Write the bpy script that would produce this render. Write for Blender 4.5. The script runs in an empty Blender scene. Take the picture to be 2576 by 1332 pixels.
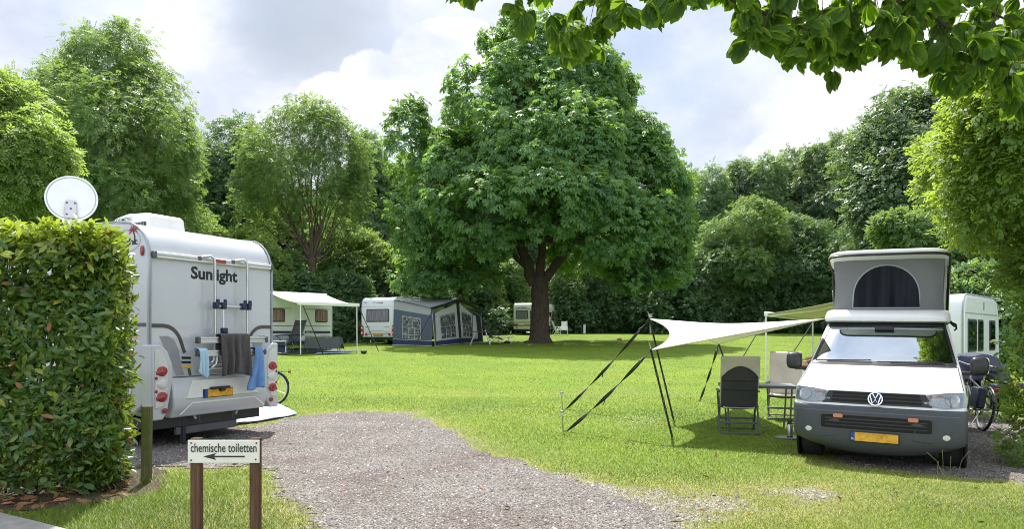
import bpy, bmesh, math, random
import numpy as np
from mathutils import Vector, Matrix
R = math.radians
random.seed(7); rng = np.random.default_rng(7)
S = bpy.context.scene; C = S.collection
F, CX, HY, EYE = 1840.0, 1288.0, 842.0, 1.6     # lens in photo pixels, optical centre, horizon row, eye height

def gz(x, y):                                   # height of the ground: flat by the drive, then a gentle rise
    t = y - 12.0
    z = .034*(np.sqrt(t*t + 9) + t)/2
    return np.minimum(z, 1.72)-.055*np.exp(-(((x-5.4)/2.0)**2+((y-10.2)/2.6)**2))   # the van stands in a slight hollow
def G(x, y): return float(gz(x, y))
def pw(px, py, Y): return Vector(((px-CX)/F*Y, Y, EYE-(py-HY)/F*Y))
def pg(px, py):                                 # where a sight line meets the ground
    lo, hi = 1.0, 80.0
    for _ in range(50):
        m = (lo+hi)/2
        if EYE-(py-HY)/F*m > G(0, m): lo = m
        else: hi = m
    p = pw(px, py, lo); p.z = G(p.x, p.y); return p

def hash2(i, j):
    h = np.sin(i*127.1 + j*311.7)*43758.5453
    return h - np.floor(h)
def vnoise(x, y, s):
    x = np.asarray(x, float)*s; y = np.asarray(y, float)*s
    i, j = np.floor(x), np.floor(y); u, v = x-i, y-j
    u = u*u*(3-2*u); v = v*v*(3-2*v)
    return (hash2(i, j)*(1-u)+hash2(i+1, j)*u)*(1-v) + (hash2(i, j+1)*(1-u)+hash2(i+1, j+1)*u)*v
def fbm(x, y, s, o=4):
    return sum(vnoise(x+17*k, y-9*k, s*2**k)/2**k for k in range(o))/sum(1/2**k for k in range(o))

# ------------------------------------------------------------------ materials
class NT:
    def __init__(s, name):
        s.m = bpy.data.materials.new(name); s.m.use_nodes = True
        s.t = s.m.node_tree; s.t.nodes.clear()
        s.out = s.n('ShaderNodeOutputMaterial')
    def n(s, typ, **kw):
        nd = s.t.nodes.new(typ)
        for k, v in kw.items():
            if k in nd.inputs.keys(): nd.inputs[k].default_value = v
            else: setattr(nd, k, v)
        return nd
    def l(s, a, b): s.t.links.new(a, b)
    def ramp(s, fac, stops):
        r = s.n('ShaderNodeValToRGB'); s.l(fac, r.inputs[0]); e = r.color_ramp.elements
        while len(e) < len(stops): e.new(.5)
        for q, (p, c) in zip(e, stops):
            q.position = p; q.color = (*c, 1) if len(c) == 3 else c
        return r.outputs[0]
def col(c): return (c[0], c[1], c[2], 1)
def scl(c, k): return tuple(min(1, v*k) for v in c)

def pmat(name, c, rough=.5, metal=0, var=.12, scale=6, bump=0, bscale=60, coat=0, spec=.5, tr=0, sheen=0):
    t = NT(name); p = t.n('ShaderNodeBsdfPrincipled', Roughness=rough, Metallic=metal)
    p.inputs['Coat Weight'].default_value = coat; p.inputs['Specular IOR Level'].default_value = spec
    p.inputs['Sheen Weight'].default_value = sheen
    tc = t.n('ShaderNodeTexCoord')
    nz = t.n('ShaderNodeTexNoise', Scale=scale, Detail=6.0, Roughness=.6); t.l(tc.outputs['Object'], nz.inputs['Vector'])
    cc = t.ramp(nz.outputs['Fac'], [(.3, scl(c, 1-var)), (.7, scl(c, 1+var))])
    t.l(cc, p.inputs['Base Color'])
    rr = t.n('ShaderNodeMapRange'); rr.inputs[3].default_value = max(.02, rough-.08); rr.inputs[4].default_value = min(1, rough+.08)
    t.l(nz.outputs['Fac'], rr.inputs[0]); t.l(rr.outputs[0], p.inputs['Roughness'])
    if bump:
        n2 = t.n('ShaderNodeTexNoise', Scale=bscale, Detail=3.0); t.l(tc.outputs['Object'], n2.inputs['Vector'])
        b = t.n('ShaderNodeBump', Strength=bump, Distance=.02); t.l(n2.outputs['Fac'], b.inputs['Height']); t.l(b.outputs[0], p.inputs['Normal'])
    sh = p.outputs[0]
    if tr:
        tl = t.n('ShaderNodeBsdfTranslucent'); t.l(cc, tl.inputs[0])
        mx = t.n('ShaderNodeMixShader'); mx.inputs[0].default_value = tr
        t.l(sh, mx.inputs[1]); t.l(tl.outputs[0], mx.inputs[2]); sh = mx.outputs[0]
    t.l(sh, t.out.inputs[0]); return t.m

def glassmat(name, tint=(.75, .85, .9), refl=.25, rough=.02):
    t = NT(name); tp = t.n('ShaderNodeBsdfTransparent'); tp.inputs[0].default_value = col(tint)
    g = t.n('ShaderNodeBsdfGlossy', Roughness=rough); g.inputs[0].default_value = (.86, .94, 1, 1)
    fr = t.n('ShaderNodeFresnel', IOR=1.5); a = t.n('ShaderNodeMath', operation='ADD'); a.inputs[1].default_value = refl; a.use_clamp = True
    t.l(fr.outputs[0], a.inputs[0]); mx = t.n('ShaderNodeMixShader')
    t.l(a.outputs[0], mx.inputs[0]); t.l(tp.outputs[0], mx.inputs[1]); t.l(g.outputs[0], mx.inputs[2]); t.l(mx.outputs[0], t.out.inputs[0])
    return t.m

def leafmat(name, dark, light, trans, tw=.4, rough=.45, veins=False, spec=.45):
    t = NT(name); at = t.n('ShaderNodeAttribute', attribute_name='tint')
    c1 = t.ramp(at.outputs['Fac'], [(0, dark), (1, light)])
    c2 = t.ramp(at.outputs['Fac'], [(0, scl(trans, .65)), (1, trans)])
    p = t.n('ShaderNodeBsdfPrincipled', Roughness=rough); p.inputs['Specular IOR Level'].default_value = spec
    tl = t.n('ShaderNodeBsdfTranslucent')
    if veins:
        uv = t.n('ShaderNodeUVMap', uv_map='UVMap'); sp = t.n('ShaderNodeSeparateXYZ'); t.l(uv.outputs[0], sp.inputs[0])
        ab = t.n('ShaderNodeMath', operation='ABSOLUTE'); t.l(sp.outputs[1], ab.inputs[0])
        m1 = t.n('ShaderNodeMath', operation='MULTIPLY_ADD'); t.l(ab.outputs[0], m1.inputs[0]); m1.inputs[1].default_value = -1.1; t.l(sp.outputs[0], m1.inputs[2])
        m2 = t.n('ShaderNodeMath', operation='MULTIPLY'); t.l(m1.outputs[0], m2.inputs[0]); m2.inputs[1].default_value = 85
        sn = t.n('ShaderNodeMath', operation='SINE'); t.l(m2.outputs[0], sn.inputs[0])
        vv = t.ramp(sn.outputs[0], [(.72, (1, 1, 1)), (.98, (.55, .6, .5))])
        mid = t.ramp(ab.outputs[0], [(.0, (.5, .6, .4)), (.05, (1, 1, 1))])
        mm = t.n('ShaderNodeMix', data_type='RGBA', blend_type='MULTIPLY'); mm.inputs[0].default_value = 1; t.l(vv, mm.inputs[6]); t.l(mid, mm.inputs[7])
        for k, c in ((0, c1), (1, c2)):
            q = t.n('ShaderNodeMix', data_type='RGBA', blend_type='MULTIPLY'); q.inputs[0].default_value = 1
            t.l(c, q.inputs[6]); t.l(mm.outputs[2], q.inputs[7])
            if k: c2 = q.outputs[2]
            else: c1 = q.outputs[2]
    t.l(c1, p.inputs['Base Color']); t.l(c2, tl.inputs[0])
    mx = t.n('ShaderNodeMixShader'); mx.inputs[0].default_value = tw
    t.l(p.outputs[0], mx.inputs[1]); t.l(tl.outputs[0], mx.inputs[2]); t.l(mx.outputs[0], t.out.inputs[0])
    return t.m

def barkmat(name, c, moss=0):
    t = NT(name); p = t.n('ShaderNodeBsdfPrincipled', Roughness=.9); p.inputs['Specular IOR Level'].default_value = .2
    tc = t.n('ShaderNodeTexCoord'); mp = t.n('ShaderNodeMapping'); mp.inputs['Scale'].default_value = (6, 6, 1.5); t.l(tc.outputs['Object'], mp.inputs[0])
    nz = t.n('ShaderNodeTexNoise', Scale=2.2, Detail=9.0, Roughness=.7); t.l(mp.outputs[0], nz.inputs['Vector'])
    st = [(.25, scl(c, .35)), (.5, c), (.78, scl(c, 1.9))]
    t.l(t.ramp(nz.outputs['Fac'], st), p.inputs['Base Color'])
    b = t.n('ShaderNodeBump', Strength=.9, Distance=.06); t.l(nz.outputs['Fac'], b.inputs['Height']); t.l(b.outputs[0], p.inputs['Normal'])
    t.l(p.outputs[0], t.out.inputs[0]); return t.m

def woodmat(name, c, green=None, vert=True):
    t = NT(name); p = t.n('ShaderNodeBsdfPrincipled', Roughness=.85); p.inputs['Specular IOR Level'].default_value = .2
    tc = t.n('ShaderNodeTexCoord'); mp = t.n('ShaderNodeMapping'); mp.inputs['Scale'].default_value = (60, 60, 3); t.l(tc.outputs['Object'], mp.inputs[0])
    nz = t.n('ShaderNodeTexNoise', Scale=1.5, Detail=8.0, Roughness=.7); t.l(mp.outputs[0], nz.inputs['Vector'])
    cc = t.ramp(nz.outputs['Fac'], [(.3, scl(c, .45)), (.55, c), (.75, scl(c, 1.7))])
    if green:
        n2 = t.n('ShaderNodeTexNoise', Scale=9.0, Detail=4.0); t.l(tc.outputs['Object'], n2.inputs['Vector'])
        mk = t.ramp(n2.outputs['Fac'], [(.38, (0, 0, 0)), (.6, (1, 1, 1))])
        q = t.n('ShaderNodeMix', data_type='RGBA'); t.l(mk, q.inputs[0]); t.l(cc, q.inputs[6]); q.inputs[7].default_value = col(green); cc = q.outputs[2]
    t.l(cc, p.inputs['Base Color'])
    b = t.n('ShaderNodeBump', Strength=.5, Distance=.01); t.l(nz.outputs['Fac'], b.inputs['Height']); t.l(b.outputs[0], p.inputs['Normal'])
    t.l(p.outputs[0], t.out.inputs[0]); return t.m

def curtainmat(name, c, scale=60, rough=.25):
    t = NT(name); p = t.n('ShaderNodeBsdfPrincipled', Roughness=rough); p.inputs['Specular IOR Level'].default_value = .6 if rough < .5 else .1
    tc = t.n('ShaderNodeTexCoord'); mp = t.n('ShaderNodeMapping'); mp.inputs['Scale'].default_value = (1, 1, .06) ; t.l(tc.outputs['Object'], mp.inputs[0])
    nz = t.n('ShaderNodeTexNoise', Scale=scale, Detail=2.0); t.l(mp.outputs[0], nz.inputs['Vector'])
    t.l(t.ramp(nz.outputs['Fac'], [(.32, scl(c, .25)), (.7, c)]), p.inputs['Base Color'])
    t.l(p.outputs[0], t.out.inputs[0]); return t.m

def lampmat(name, c):
    t = NT(name); p = t.n('ShaderNodeBsdfPrincipled', Roughness=.08); p.inputs['Base Color'].default_value = col(c); p.inputs['Coat Weight'].default_value = .6
    tc = t.n('ShaderNodeTexCoord'); v = t.n('ShaderNodeTexVoronoi', Scale=90.0); t.l(tc.outputs['Object'], v.inputs['Vector'])
    b = t.n('ShaderNodeBump', Strength=.5, Distance=.01); t.l(v.outputs['Distance'], b.inputs['Height']); t.l(b.outputs[0], p.inputs['Normal'])
    t.l(p.outputs[0], t.out.inputs[0]); return t.m

M = {}
M['white'] = pmat('white_paint', (.78, .80, .80), .22, var=.03, coat=.5)
M['coach'] = pmat('coachwork_paint', (.50, .525, .555), .2, var=.05, scale=1.5, coat=.5)
M['cream'] = pmat('cream_paint', (.62, .66, .56), .32, var=.04, coat=.2)
M['caravan'] = pmat('caravan_paint', (.66, .70, .72), .3, var=.04, coat=.2)
M['gel'] = pmat('white_plastic', (.72, .73, .71), .35, var=.05)
M['grey_plastic'] = pmat('bumper_plastic', (.050, .057, .072), .5, var=.1, bump=.08, bscale=300)
M['dark'] = pmat('dark_plastic', (.018, .019, .021), .45, var=.2)
M['rubber'] = pmat('tyre_rubber', (.02, .02, .021), .8, var=.2, bump=.2, bscale=90)
M['black'] = pmat('black_void', (.006, .006, .006), .8, var=.1)
M['chrome'] = pmat('chrome', (.75, .76, .78), .12, 1, var=.05)
M['alu'] = pmat('aluminium', (.62, .64, .66), .33, .9, var=.06)
M['steel'] = pmat('brushed_steel', (.45, .46, .47), .3, 1, var=.1)
M['trim'] = pmat('grey_trim', (.32, .35, .37), .35, .4, var=.1)
M['graphite'] = pmat('graphite_film', (.07, .065, .065), .35, var=.1)
M['greyfilm'] = pmat('grey_film', (.27, .28, .30), .35, var=.06)
M['navy'] = pmat('navy_film', (.012, .02, .06), .4, var=.1)
M['ink'] = pmat('black_lettering', (.012, .012, .014), .5, var=.1)
M['red'] = lampmat('red_lens', (.30, .010, .012))
M['clear'] = lampmat('clear_lens', (.62, .63, .62))
M['orange'] = lampmat('orange_lens', (.55, .17, .06))
M['redfilm'] = pmat('red_film', (.3, .02, .03), .4)
M['yellowfilm'] = pmat('yellow_film', (.75, .48, .03), .4, var=.05)
M['plate'] = pmat('yellow_plate', (.66, .35, .03), .4, var=.38, scale=16)
M['eublue'] = pmat('blue_plate_strip', (.01, .06, .30), .4)
M['screen'] = glassmat('windscreen_glass', (.66, .80, .88), .33)
M['window'] = glassmat('tinted_glass', (.16, .18, .18), .10)
M['tarp'] = pmat('tarp_cloth', (.80, .79, .76), .8, var=.02, tr=.22, bump=.05, bscale=200)
M['awning_cloth'] = pmat('awning_cloth', (.74, .80, .78), .6, var=.03, tr=.25)
M['tent_blue'] = pmat('tent_blue_cloth', (.070, .095, .135), .8, var=.08, bump=.1, bscale=8)
M['tent_navy'] = pmat('tent_navy_cloth', (.014, .028, .09), .6, var=.12)
M['tent_grey'] = pmat('tent_grey_cloth', (.30, .33, .34), .8, var=.05, bump=.1, bscale=4)
M['tent_pale'] = pmat('tent_pale_cloth', (.46, .48, .45), .8, var=.05)
M['tent_dark'] = pmat('tent_dark_trim', (.008, .012, .018), .8)
M['popup'] = pmat('popup_canvas', (.185, .19, .20), .85, var=.04, tr=.08, bump=.35, bscale=6)
M['mesh'] = curtainmat('mesh_window', (.026, .029, .042), 9, .75)
M['strap'] = pmat('black_webbing', (.012, .012, .016), .7)
M['towel'] = pmat('charcoal_terry', (.030, .025, .027), .95, var=.3, scale=14, bump=.8, bscale=260, sheen=.3)
M['cloth_pale'] = pmat('pale_blue_cloth', (.48, .68, .80), .9, var=.08, tr=.2)
M['cloth_blue'] = pmat('blue_cloth', (.13, .27, .52), .9, var=.15, bump=.3, bscale=120)
M['beige'] = pmat('beige_cover', (.50, .46, .39), .9, var=.06, bump=.2, bscale=14, sheen=.2)
M['seatgrey'] = pmat('dark_seat_mesh', (.045, .045, .048), .85, var=.12, bump=.2, bscale=220)
M['frame_grey'] = pmat('grey_tube', (.10, .105, .12), .4, .3, var=.1)
M['post'] = woodmat('mossy_post', (.13, .115, .06), (.075, .10, .02))
M['post_brown'] = woodmat('brown_post', (.105, .062, .038))
M['sign'] = pmat('sign_board', (.66, .65, .61), .45, var=.05, scale=9)
M['sheet'] = pmat('ground_sheet', (.36, .50, .68), .5, var=.10, scale=3, bump=.5, bscale=5)
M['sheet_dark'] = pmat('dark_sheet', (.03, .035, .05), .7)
M['awning_cream'] = pmat('cream_awning_cloth', (.60, .57, .47), .7, var=.04, tr=.2)
M['curtain'] = curtainmat('curtained_window', (.24, .24, .29), 34)
M['curtain_brown'] = curtainmat('brown_curtain', (.36, .22, .17), 22)
M['cover'] = pmat('navy_tarpaulin', (.016, .022, .06), .45, var=.2, bump=.5, bscale=9)
M['skin'] = pmat('skin', (.50, .27, .19), .55, var=.06)
M['denim'] = pmat('denim', (.045, .075, .17), .9, var=.2, scale=30)
M['shirt'] = pmat('shirt_cloth', (.55, .40, .38), .9, var=.08)
M['hair'] = pmat('hair', (.12, .08, .05), .7, var=.3, scale=40)
M['pwhite'] = pmat('white_garden_plastic', (.80, .80, .80), .4, var=.02)
M['stone'] = pmat('paving_concrete', (.26, .25, .23), .85, var=.2, scale=9, bump=.3, bscale=90)
M['bark'] = barkmat('bark', (.075, .058, .045))
M['bark_pale'] = barkmat('pale_bark', (.13, .105, .075))
M['twig'] = barkmat('twig', (.09, .065, .04))
M['pink'] = pmat('pink_cloth', (.52, .33, .29), .9)
M['mirror_shell'] = pmat('mirror_shell', (.022, .023, .026), .35, var=.1)
M['dash'] = pmat('dash_plastic', (.34, .40, .42), .6)
M['deadleaf'] = pmat('dead_leaf', (.24, .11, .05), .8, var=.5, scale=5)

# ------------------------------------------------------------------ mesh building
class MB:
    def __init__(s): s.v = []; s.f = []
    def add(s, vs, fs, X=None):
        o = len(s.v)
        s.v += [tuple(X @ Vector(p)) if X is not None else tuple(p) for p in vs]
        s.f += [tuple(i+o for i in f) for f in fs]; return s
    def box(s, c, d, X=None):
        x, y, z = (k/2 for k in d)
        vs = [(c[0]+a*x, c[1]+b*y, c[2]+e*z) for e in (-1, 1) for b in (-1, 1) for a in (-1, 1)]
        return s.add(vs, [(0, 2, 3, 1), (4, 5, 7, 6), (0, 1, 5, 4), (2, 6, 7, 3), (0, 4, 6, 2), (1, 3, 7, 5)], X)
    def bar(s, a, b, w, h, up=(0, 0, 1)):           # a rectangular bar from a to b
        a, b = Vector(a), Vector(b); d = (b-a); L = d.length; d.normalize()
        x = d.cross(Vector(up))
        if x.length < 1e-4: x = d.cross(Vector((1, 0, 0)))
        x.normalize(); y = x.cross(d)
        X = Matrix((x, d, y)).transposed().to_4x4(); X.translation = (a+b)/2
        return s.box((0, 0, 0), (w, L, h), X)
    def tube(s, pts, r, n=8, cap=True):
        pts = [Vector(p) for p in pts]; rs = r if isinstance(r, (list, tuple)) else [r]*len(pts)
        vs, fs = [], []; prev = None
        for i, p in enumerate(pts):
            d = (pts[min(i+1, len(pts)-1)]-pts[max(i-1, 0)]).normalized()
            if prev is None:
                u = d.cross(Vector((0, 0, 1)))
                if u.length < 1e-3: u = d.cross(Vector((1, 0, 0)))
            else: u = prev-d*prev.dot(d)
            u.normalize(); prev = u; w = d.cross(u)
            for k in range(n):
                a = 2*math.pi*k/n; vs.append(p+rs[i]*(math.cos(a)*u+math.sin(a)*w))
        for i in range(len(pts)-1):
            for k in range(n):
                fs.append((i*n+k, i*n+(k+1) % n, (i+1)*n+(k+1) % n, (i+1)*n+k))
        if cap:
            fs.append(tuple(range(n))[::-1]); fs.append(tuple((len(pts)-1)*n+k for k in range(n)))
        return s.add(vs, fs)
    def lathe(s, prof, n=24, X=None):               # (radius, height) pairs round local z
        vs, fs = [], []
        for r, h in prof:
            for k in range(n):
                a = 2*math.pi*k/n; vs.append((r*math.cos(a), r*math.sin(a), h))
        for i in range(len(prof)-1):
            for k in range(n): fs.append((i*n+k, i*n+(k+1) % n, (i+1)*n+(k+1) % n, (i+1)*n+k))
        fs.append(tuple(range(n))[::-1]); fs.append(tuple((len(prof)-1)*n+k for k in range(n)))
        return s.add(vs, fs, X)
    def prism(s, poly, d0, d1, fn):                 # poly 2-D, fn(u, v, d) -> 3-D
        n = len(poly)
        vs = [fn(u, v, d0) for u, v in poly]+[fn(u, v, d1) for u, v in poly]
        fs = [tuple(range(n))[::-1], tuple(range(n, 2*n))]+[(i, (i+1) % n, n+(i+1) % n, n+i) for i in range(n)]
        return s.add(vs, fs)
    def grid(s, nu, nv, fn, thick=0):
        vs = [fn(i/nu, j/nv) for j in range(nv+1) for i in range(nu+1)]
        fs = [(j*(nu+1)+i, j*(nu+1)+i+1, (j+1)*(nu+1)+i+1, (j+1)*(nu+1)+i) for j in range(nv) for i in range(nu)]
        return s.add(vs, fs)
    def ball(s, c, r, n=12, sc=(1, 1, 1)):
        pr = [(max(1e-3, math.sin(math.pi*i/n)), -math.cos(math.pi*i/n)) for i in range(n+1)]
        return s.lathe(pr, n*2, Matrix.Translation(c) @ Matrix.Diagonal((r*sc[0], r*sc[1], r*sc[2], 1)))

def link(o, parent=None):
    C.objects.link(o)
    if parent is not None: o.parent = parent
    return o
def part(name, mb, mat, parent=None, bevel=0, smooth=True, ang=38, solid=0, seg=2):
    me = bpy.data.meshes.new(name); me.from_pydata(mb.v, [], mb.f); me.update()
    bm = bmesh.new(); bm.from_mesh(me); bmesh.ops.recalc_face_normals(bm, faces=bm.faces); bm.to_mesh(me); bm.free()
    if smooth:
        me.shade_smooth(); me.set_sharp_from_angle(angle=R(ang))
    me.materials.append(M[mat] if isinstance(mat, str) else mat)
    o = link(bpy.data.objects.new(name, me), parent)
    if solid:
        k = o.modifiers.new('Solidify', 'SOLIDIFY'); k.thickness = solid; k.offset = 0
    if bevel:
        k = o.modifiers.new('Bevel', 'BEVEL'); k.width = bevel; k.segments = seg; k.limit_method = 'ANGLE'; k.angle_limit = R(35)
    return o
def tag(o, label=None, cat=None, group=None, kind=None):
    for k, v in (('label', label), ('category', cat), ('group', group), ('kind', kind)):
        if v: o[k] = v
    return o
def thing(name, label, cat, loc=(0, 0, 0), rotz=0, group=None):
    o = bpy.data.objects.new(name, None); C.objects.link(o); o.empty_display_size = .1
    o.location = loc; o.rotation_euler = (0, 0, rotz)
    return tag(o, label, cat, group)
def copy_tree(o, parent=None):
    c = o.copy(); C.objects.link(c); c.parent = parent
    for ch in list(o.children): copy_tree(ch, c)
    return c

_fontcache = {}
def text_mesh(s, off=0.0, shear=0.0):
    k = (s, off, shear)
    if k in _fontcache: return _fontcache[k]
    cu = bpy.data.curves.new('lettering', 'FONT'); cu.body = s; cu.extrude = .0; cu.offset = off; cu.shear = shear; cu.resolution_u = 3
    o = bpy.data.objects.new('lettering', cu); C.objects.link(o)
    dg = bpy.context.evaluated_depsgraph_get(); me = bpy.data.meshes.new_from_object(o.evaluated_get(dg))
    vs = [v.co.copy() for v in me.vertices]; fs = [tuple(p.vertices) for p in me.polygons]
    bpy.data.objects.remove(o); bpy.data.curves.remove(cu); bpy.data.meshes.remove(me)
    x0 = min(v.x for v in vs); x1 = max(v.x for v in vs); y0 = min(v.y for v in vs); y1 = max(v.y for v in vs)
    _fontcache[k] = ([((v.x-x0)/(x1-x0), (v.y-y0)/(y1-y0)) for v in vs], fs); return _fontcache[k]
for s, o_, sh in (('Sunlight', .034, 0), ('ADRIA', .03, 0), ('CHATEAU', .015, .35), ('chemische toiletten', .008, 0), ('DOMETIC', .01, 0), ('light', .022, 0), ('NL', .01, 0), ('Award', .0, .3), ('44-XD-45', .01, 0), ('WT-SR-02', .01, 0), ('120', .0, 0)):
    text_mesh(s, o_, sh)
def lettering(s, fn, w, h, mat, parent, off=0, shear=0, name='lettering', thick=.002):
    """fn(u, v, d) maps text metres (u right, v up) and a height d off the surface to local space"""
    vs, fs = text_mesh(s, off, shear); mb = MB()
    mb.add([fn(u*w, v*h, thick) for u, v in vs], fs)
    return part(name, mb, mat, parent, smooth=False)

def fill(poly, cuts=3):                             # triangulated, subdivided polygon in 2-D
    bm = bmesh.new(); bm.faces.new([bm.verts.new((u, v, 0)) for u, v in poly])
    bmesh.ops.triangulate(bm, faces=bm.faces)
    if cuts: bmesh.ops.subdivide_edges(bm, edges=bm.edges, cuts=cuts, use_grid_fill=True)
    bm.verts.index_update()
    vs = [(v.co.x, v.co.y) for v in bm.verts]; fs = [tuple(v.index for v in f.verts) for f in bm.faces]
    bd = [tuple(v.index for v in e.verts) for e in bm.edges if len(e.link_faces) == 1]
    bm.free(); return vs, fs, bd
def patch(mb, poly, fn, d1=.01, d0=-.02, cuts=3):   # polygon laid on a surface with thickness; fn(u, v, d)
    vs, fs, bd = fill(poly, cuts); n = len(vs)
    mb.add([fn(u, v, d1) for u, v in vs]+[fn(u, v, d0) for u, v in vs], fs+[(a, b, n+b, n+a) for a, b in bd]); return mb
def ell(cx, cy, rx, ry, n=20): return [(cx+rx*math.cos(2*math.pi*k/n), cy+ry*math.sin(2*math.pi*k/n)) for k in range(n)]
def rrect(x0, y0, x1, y1, r, n=4):
    out = []
    for cx, cy, a0 in ((x1-r, y0+r, -90), (x1-r, y1-r, 0), (x0+r, y1-r, 90), (x0+r, y0+r, 180)):
        for k in range(n+1):
            a = R(a0+90*k/n); out.append((cx+r*math.cos(a), cy+r*math.sin(a)))
    return out
def stroke(pts, w):                                 # 2-D polyline of width w (or widths) -> polygon
    L, Rr = [], []; ws = w if isinstance(w, (list, tuple)) else [w]*len(pts)
    for i, p in enumerate(pts):
        a = Vector(pts[max(i-1, 0)]); b = Vector(pts[min(i+1, len(pts)-1)]); d = (b-a).normalized(); q = Vector((-d.y, d.x))*ws[i]/2
        L.append((p[0]+q.x, p[1]+q.y)); Rr.append((p[0]-q.x, p[1]-q.y))
    return L+Rr[::-1]
def strip2(mb, pts, w, fn, d=.003):
    P = stroke(pts, w); n = len(pts)
    mb.add([fn(u, v, d) for u, v in P], [(i, i+1, 2*n-2-i, 2*n-1-i) for i in range(n-1)])
# ------------------------------------------------------------------ camera, sun, sky
cam = bpy.data.cameras.new('camera'); co = bpy.data.objects.new('camera', cam); C.objects.link(co); S.camera = co
co.location = (0, 0, EYE); co.rotation_euler = (R(90), 0, 0)
cam.sensor_width = 36; cam.lens = 36*F/2576; cam.shift_y = (HY-666)/2576; cam.clip_end = 2000; cam.clip_start = .05
SUN = Vector((-.10, .52, .85)).normalized()
sl = bpy.data.lights.new('sun', 'SUN'); sl.energy = 4.4; sl.angle = R(.6); sl.color = (1, .955, .87)
so = bpy.data.objects.new('sun', sl); C.objects.link(so); so.rotation_euler = SUN.to_track_quat('Z', 'Y').to_euler(); so.location = (0, 0, 60)
w = bpy.data.worlds.new('World'); S.world = w; w.use_nodes = True; wt = w.node_tree; wt.nodes.clear()
def wn(t, **k):
    n = wt.nodes.new(t)
    for a, b in k.items():
        if a in n.inputs.keys(): n.inputs[a].default_value = b
        else: setattr(n, a, b)
    return n
wl = wt.links.new
def wmath(op, a, b=None, clamp=False):
    n = wn('ShaderNodeMath', operation=op); n.use_clamp = clamp
    for i, q in enumerate((a, b)):
        if q is None: continue
        if isinstance(q, (int, float)): n.inputs[i].default_value = q
        else: wl(q, n.inputs[i])
    return n.outputs[0]
def wramp(f, st):
    r = wn('ShaderNodeValToRGB'); wl(f, r.inputs[0]); e = r.color_ramp.elements
    while len(e) < len(st): e.new(.5)
    for q, (p, c) in zip(e, st): q.position = p; q.color = (*c, 1)
    return r.outputs[0]
sky = wn('ShaderNodeTexSky', sky_type='NISHITA'); sky.sun_disc = False
sky.sun_elevation = math.asin(SUN.z); sky.sun_rotation = math.atan2(SUN.x, SUN.y); sky.air_density = 1.0; sky.dust_density = 1.5
tc = wn('ShaderNodeTexCoord'); D = tc.outputs['Generated']
mp = wn('ShaderNodeMapping'); mp.inputs['Scale'].default_value = (1, 1, 1.55); wl(D, mp.inputs[0])
def wnoise(scale, det, rough, dist, off=(0, 0, 0)):
    m = wn('ShaderNodeMapping'); m.inputs['Location'].default_value = off; wl(mp.outputs[0], m.inputs[0])
    n = wn('ShaderNodeTexNoise', Scale=scale, Detail=det, Roughness=rough, Distortion=dist); wl(m.outputs[0], n.inputs['Vector']); return n.outputs['Fac']
def blob(px, py, inner, outer):
    v = Vector(((px-CX)/F, 1, (HY-py)/F)).normalized()
    n = wn('ShaderNodeVectorMath', operation='DOT_PRODUCT'); nn = wn('ShaderNodeVectorMath', operation='NORMALIZE'); wl(D, nn.inputs[0]); wl(nn.outputs[0], n.inputs[0]); n.inputs[1].default_value = v
    mr = wn('ShaderNodeMapRange', interpolation_type='SMOOTHSTEP'); wl(n.outputs['Value'], mr.inputs[0])
    mr.inputs[1].default_value = math.cos(R(outer)); mr.inputs[2].default_value = math.cos(R(inner)); return mr.outputs[0]
n1 = wnoise(3.0, 9, .52, .15, (3.1, 1.7, .4)); n2 = wnoise(7.5, 10, .58, .25, (1.2, 5.0, 2.2)); n3 = wnoise(2.2, 6, .5, .1, (7.7, .6, 3.3))
puff = None
for px, py, a, b in ((1090, 170, 2.6, 4.2), (960, 235, 2.0, 4.0), (1180, 150, 2, 3.6), (2010, 372, 1.4, 2.3), (1930, 390, .8, 2.2), (850, 300, 2, 4)):
    q = blob(px, py, a, b); puff = q if puff is None else wmath('MAXIMUM', puff, q)
edge = wmath('ADD', puff, wmath('MULTIPLY', wmath('SUBTRACT', n2, .5), 1.8))
cum = wmath('MULTIPLY', wramp(edge, [(.44, (0, 0, 0)), (.66, (1, 1, 1))]), .85)
shade = wmath('ADD', wmath('MULTIPLY', n1, .62), wmath('MULTIPLY', n2, .38))
cloud = wramp(shade, [(.36, (.42, .47, .58)), (.47, (.55, .59, .68)), (.55, (.70, .715, .78)), (.66, (.84, .84, .88))])
def wmix(f, a, b):
    m = wn('ShaderNodeMix', data_type='RGBA')
    if isinstance(f, float): m.inputs[0].default_value = f
    else: wl(f, m.inputs[0])
    for i, q in ((6, a), (7, b)):
        if isinstance(q, tuple): m.inputs[i].default_value = (*q, 1)
        else: wl(q, m.inputs[i])
    return m.outputs[2]
dk = wmath('MULTIPLY', blob(775, 20, 1.5, 6.5), wramp(n1, [(.3, (.95, .95, .95)), (.7, (.7, .7, .7))]))
cloud = wmix(dk, cloud, (.38, .43, .51))
puffc = wramp(n2, [(.33, (.56, .60, .70)), (.5, (.70, .72, .79)), (.62, (.90, .90, .93))])
cloud = wmix(cum, cloud, puffc)
sk = wn('ShaderNodeVectorMath', operation='SCALE'); wl(sky.outputs[0], sk.inputs[0]); sk.inputs['Scale'].default_value = .10
cover = wramp(wmath('MAXIMUM', n3, cum), [(.36, (.45, .45, .45)), (.50, (1, 1, 1))])
fin = wmix(cover, sk.outputs[0], cloud)
sxyz = wn('ShaderNodeSeparateXYZ'); wl(D, sxyz.inputs[0])           # clouds out of view behind the camera and round the sun, brightened for fill
bk = wn('ShaderNodeMapRange', interpolation_type='SMOOTHSTEP'); wl(sxyz.outputs[1], bk.inputs[0]); bk.inputs[1].default_value = .45; bk.inputs[2].default_value = -.5; bk.inputs[3].default_value = 0; bk.inputs[4].default_value = .75
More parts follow.
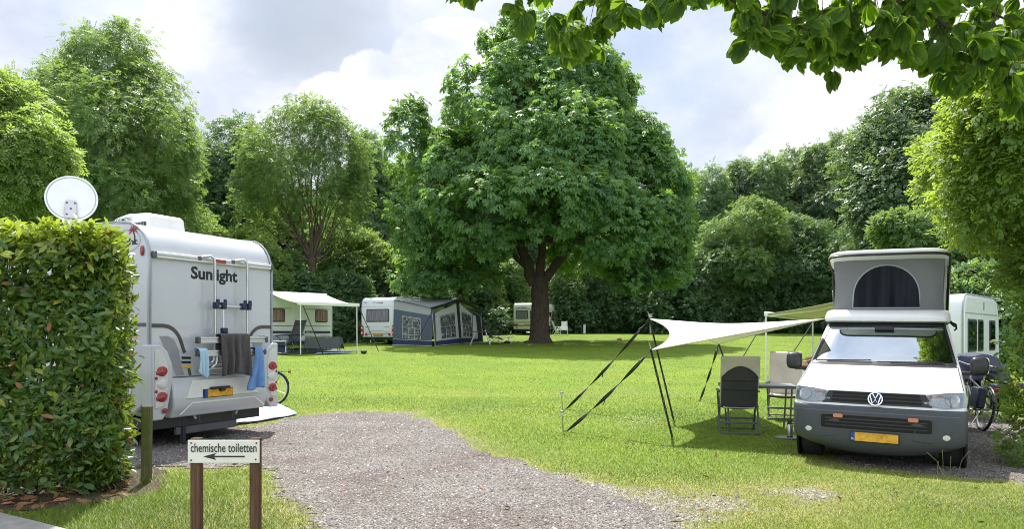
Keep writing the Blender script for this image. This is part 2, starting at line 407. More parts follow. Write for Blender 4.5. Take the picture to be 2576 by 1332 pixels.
sv = wn('ShaderNodeVectorMath', operation='DOT_PRODUCT'); wl(D, sv.inputs[0]); sv.inputs[1].default_value = SUN
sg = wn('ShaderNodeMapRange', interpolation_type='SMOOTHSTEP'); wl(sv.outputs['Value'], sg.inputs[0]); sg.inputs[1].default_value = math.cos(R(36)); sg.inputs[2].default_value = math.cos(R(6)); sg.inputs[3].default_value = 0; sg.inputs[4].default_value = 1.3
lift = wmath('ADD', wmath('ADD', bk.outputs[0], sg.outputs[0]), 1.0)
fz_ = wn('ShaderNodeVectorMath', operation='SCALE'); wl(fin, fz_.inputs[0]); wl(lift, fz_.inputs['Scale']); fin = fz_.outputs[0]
bg = wn('ShaderNodeBackground', Strength=1.0)
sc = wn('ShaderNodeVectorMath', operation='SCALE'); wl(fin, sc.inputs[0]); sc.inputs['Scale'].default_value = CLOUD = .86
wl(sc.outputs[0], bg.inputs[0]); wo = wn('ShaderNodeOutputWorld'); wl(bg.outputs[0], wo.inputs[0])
S.view_settings.view_transform = 'Standard'; S.view_settings.look = 'None'; S.view_settings.gamma = 1; S.view_settings.exposure = .78
S.render.engine = 'CYCLES'; cy = S.cycles
cy.max_bounces = 10; cy.diffuse_bounces = 7; cy.glossy_bounces = 3; cy.transmission_bounces = 6; cy.transparent_max_bounces = 8
cy.use_denoising = True; cy.denoising_prefilter = 'NONE'; cy.denoising_input_passes = 'RGB_ALBEDO_NORMAL'; cy.use_adaptive_sampling = False; cy.filter_width = 1.0; cy.sample_clamp_indirect = 6; cy.caustics_reflective = False; cy.caustics_refractive = False

# ------------------------------------------------------------------ ground
def inpoly(x, y, poly):
    x = np.asarray(x, float); y = np.asarray(y, float); ins = np.zeros(x.shape, bool); n = len(poly)
    for i in range(n):
        (x0, y0), (x1, y1) = poly[i], poly[(i+1) % n]
        if y0 == y1: continue
        c = ((y0 > y) != (y1 > y)) & (x < (x1-x0)*(y-y0)/(y1-y0)+x0); ins ^= c
    return ins
def sdist(x, y, poly):
    d = np.full(np.shape(x), 1e9); n = len(poly)
    for i in range(n):
        ax, ay = poly[i]; bx, by = poly[(i+1) % n]; dx, dy = bx-ax, by-ay
        t = np.clip(((x-ax)*dx+(y-ay)*dy)/(dx*dx+dy*dy+1e-9), 0, 1)
        d = np.minimum(d, np.hypot(x-ax-t*dx, y-ay-t*dy))
    return np.where(inpoly(x, y, poly), d, -d)
def gp(px, py): p = pg(px, py); return (p.x, p.y)
DRIVE = [gp(*q) for q in ((690, 1064), (800, 1045), (900, 1038), (1030, 1041), (1062, 1054), (1130, 1088), (1210, 1130), (1290, 1160), (1400, 1198), (1490, 1230), (1590, 1262), (1690, 1310))]
DRIVE += [(1.9, 5.2), (2.6, 3.5), (3, -6), (-1.4, -6), (-1.0, 4.2)]+[gp(*q) for q in ((800, 1331), (745, 1275), (700, 1225), (664, 1180), (560, 1176), (380, 1182))]
DRIVE += [(-6.0, 8.9), (-8.5, 11.2), (-11, 12.8), (-9, 14.6), (-5.6, 13.0), (-4.4, 12.0)]
PAD = [gp(*q) for q in ((2215, 1190), (2320, 1178), (2550, 1120))]+[(8.2, 10.6), (9.2, 12.5), (7.6, 14.5), (5.6, 12.6), (4.2, 9.9)]+[gp(2120, 1160)]
PAD = [(4.0, 9.0), (5.2, 8.05), (6.9, 8.3), (8.6, 10.6), (9.4, 13), (7.6, 14.3), (5.6, 12.2), (4.4, 10.0)]
KERB = [(-4.42, 6.32), (-3.87, 6.0), (-2.4, 5.1), (-2.0, 4.0), (-6, 2), (-12, 6), (-12, 10.4)]
BED = [(-3.55, 7.35), (-3.75, 6.85), (-4.35, 6.42), (-6.0, 7.2), (-10.5, 8.5), (-10, 10.0), (-5.2, 8.9), (-4.2, 8.8)]
def dmask(x, y):
    nz = (fbm(x, y, 2.2)-.5)*.55+(vnoise(x, y, 17)-.5)*.16
    a = sdist(x, y, DRIVE)+nz; b = sdist(x, y, PAD)+nz*1.2
    return np.maximum(a, b)
def wear(x, y):                                  # 0 lush .. 1 worn and yellow
    d = dmask(x, y); e = np.exp(-np.clip(-d, 0, 9)/.35)
    blobm = np.exp(-(((x-2.8)/2.4)**2+((y-7.1)/1.0)**2))
    return np.clip(e*.75+blobm*.85*(.15+1.3*fbm(x, y, 1.6))+.35*np.clip(fbm(x, y, .35)-.52, 0, 1)*2, 0, 1)
ys = np.concatenate([np.linspace(-40, 2, 18), 2+np.cumsum(.028*1.0145**np.arange(330))])
ys = ys[ys < 95]; ys = np.concatenate([ys, np.linspace(100, 420, 14)])
us = np.concatenate([np.linspace(-3, -.86, 14), np.linspace(-.82, .82, 420), np.linspace(.86, 3, 14)])
YY, UU = np.meshgrid(ys, us, indexing='ij'); XX = UU*np.maximum(YY, 0)+UU*6*(YY < 12)*np.clip((12-YY)/12, 0, 1)
bx = fbm(XX, YY, .25)*.0
ZZ = gz(XX, YY)
ni, nj = YY.shape
idx = np.arange(ni*nj).reshape(ni, nj)
quads = np.stack([idx[:-1, :-1], idx[:-1, 1:], idx[1:, 1:], idx[1:, :-1]], -1).reshape(-1, 4)
vx = np.stack([XX, YY, ZZ], -1).reshape(-1, 3)
def npmesh(name, V, Q, mat, attrs=None, smooth=True, uv=None):
    me = bpy.data.meshes.new(name); n = len(V); k = Q.shape[1]
    me.vertices.add(n); me.vertices.foreach_set('co', np.ascontiguousarray(V, np.float32).ravel())
    me.loops.add(Q.size); me.loops.foreach_set('vertex_index', np.ascontiguousarray(Q, np.int32).ravel())
    me.polygons.add(len(Q)); me.polygons.foreach_set('loop_start', np.arange(0, Q.size, k, dtype=np.int32)); me.polygons.foreach_set('loop_total', np.full(len(Q), k, np.int32))
    if smooth: me.polygons.foreach_set('use_smooth', np.ones(len(Q), bool))
    for a, d in (attrs or {}).items():
        me.attributes.new(a, 'FLOAT', 'POINT').data.foreach_set('value', np.ascontiguousarray(d, np.float32))
    if uv is not None:
        me.uv_layers.new(name='UVMap').data.foreach_set('uv', np.ascontiguousarray(uv[Q.ravel()], np.float32).ravel())
    me.update(calc_edges=True); me.validate()
    me.materials.append(M[mat] if isinstance(mat, str) else mat); return me
def npobj(name, *a, parent=None, **k): return link(bpy.data.objects.new(name, npmesh(name, *a, **k)), parent)
def submesh(V, Q):
    u, inv = np.unique(Q, return_inverse=True); return V[u], inv.reshape(Q.shape), u

GRASS_D, GRASS_L = (.13, .205, .020), (.25, .35, .048)
def lawnmat():
    t = NT('lawn_turf'); p = t.n('ShaderNodeBsdfPrincipled', Roughness=.9); p.inputs['Specular IOR Level'].default_value = .15
    tc = t.n('ShaderNodeTexCoord'); at = t.n('ShaderNodeAttribute', attribute_name='wear')
    nz = t.n('ShaderNodeTexNoise', Scale=22.0, Detail=8.0, Roughness=.75); t.l(tc.outputs['Object'], nz.inputs['Vector'])
    nb = t.n('ShaderNodeTexNoise', Scale=.55, Detail=5.0, Roughness=.6); t.l(tc.outputs['Object'], nb.inputs['Vector'])
    c1 = t.ramp(nz.outputs['Fac'], [(.25, scl(GRASS_D, .55)), (.5, GRASS_D), (.75, GRASS_L)])
    c2 = t.ramp(nz.outputs['Fac'], [(.25, (.10, .085, .035)), (.5, (.21, .20, .07)), (.75, (.36, .33, .14))])
    big = t.ramp(nb.outputs['Fac'], [(.35, (.82, .88, .9)), (.65, (1.18, 1.1, 1.0))])
    q = t.n('ShaderNodeMix', data_type='RGBA'); t.l(at.outputs['Fac'], q.inputs[0]); t.l(c1, q.inputs[6]); t.l(c2, q.inputs[7])
    q2 = t.n('ShaderNodeMix', data_type='RGBA', blend_type='MULTIPLY'); q2.inputs[0].default_value = 1; t.l(q.outputs[2], q2.inputs[6]); t.l(big, q2.inputs[7])
    gv = t.n('ShaderNodeTexVoronoi', Scale=62.0); t.l(tc.outputs['Object'], gv.inputs['Vector']); gs_ = t.n('ShaderNodeSeparateColor'); t.l(gv.outputs['Color'], gs_.inputs[0])
    gc = t.ramp(gs_.outputs[0], [(0, (.07, .062, .055)), (.5, (.20, .18, .165)), (1, (.46, .42, .39))])
    nm = t.n('ShaderNodeTexNoise', Scale=3.2, Detail=7.0, Roughness=.7); t.l(tc.outputs['Object'], nm.inputs['Vector'])
    ma = t.n('ShaderNodeMath', operation='MULTIPLY_ADD'); t.l(nm.outputs['Fac'], ma.inputs[0]); ma.inputs[1].default_value = .9; t.l(at.outputs['Fac'], ma.inputs[2])
    mr = t.n('ShaderNodeMapRange'); t.l(ma.outputs[0], mr.inputs[0]); mr.inputs[1].default_value = 1.10; mr.inputs[2].default_value = 1.30
    q3 = t.n('ShaderNodeMix', data_type='RGBA'); t.l(mr.outputs[0], q3.inputs[0]); t.l(q2.outputs[2], q3.inputs[6]); t.l(gc, q3.inputs[7])
    t.l(q3.outputs[2], p.inputs['Base Color'])
    b = t.n('ShaderNodeBump', Strength=.3, Distance=.03); t.l(nz.outputs['Fac'], b.inputs['Height']); t.l(b.outputs[0], p.inputs['Normal'])
    t.l(p.outputs[0], t.out.inputs[0]); return t.m
def gravelmat():
    t = NT('gravel'); p = t.n('ShaderNodeBsdfPrincipled', Roughness=.85); p.inputs['Specular IOR Level'].default_value = .25
    tc = t.n('ShaderNodeTexCoord'); v = t.n('ShaderNodeTexVoronoi', Scale=74.0); t.l(tc.outputs['Object'], v.inputs['Vector'])
    sp = t.n('ShaderNodeSeparateColor'); t.l(v.outputs['Color'], sp.inputs[0])
    c = t.ramp(sp.outputs[0], [(0, (.070, .064, .061)), (.35, (.165, .150, .138)), (.7, (.25, .229, .212)), (1, (.41, .378, .352))])
    nb = t.n('ShaderNodeTexNoise', Scale=.9, Detail=6.0, Roughness=.6); t.l(tc.outputs['Object'], nb.inputs['Vector'])
    big = t.ramp(nb.outputs['Fac'], [(.33, (.72, .64, .60)), (.55, (1, 1, 1)), (.75, (1.15, 1.12, 1.1))])
    q2 = t.n('ShaderNodeMix', data_type='RGBA', blend_type='MULTIPLY'); q2.inputs[0].default_value = 1; t.l(c, q2.inputs[6]); t.l(big, q2.inputs[7])
    t.l(q2.outputs[2], p.inputs['Base Color'])
    b = t.n('ShaderNodeBump', Strength=.9, Distance=.02); b.invert = True; t.l(v.outputs['Distance'], b.inputs['Height']); t.l(b.outputs[0], p.inputs['Normal'])
    t.l(p.outputs[0], t.out.inputs[0]); return t.m
M['lawn'] = lawnmat(); M['gravel'] = gravelmat()
M['floor'] = pmat('forest_soil', (.035, .032, .018), .95, var=.5, scale=3, bump=.6, bscale=12)
M['soil'] = pmat('bed_soil', (.055, .036, .022), .95, var=.5, scale=9, bump=.8, bscale=50)
xq, yq = vx[:, 0], vx[:, 1]
near = (yq < 24) & (yq > -8)
dm = np.full(len(vx), -9.0); dm[near] = dmask(xq[near], yq[near])
wr = np.clip(.3*np.clip(fbm(xq, yq, .3)-.5, 0, 1)*2, 0, 1); wr[near] = wear(xq[near], yq[near])
qc = vx[quads].mean(1)
lawn = npobj('lawn', vx, quads, 'lawn', {'wear': wr}); tag(lawn, kind='structure', label='mown grass lawn rising gently to the wood')
sel = dm[quads].mean(1) > 0
V2, Q2, u2 = submesh(vx, quads[sel]); V2 = V2.copy(); V2[:, 2] += .008
tag(npobj('gravel_drive', V2, Q2, 'gravel'), kind='structure', label='grey gravel drive and parking patches')
sel = qc[:, 1] > 61.5+3*np.sin(qc[:, 0]*.3)
V2, Q2, u2 = submesh(vx, quads[sel]); V2 = V2.copy(); V2[:, 2] += .012
tag(npobj('forest_floor', V2, Q2, 'floor'), kind='structure')
bdm = sdist(qc[:, 0], qc[:, 1], BED)+(fbm(qc[:, 0], qc[:, 1], 3)-.5)*.3
V2, Q2, u2 = submesh(vx, quads[(bdm > 0) & (qc[:, 1] < 11)]); V2 = V2.copy(); V2[:, 2] += .012
tag(npobj('soil_bed', V2, Q2, 'soil'), kind='structure')
mb = MB(); mb.prism(KERB, 0, .05, lambda u, v, d: (u, v, G(u, v)+d)); pv = part('pavement', mb, 'stone', bevel=.01); tag(pv, kind='structure')

# grass blades: more of them where the camera stands close
def frac(u): return u-np.floor(u)
NB = 760000
gy = rng.uniform(846, 1420, NB*2); w_ = np.where(gy < 1000, .55, 1.0); gy = gy[rng.random(NB*2) < w_][:NB]; nb = len(gy)
gx = rng.uniform(-230, 2800, nb)
tab_y = np.linspace(4, 64, 3000); tab_p = HY+(EYE-gz(0, tab_y))/tab_y*F
by = np.interp(-gy, -tab_p, tab_y); bx_ = (gx-CX)/F*by
by = by*(1+rng.normal(0, .004, nb))
dmv = np.full(nb, -9.0); wv = np.zeros(nb); nr = by < 24
dmv[nr] = dmask(bx_[nr], by[nr]); wv[nr] = wear(bx_[nr], by[nr])
bedv = sdist(bx_, by, BED)
kv = inpoly(bx_, by, KERB)
keep = (rng.random(nb) < np.where(dmv > 0, .03*np.exp(-dmv*2)+.55*np.exp(-dmv/.07), 1-.62*wv**1.3)) & ~kv & ((bedv < 0) | (rng.random(nb) < .12)) & (by < 61)
bx_, by, wv, dmv, bedv = bx_[keep], by[keep], wv[keep], dmv[keep], bedv[keep]; nb = len(bx_)
hgt = rng.uniform(.014, .036, nb)*(1+.7*(rng.random(nb) < .04))*(1-.3*wv)
lush = np.exp(-((bx_+3.3)**2+(by-6.8)**2)/1.6); hgt *= 1+1.0*lush
pst = np.exp(-((bx_+3.9)**2+(by-7.83)**2)/.05)+np.exp(-((bx_-3.9)**2+(by-9.0)**2)/.5)*.35+np.exp(-((bx_-.9)**2+(by-42)**2)/4); hgt *= 1+1.2*pst
wid = np.maximum(.0034, .00044*by)*rng.uniform(.7, 1.3, nb)
ang = rng.uniform(0, 2*np.pi, nb); lean = rng.normal(0, .55, (nb, 2))*hgt[:, None]
b0 = np.stack([bx_, by, gz(bx_, by)-.004], -1)
sd = np.stack([np.cos(ang), np.sin(ang), np.zeros(nb)], -1)*wid[:, None]
tip = b0+np.stack([lean[:, 0], lean[:, 1], hgt], -1)
V = np.stack([b0-sd, b0+sd, tip], 1).reshape(-1, 3); Q = np.arange(nb*3).reshape(-1, 3)
stripe = .5+.5*np.sin((bx_*.35+by*.94)*2.1+2*fbm(bx_, by, .2))
tn = np.clip(.40+.20*rng.random(nb)+.22*(fbm(bx_, by, .5)-.5)*2+.38*(stripe-.5), 0, 1); tn = np.where(rng.random(nb) < wv*.75, .92+.08*rng.random(nb), tn*.86)
def grassmat():
    t = NT('grass_blades'); at = t.n('ShaderNodeAttribute', attribute_name='tint')
    c1 = t.ramp(at.outputs['Fac'], [(0, scl(GRASS_D, .8)), (.5, (.21, .315, .030)), (.84, (.31, .41, .06)), (.92, (.42, .41, .12)), (1, (.54, .48, .22))])
    p = t.n('ShaderNodeBsdfPrincipled', Roughness=.55); p.inputs['Specular IOR Level'].default_value = .3; t.l(c1, p.inputs['Base Color'])
    ge = t.n('ShaderNodeNewGeometry'); va = t.n('ShaderNodeVectorMath', operation='MULTIPLY_ADD'); t.l(ge.outputs['Normal'], va.inputs[0]); va.inputs[1].default_value = (.45, .45, .45); va.inputs[2].default_value = (0, 0, 1)
    vn_ = t.n('ShaderNodeVectorMath', operation='NORMALIZE'); t.l(va.outputs[0], vn_.inputs[0]); t.l(vn_.outputs[0], p.inputs['Normal'])
    tl = t.n('ShaderNodeBsdfTranslucent'); t.l(c1, tl.inputs[0]); mx = t.n('ShaderNodeMixShader'); mx.inputs[0].default_value = .30
    t.l(p.outputs[0], mx.inputs[1]); t.l(tl.outputs[0], mx.inputs[2]); t.l(mx.outputs[0], t.out.inputs[0]); return t.m
M['grass'] = grassmat()
tag(npobj('grass', V, Q, 'grass', {'tint': np.repeat(tn, 3)}, smooth=False), kind='stuff', label='short green grass of the lawn')

# loose stones on the drive, flat octahedra of many sizes
def stones(n, poly, smin, smax, box):
    x = rng.uniform(box[0], box[1], n); y = rng.uniform(box[2], box[3], n); k = (dmask(x, y) > .03-.35*rng.random(n)**4) | (wear(x, y) > .62+.5*rng.random(n))
    k &= np.abs(x) < .78*y+1; return x[k], y[k]
sx, sy = stones(60000, DRIVE, 0, 0, (-6, 8.5, 5.2, 14.2)); ns = len(sx)
sz = rng.gamma(3, .0023, ns)+.003
base = np.array([(1, 0, 0), (0, 1, 0), (-1, 0, 0), (0, -1, 0), (.1, .1, .8), (0, 0, -.5)], float)
jit = base[None]*(1+rng.uniform(-.35, .35, (ns, 6, 1))); a = rng.uniform(0, 2*np.pi, ns); ca, sa = np.cos(a)[:, None], np.sin(a)[:, None]
jx = jit[..., 0]*ca-jit[..., 1]*sa*.75; jy = jit[..., 0]*sa+jit[..., 1]*ca*.75
V = np.stack([sx[:, None]+jx*sz[:, None], sy[:, None]+jy*sz[:, None], (gz(sx, sy)+.010)[:, None]+jit[..., 2]*sz[:, None]], -1).reshape(-1, 3)
fb = np.array([(0, 1, 4), (1, 2, 4), (2, 3, 4), (3, 0, 4)]); Q = (fb[None]+6*np.arange(ns)[:, None, None]).reshape(-1, 3)
def stonemat():
    t = NT('loose_stones'); at = t.n('ShaderNodeAttribute', attribute_name='tint')
    p = t.n('ShaderNodeBsdfPrincipled', Roughness=.8); t.l(t.ramp(at.outputs['Fac'], [(0, (.05, .045, .042)), (.4, (.145, .131, .125)), (.8, (.27, .246, .235)), (1, (.47, .43, .41))]), p.inputs['Base Color'])
    t.l(p.outputs[0], t.out.inputs[0]); return t.m
M['stones'] = stonemat()
tag(npobj('gravel_stones', V, Q, 'stones', {'tint': np.repeat(rng.random(ns), 6)}, smooth=False), kind='stuff', label='loose grey stones on the drive')
# ------------------------------------------------------------------ leaves, crowns, trees
def nrm(a): return a/(np.linalg.norm(a, axis=-1, keepdims=True)+1e-9)
def kite(L, w, ang=0, org=(0, 0, 0), wide=.58, lift=.05, droop=.1):
    c, s = math.cos(ang), math.sin(ang)
    def q(x, y, z): return (org[0]+c*x-s*y, org[1]+s*x+c*y, org[2]+z)
    return [q(0, 0, 0), q(L*wide, -w/2, lift*L-droop*L*wide*wide), q(L, 0, -droop*L), q(L*wide, w/2, lift*L-droop*L*wide*wide)]
def T_palm():
    v = []
    for a, l in ((-108, .62), (-64, .86), (-21, 1), (21, 1), (64, .86), (108, .62)): v += kite(l, .40*l, R(a), wide=.66, droop=.42, lift=.06)
    return np.array(v).reshape(-1, 4, 3)
def T_pinn():
    v = []
    for x in (.22, .48, .74):
        for s in (-1, 1): v += kite(.44, .17, s*R(52), (x, 0, -.28*x*x), droop=.25)
    v += kite(.42, .17, 0, (.8, 0, -.2), droop=.3)
    return np.array(v).reshape(-1, 4, 3)
def T_sprig():
    v = []
    for i, x in enumerate((0, .2, .4, .6, .72)): v += kite(.5, .30, (-1)**i*R(50-9*i), (x, 0, .04*(i % 3)), droop=.2)
    return np.array(v).reshape(-1, 4, 3)
TPALM, TPINN, TSPRIG = T_palm(), T_pinn(), T_sprig()
def leaves(T, P, Dv, Nv, Sz):
    X = nrm(Dv); Y = nrm(np.cross(Nv, X)); Z = np.cross(X, Y); t = T.reshape(-1, 3)
    V = P[:, None]+Sz[:, None, None]*(t[None, :, 0:1]*X[:, None]+t[None, :, 1:2]*Y[:, None]+t[None, :, 2:3]*Z[:, None])
    return V.reshape(-1, 3), np.arange(V.shape[0]*V.shape[1]).reshape(-1, 4), len(t)
UP = np.array((0, 0, 1.0))
_K = np.random.default_rng(3).normal(size=(7, 3)); _PH = np.random.default_rng(4).uniform(0, 6.28, 7)
def n3(p, s):                                      # smooth random field, about -1..1
    return sum(np.sin(p @ (k*s)+a) for k, a in zip(_K, _PH))/3.2
def crown(lobes, ncl, nl, T, size, rc, droop=.25, inner=.2, low=.35, r=rng, tvar=.5, tmean=.45, wob=.30, tips=.15, gap=-.5):
    L = np.array(lobes, float); c, rad = L[:, :3], L[:, 3:6]
    wgt = (rad[:, 0]*rad[:, 1]+rad[:, 1]*rad[:, 2]+rad[:, 0]*rad[:, 2])**1.0; wgt /= wgt.sum()
    n = int(ncl*2.6); k = r.choice(len(L), n, p=wgt); u = nrm(r.normal(size=(n, 3)))
    keep = (u[:, 2] > -.25) | (r.random(n) < low); k, u = k[keep], u[keep]; n = len(k)
    rr = np.where(r.random(n) < inner, r.uniform(.45, .85, n), r.uniform(.84, 1.08, n))
    p = c[k]+u*rad[k]*rr[:, None]
    p = c[k]+(p-c[k])*(1+wob*n3(p, 1.3/np.mean(rad))+wob*.5*n3(p, 4.0/np.mean(rad)))[:, None]
    tipk = r.random(n) < tips; p = np.where(tipk[:, None], c[k]+(p-c[k])*r.uniform(1.04, 1.26, n)[:, None], p)
    dmin = np.full(n, 9.0)
    for j in range(len(L)):
        q = np.linalg.norm((p-c[j])/rad[j], axis=1); q[k == j] = 9; dmin = np.minimum(dmin, q)
    keep = ((dmin > .74) | (r.random(n) < .12)) & (n3(p, 2.6/np.mean(rad)) > gap); p, k, u = p[keep][:ncl], k[keep][:ncl], u[keep][:ncl]; n = len(p)
    out = nrm(u/rad[k]); out = nrm(out+.25*UP)
    m = n*nl; ci = np.repeat(np.arange(n), nl); o = out[ci]
    off = r.normal(size=(m, 3)); off -= o*np.sum(off*o, 1, keepdims=True); off = nrm(off)*(np.sqrt(r.random(m))*rc)[:, None]
    P = p[ci]+off+o*(r.normal(0, rc*.28, m)-.25*np.linalg.norm(off, axis=1)**2/rc)[:, None]
    Dv = nrm(o*.55+nrm(off)*.75+r.normal(0, .35, (m, 3))-UP*droop*2)
    Nv = nrm(o*.45+UP*.75+r.normal(0, .38, (m, 3)))
    Sz = size*r.uniform(.55, 1.35, m)
    tint = np.clip(tmean+r.normal(0, .16*tvar*2, n)[ci]+r.normal(0, .14, m), 0, 1)
    V, Q, kk = leaves(T, P, Dv, Nv, Sz)
    return V, Q, np.repeat(tint, kk)
def curve_pts(a, b, n, sag, wob, r):
    a, b = np.array(a, float), np.array(b, float); t = np.linspace(0, 1, n)[:, None]
    p = a+(b-a)*t; p[:, 2] += sag*np.sin(math.pi*t[:, 0]); p[1:-1] += r.normal(0, wob, (n-2, 3)); return [tuple(q) for q in p]
def limbs(mb, fork, r0, lobes, r, twigs=3, n=7):
    for l in lobes:
        e = np.array(l[:3]); L = np.linalg.norm(e-np.array(fork)); rr = r0*min(1, .30+.5*(max(l[3:6])/4.5))
        pts = curve_pts(fork, e, 6, L*.05, L*.02, r); mb.tube(pts, [rr*(1-.75*i/5) for i in range(6)], n, False)
        for _ in range(twigs):
            i = r.integers(2, 5); d = nrm(r.normal(size=3)+UP*.5)*np.array(l[3:6])*.85
            q = curve_pts(pts[i], np.array(pts[-1])+d, 5, .1, .06*max(l[3:6]), r); mb.tube(q, [rr*.34*(1-.8*j/4) for j in range(5)], 5, False)
def trunk_mb(base, fork, r0, r1, flare=1.7, r=rng, wob=.03, n=14):
    mb = MB(); b, f = np.array(base, float), np.array(fork, float); pts, rs = [], []
    for t in (-.03, 0, .02, .05, .1, .2, .35, .5, .65, .8, .92, 1):
        q = b+(f-b)*t
        if 0 < t < 1: q[:2] += r.normal(0, wob, 2)
        pts.append(q); rs.append((r0+(r1-r0)*max(t, 0))*(1+(flare-1)*math.exp(-max(t, 0)*22)))
    mb.tube(pts, rs, n, False); return mb
M['lf_chest'] = leafmat('chestnut_leaves', (.052, .142, .050), (.145, .275, .085), (.36, .62, .08), .40, .5)
M['lf_ash'] = leafmat('ash_leaves', (.066, .140, .048), (.145, .240, .078), (.40, .60, .11), .42, .5)
M['lf_pale'] = leafmat('pale_leaves', (.095, .17, .05), (.20, .29, .09), (.52, .72, .13), .50, .5)
M['lf_dark'] = leafmat('dark_leaves', (.046, .105, .048), (.095, .180, .072), (.28, .48, .09), .28, .5)
M['lf_wood'] = leafmat('woodland_leaves', (.075, .158, .078), (.165, .265, .130), (.42, .64, .15), .38, .42)
M['lf_silver'] = leafmat('silvery_leaves', (.066, .124, .066), (.150, .22, .125), (.34, .52, .12), .34, .46, spec=.45)
M['lf_yellow'] = leafmat('hornbeam_leaves', (.085, .175, .040), (.19, .30, .065), (.56, .74, .08), .45, .5)
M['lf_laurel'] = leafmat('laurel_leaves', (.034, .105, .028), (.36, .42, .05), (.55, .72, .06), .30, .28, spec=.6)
M['lf_near'] = leafmat('near_chestnut_leaves', (.034, .085, .016), (.090, .165, .028), (.38, .60, .04), .50, .62, veins=True, spec=.25)

def tree_thing(name, label, cat, group, loc, Vc, Qc, tint, leaf, tmb, bark='bark', crown_name='crown'):
    t = thing(name, label, cat, loc, 0, group); off = np.array(loc)
    npobj(crown_name, Vc-off, Qc, leaf, {'tint': tint}, parent=t, smooth=True)
    tmb.v = [(a-loc[0], b-loc[1], c-loc[2]) for a, b, c in tmb.v]
    part('trunk', tmb, bark, t, ang=60); return t
def LP(px, py, Y, rx, ry, depth=None):            # crown lobe given where it is seen and how far off
    p = pw(px, py, Y); return (p.x, p.y, p.z, rx/F*Y, (depth if depth else (rx+ry)/2/F*Y), ry/F*Y)

# the great chestnut in the middle of the lawn
cb = pg(1357, 863); Dc = cb.y
L = [LP(1330, 140, Dc, 120, 95), LP(1290, 250, Dc-1, 145, 120), LP(1470, 235, Dc, 140, 125), LP(1035, 390, Dc, 62, 118), LP(1195, 440, Dc-3, 145, 118), LP(1035, 290, Dc, 34, 40),
     LP(1400, 400, Dc-4, 200, 140), LP(1600, 430, Dc-1, 120, 135), LP(1070, 560, Dc-2, 90, 95), LP(1240, 510, Dc-6, 150, 85), LP(1400, 490, Dc-7, 160, 80), LP(1540, 550, Dc-5, 150, 100),
     LP(1655, 580, Dc-1, 78, 95), LP(1045, 660, Dc, 52, 48), LP(1160, 645, Dc+2, 110, 62), LP(1600, 655, Dc, 115, 52), LP(1690, 480, Dc, 45, 75), LP(1240, 95, Dc, 40, 45), LP(1350, 390, Dc+5, 230, 180, 3.5), LP(1700, 640, Dc, 40, 55), LP(1490, 640, Dc+5, 120, 45), LP(1015, 705, Dc-1, 40, 34), LP(1095, 702, Dc-2, 60, 34), LP(1205, 690, Dc-1, 60, 34), LP(1685, 690, Dc-1, 50, 36), LP(1600, 700, Dc-2, 60, 28), LP(1225, 600, Dc-5, 85, 48), LP(1480, 605, Dc-5, 65, 42), LP(1130, 610, Dc-3, 70, 50)]
Vc, Qc, tt = crown(L, 3500, 15, TPALM, .27, .60, droop=.34, inner=.12, low=.5, tvar=.85, wob=.17, tips=.08, gap=-.52)
tmb = trunk_mb((cb.x, cb.y, cb.z-.05), (cb.x+.05, cb.y, pw(0, 700, Dc).z), .60, .50, 1.65)
fk = (cb.x, cb.y, pw(0, 715, Dc).z)
for a, b, ra, rb in (((1345, 715), (1305, 610), .38, .26), ((1305, 610), (1318, 500), .26, .16), ((1372, 702), (1428, 630), .30, .22), ((1428, 630), (1530, 520), .22, .12), ((1360, 705), (1365, 560), .30, .2), ((1350, 700), (1255, 600), .22, .12), ((1365, 560), (1340, 300), .2, .1)):
    tmb.tube(curve_pts(pw(*a, Dc), pw(*b, Dc-.2), 5, 0, .04, rng), [ra+(rb-ra)*i/4 for i in range(5)], 10, False)
limbs(tmb, (cb.x, cb.y, pw(0, 600, Dc).z), .30, L, rng, 3)
tree_thing('chestnut_tree', 'huge round chestnut tree standing alone in the middle of the lawn', 'tree', None, tuple(cb), Vc, Qc, tt, 'lf_chest', tmb)

def ash(name, label, lobes, base, fork, r0, r1, ncl, leaf, size=.34, rc=.7, T=TPINN, nl=13, bark='bark_pale', group=None, cat='tree', low=.4, inner=.15, droop=.2, tw=4):
    Vc, Qc, tt = crown(lobes, ncl, nl, T, size, rc, droop=droop, inner=inner, low=low, gap=-.38)
    tmb = trunk_mb(base, fork, r0, r1, 1.4); limbs(tmb, fork, r1*.75, lobes, rng, tw)
    return tree_thing(name, label, cat, group, tuple(base), Vc, Qc, tt, leaf, tmb, bark)
D1 = 40.0
L = [LP(270, 165, D1, 120, 95), LP(180, 250, D1, 110, 110), LP(350, 260, D1, 110, 110), LP(280, 330, D1-3, 160, 120), LP(410, 360, D1, 75, 90), LP(150, 400, D1, 100, 110),
     LP(390, 470, D1-1, 90, 80), LP(240, 480, D1-3, 150, 90), LP(220, 110, D1, 30, 50), LP(300, 105, D1, 40, 45), LP(455, 420, D1+1, 40, 60), LP(440, 560, D1, 80, 70), LP(250, 400, D1+4, 200, 150)]
b = pw(255, 0, D1); ash('ash_tree', 'tall broad ash tree behind the white motorhome', L, (b.x, D1, G(b.x, D1)), (b.x, D1, 7.5), .36, .24, 2300, 'lf_ash')
D2 = 27.0
L = [LP(10, 300, D2, 85, 80), LP(60, 390, D2-1, 70, 80), LP(-60, 350, D2, 110, 130), LP(-20, 470, D2-1, 120, 100), LP(70, 480, D2, 70, 70), LP(0, 225, D2, 30, 35), LP(-140, 430, D2, 130, 160), LP(110, 420, D2, 40, 50)]
b = pw(-40, 0, D2); ash('ash_tree', 'pale leafy ash tree at the left picture edge above the hedge', L, (b.x, D2, G(b.x, D2)), (b.x, D2, 5), .28, .2, 1500, 'lf_pale', .34, .6)
D3 = 49.0
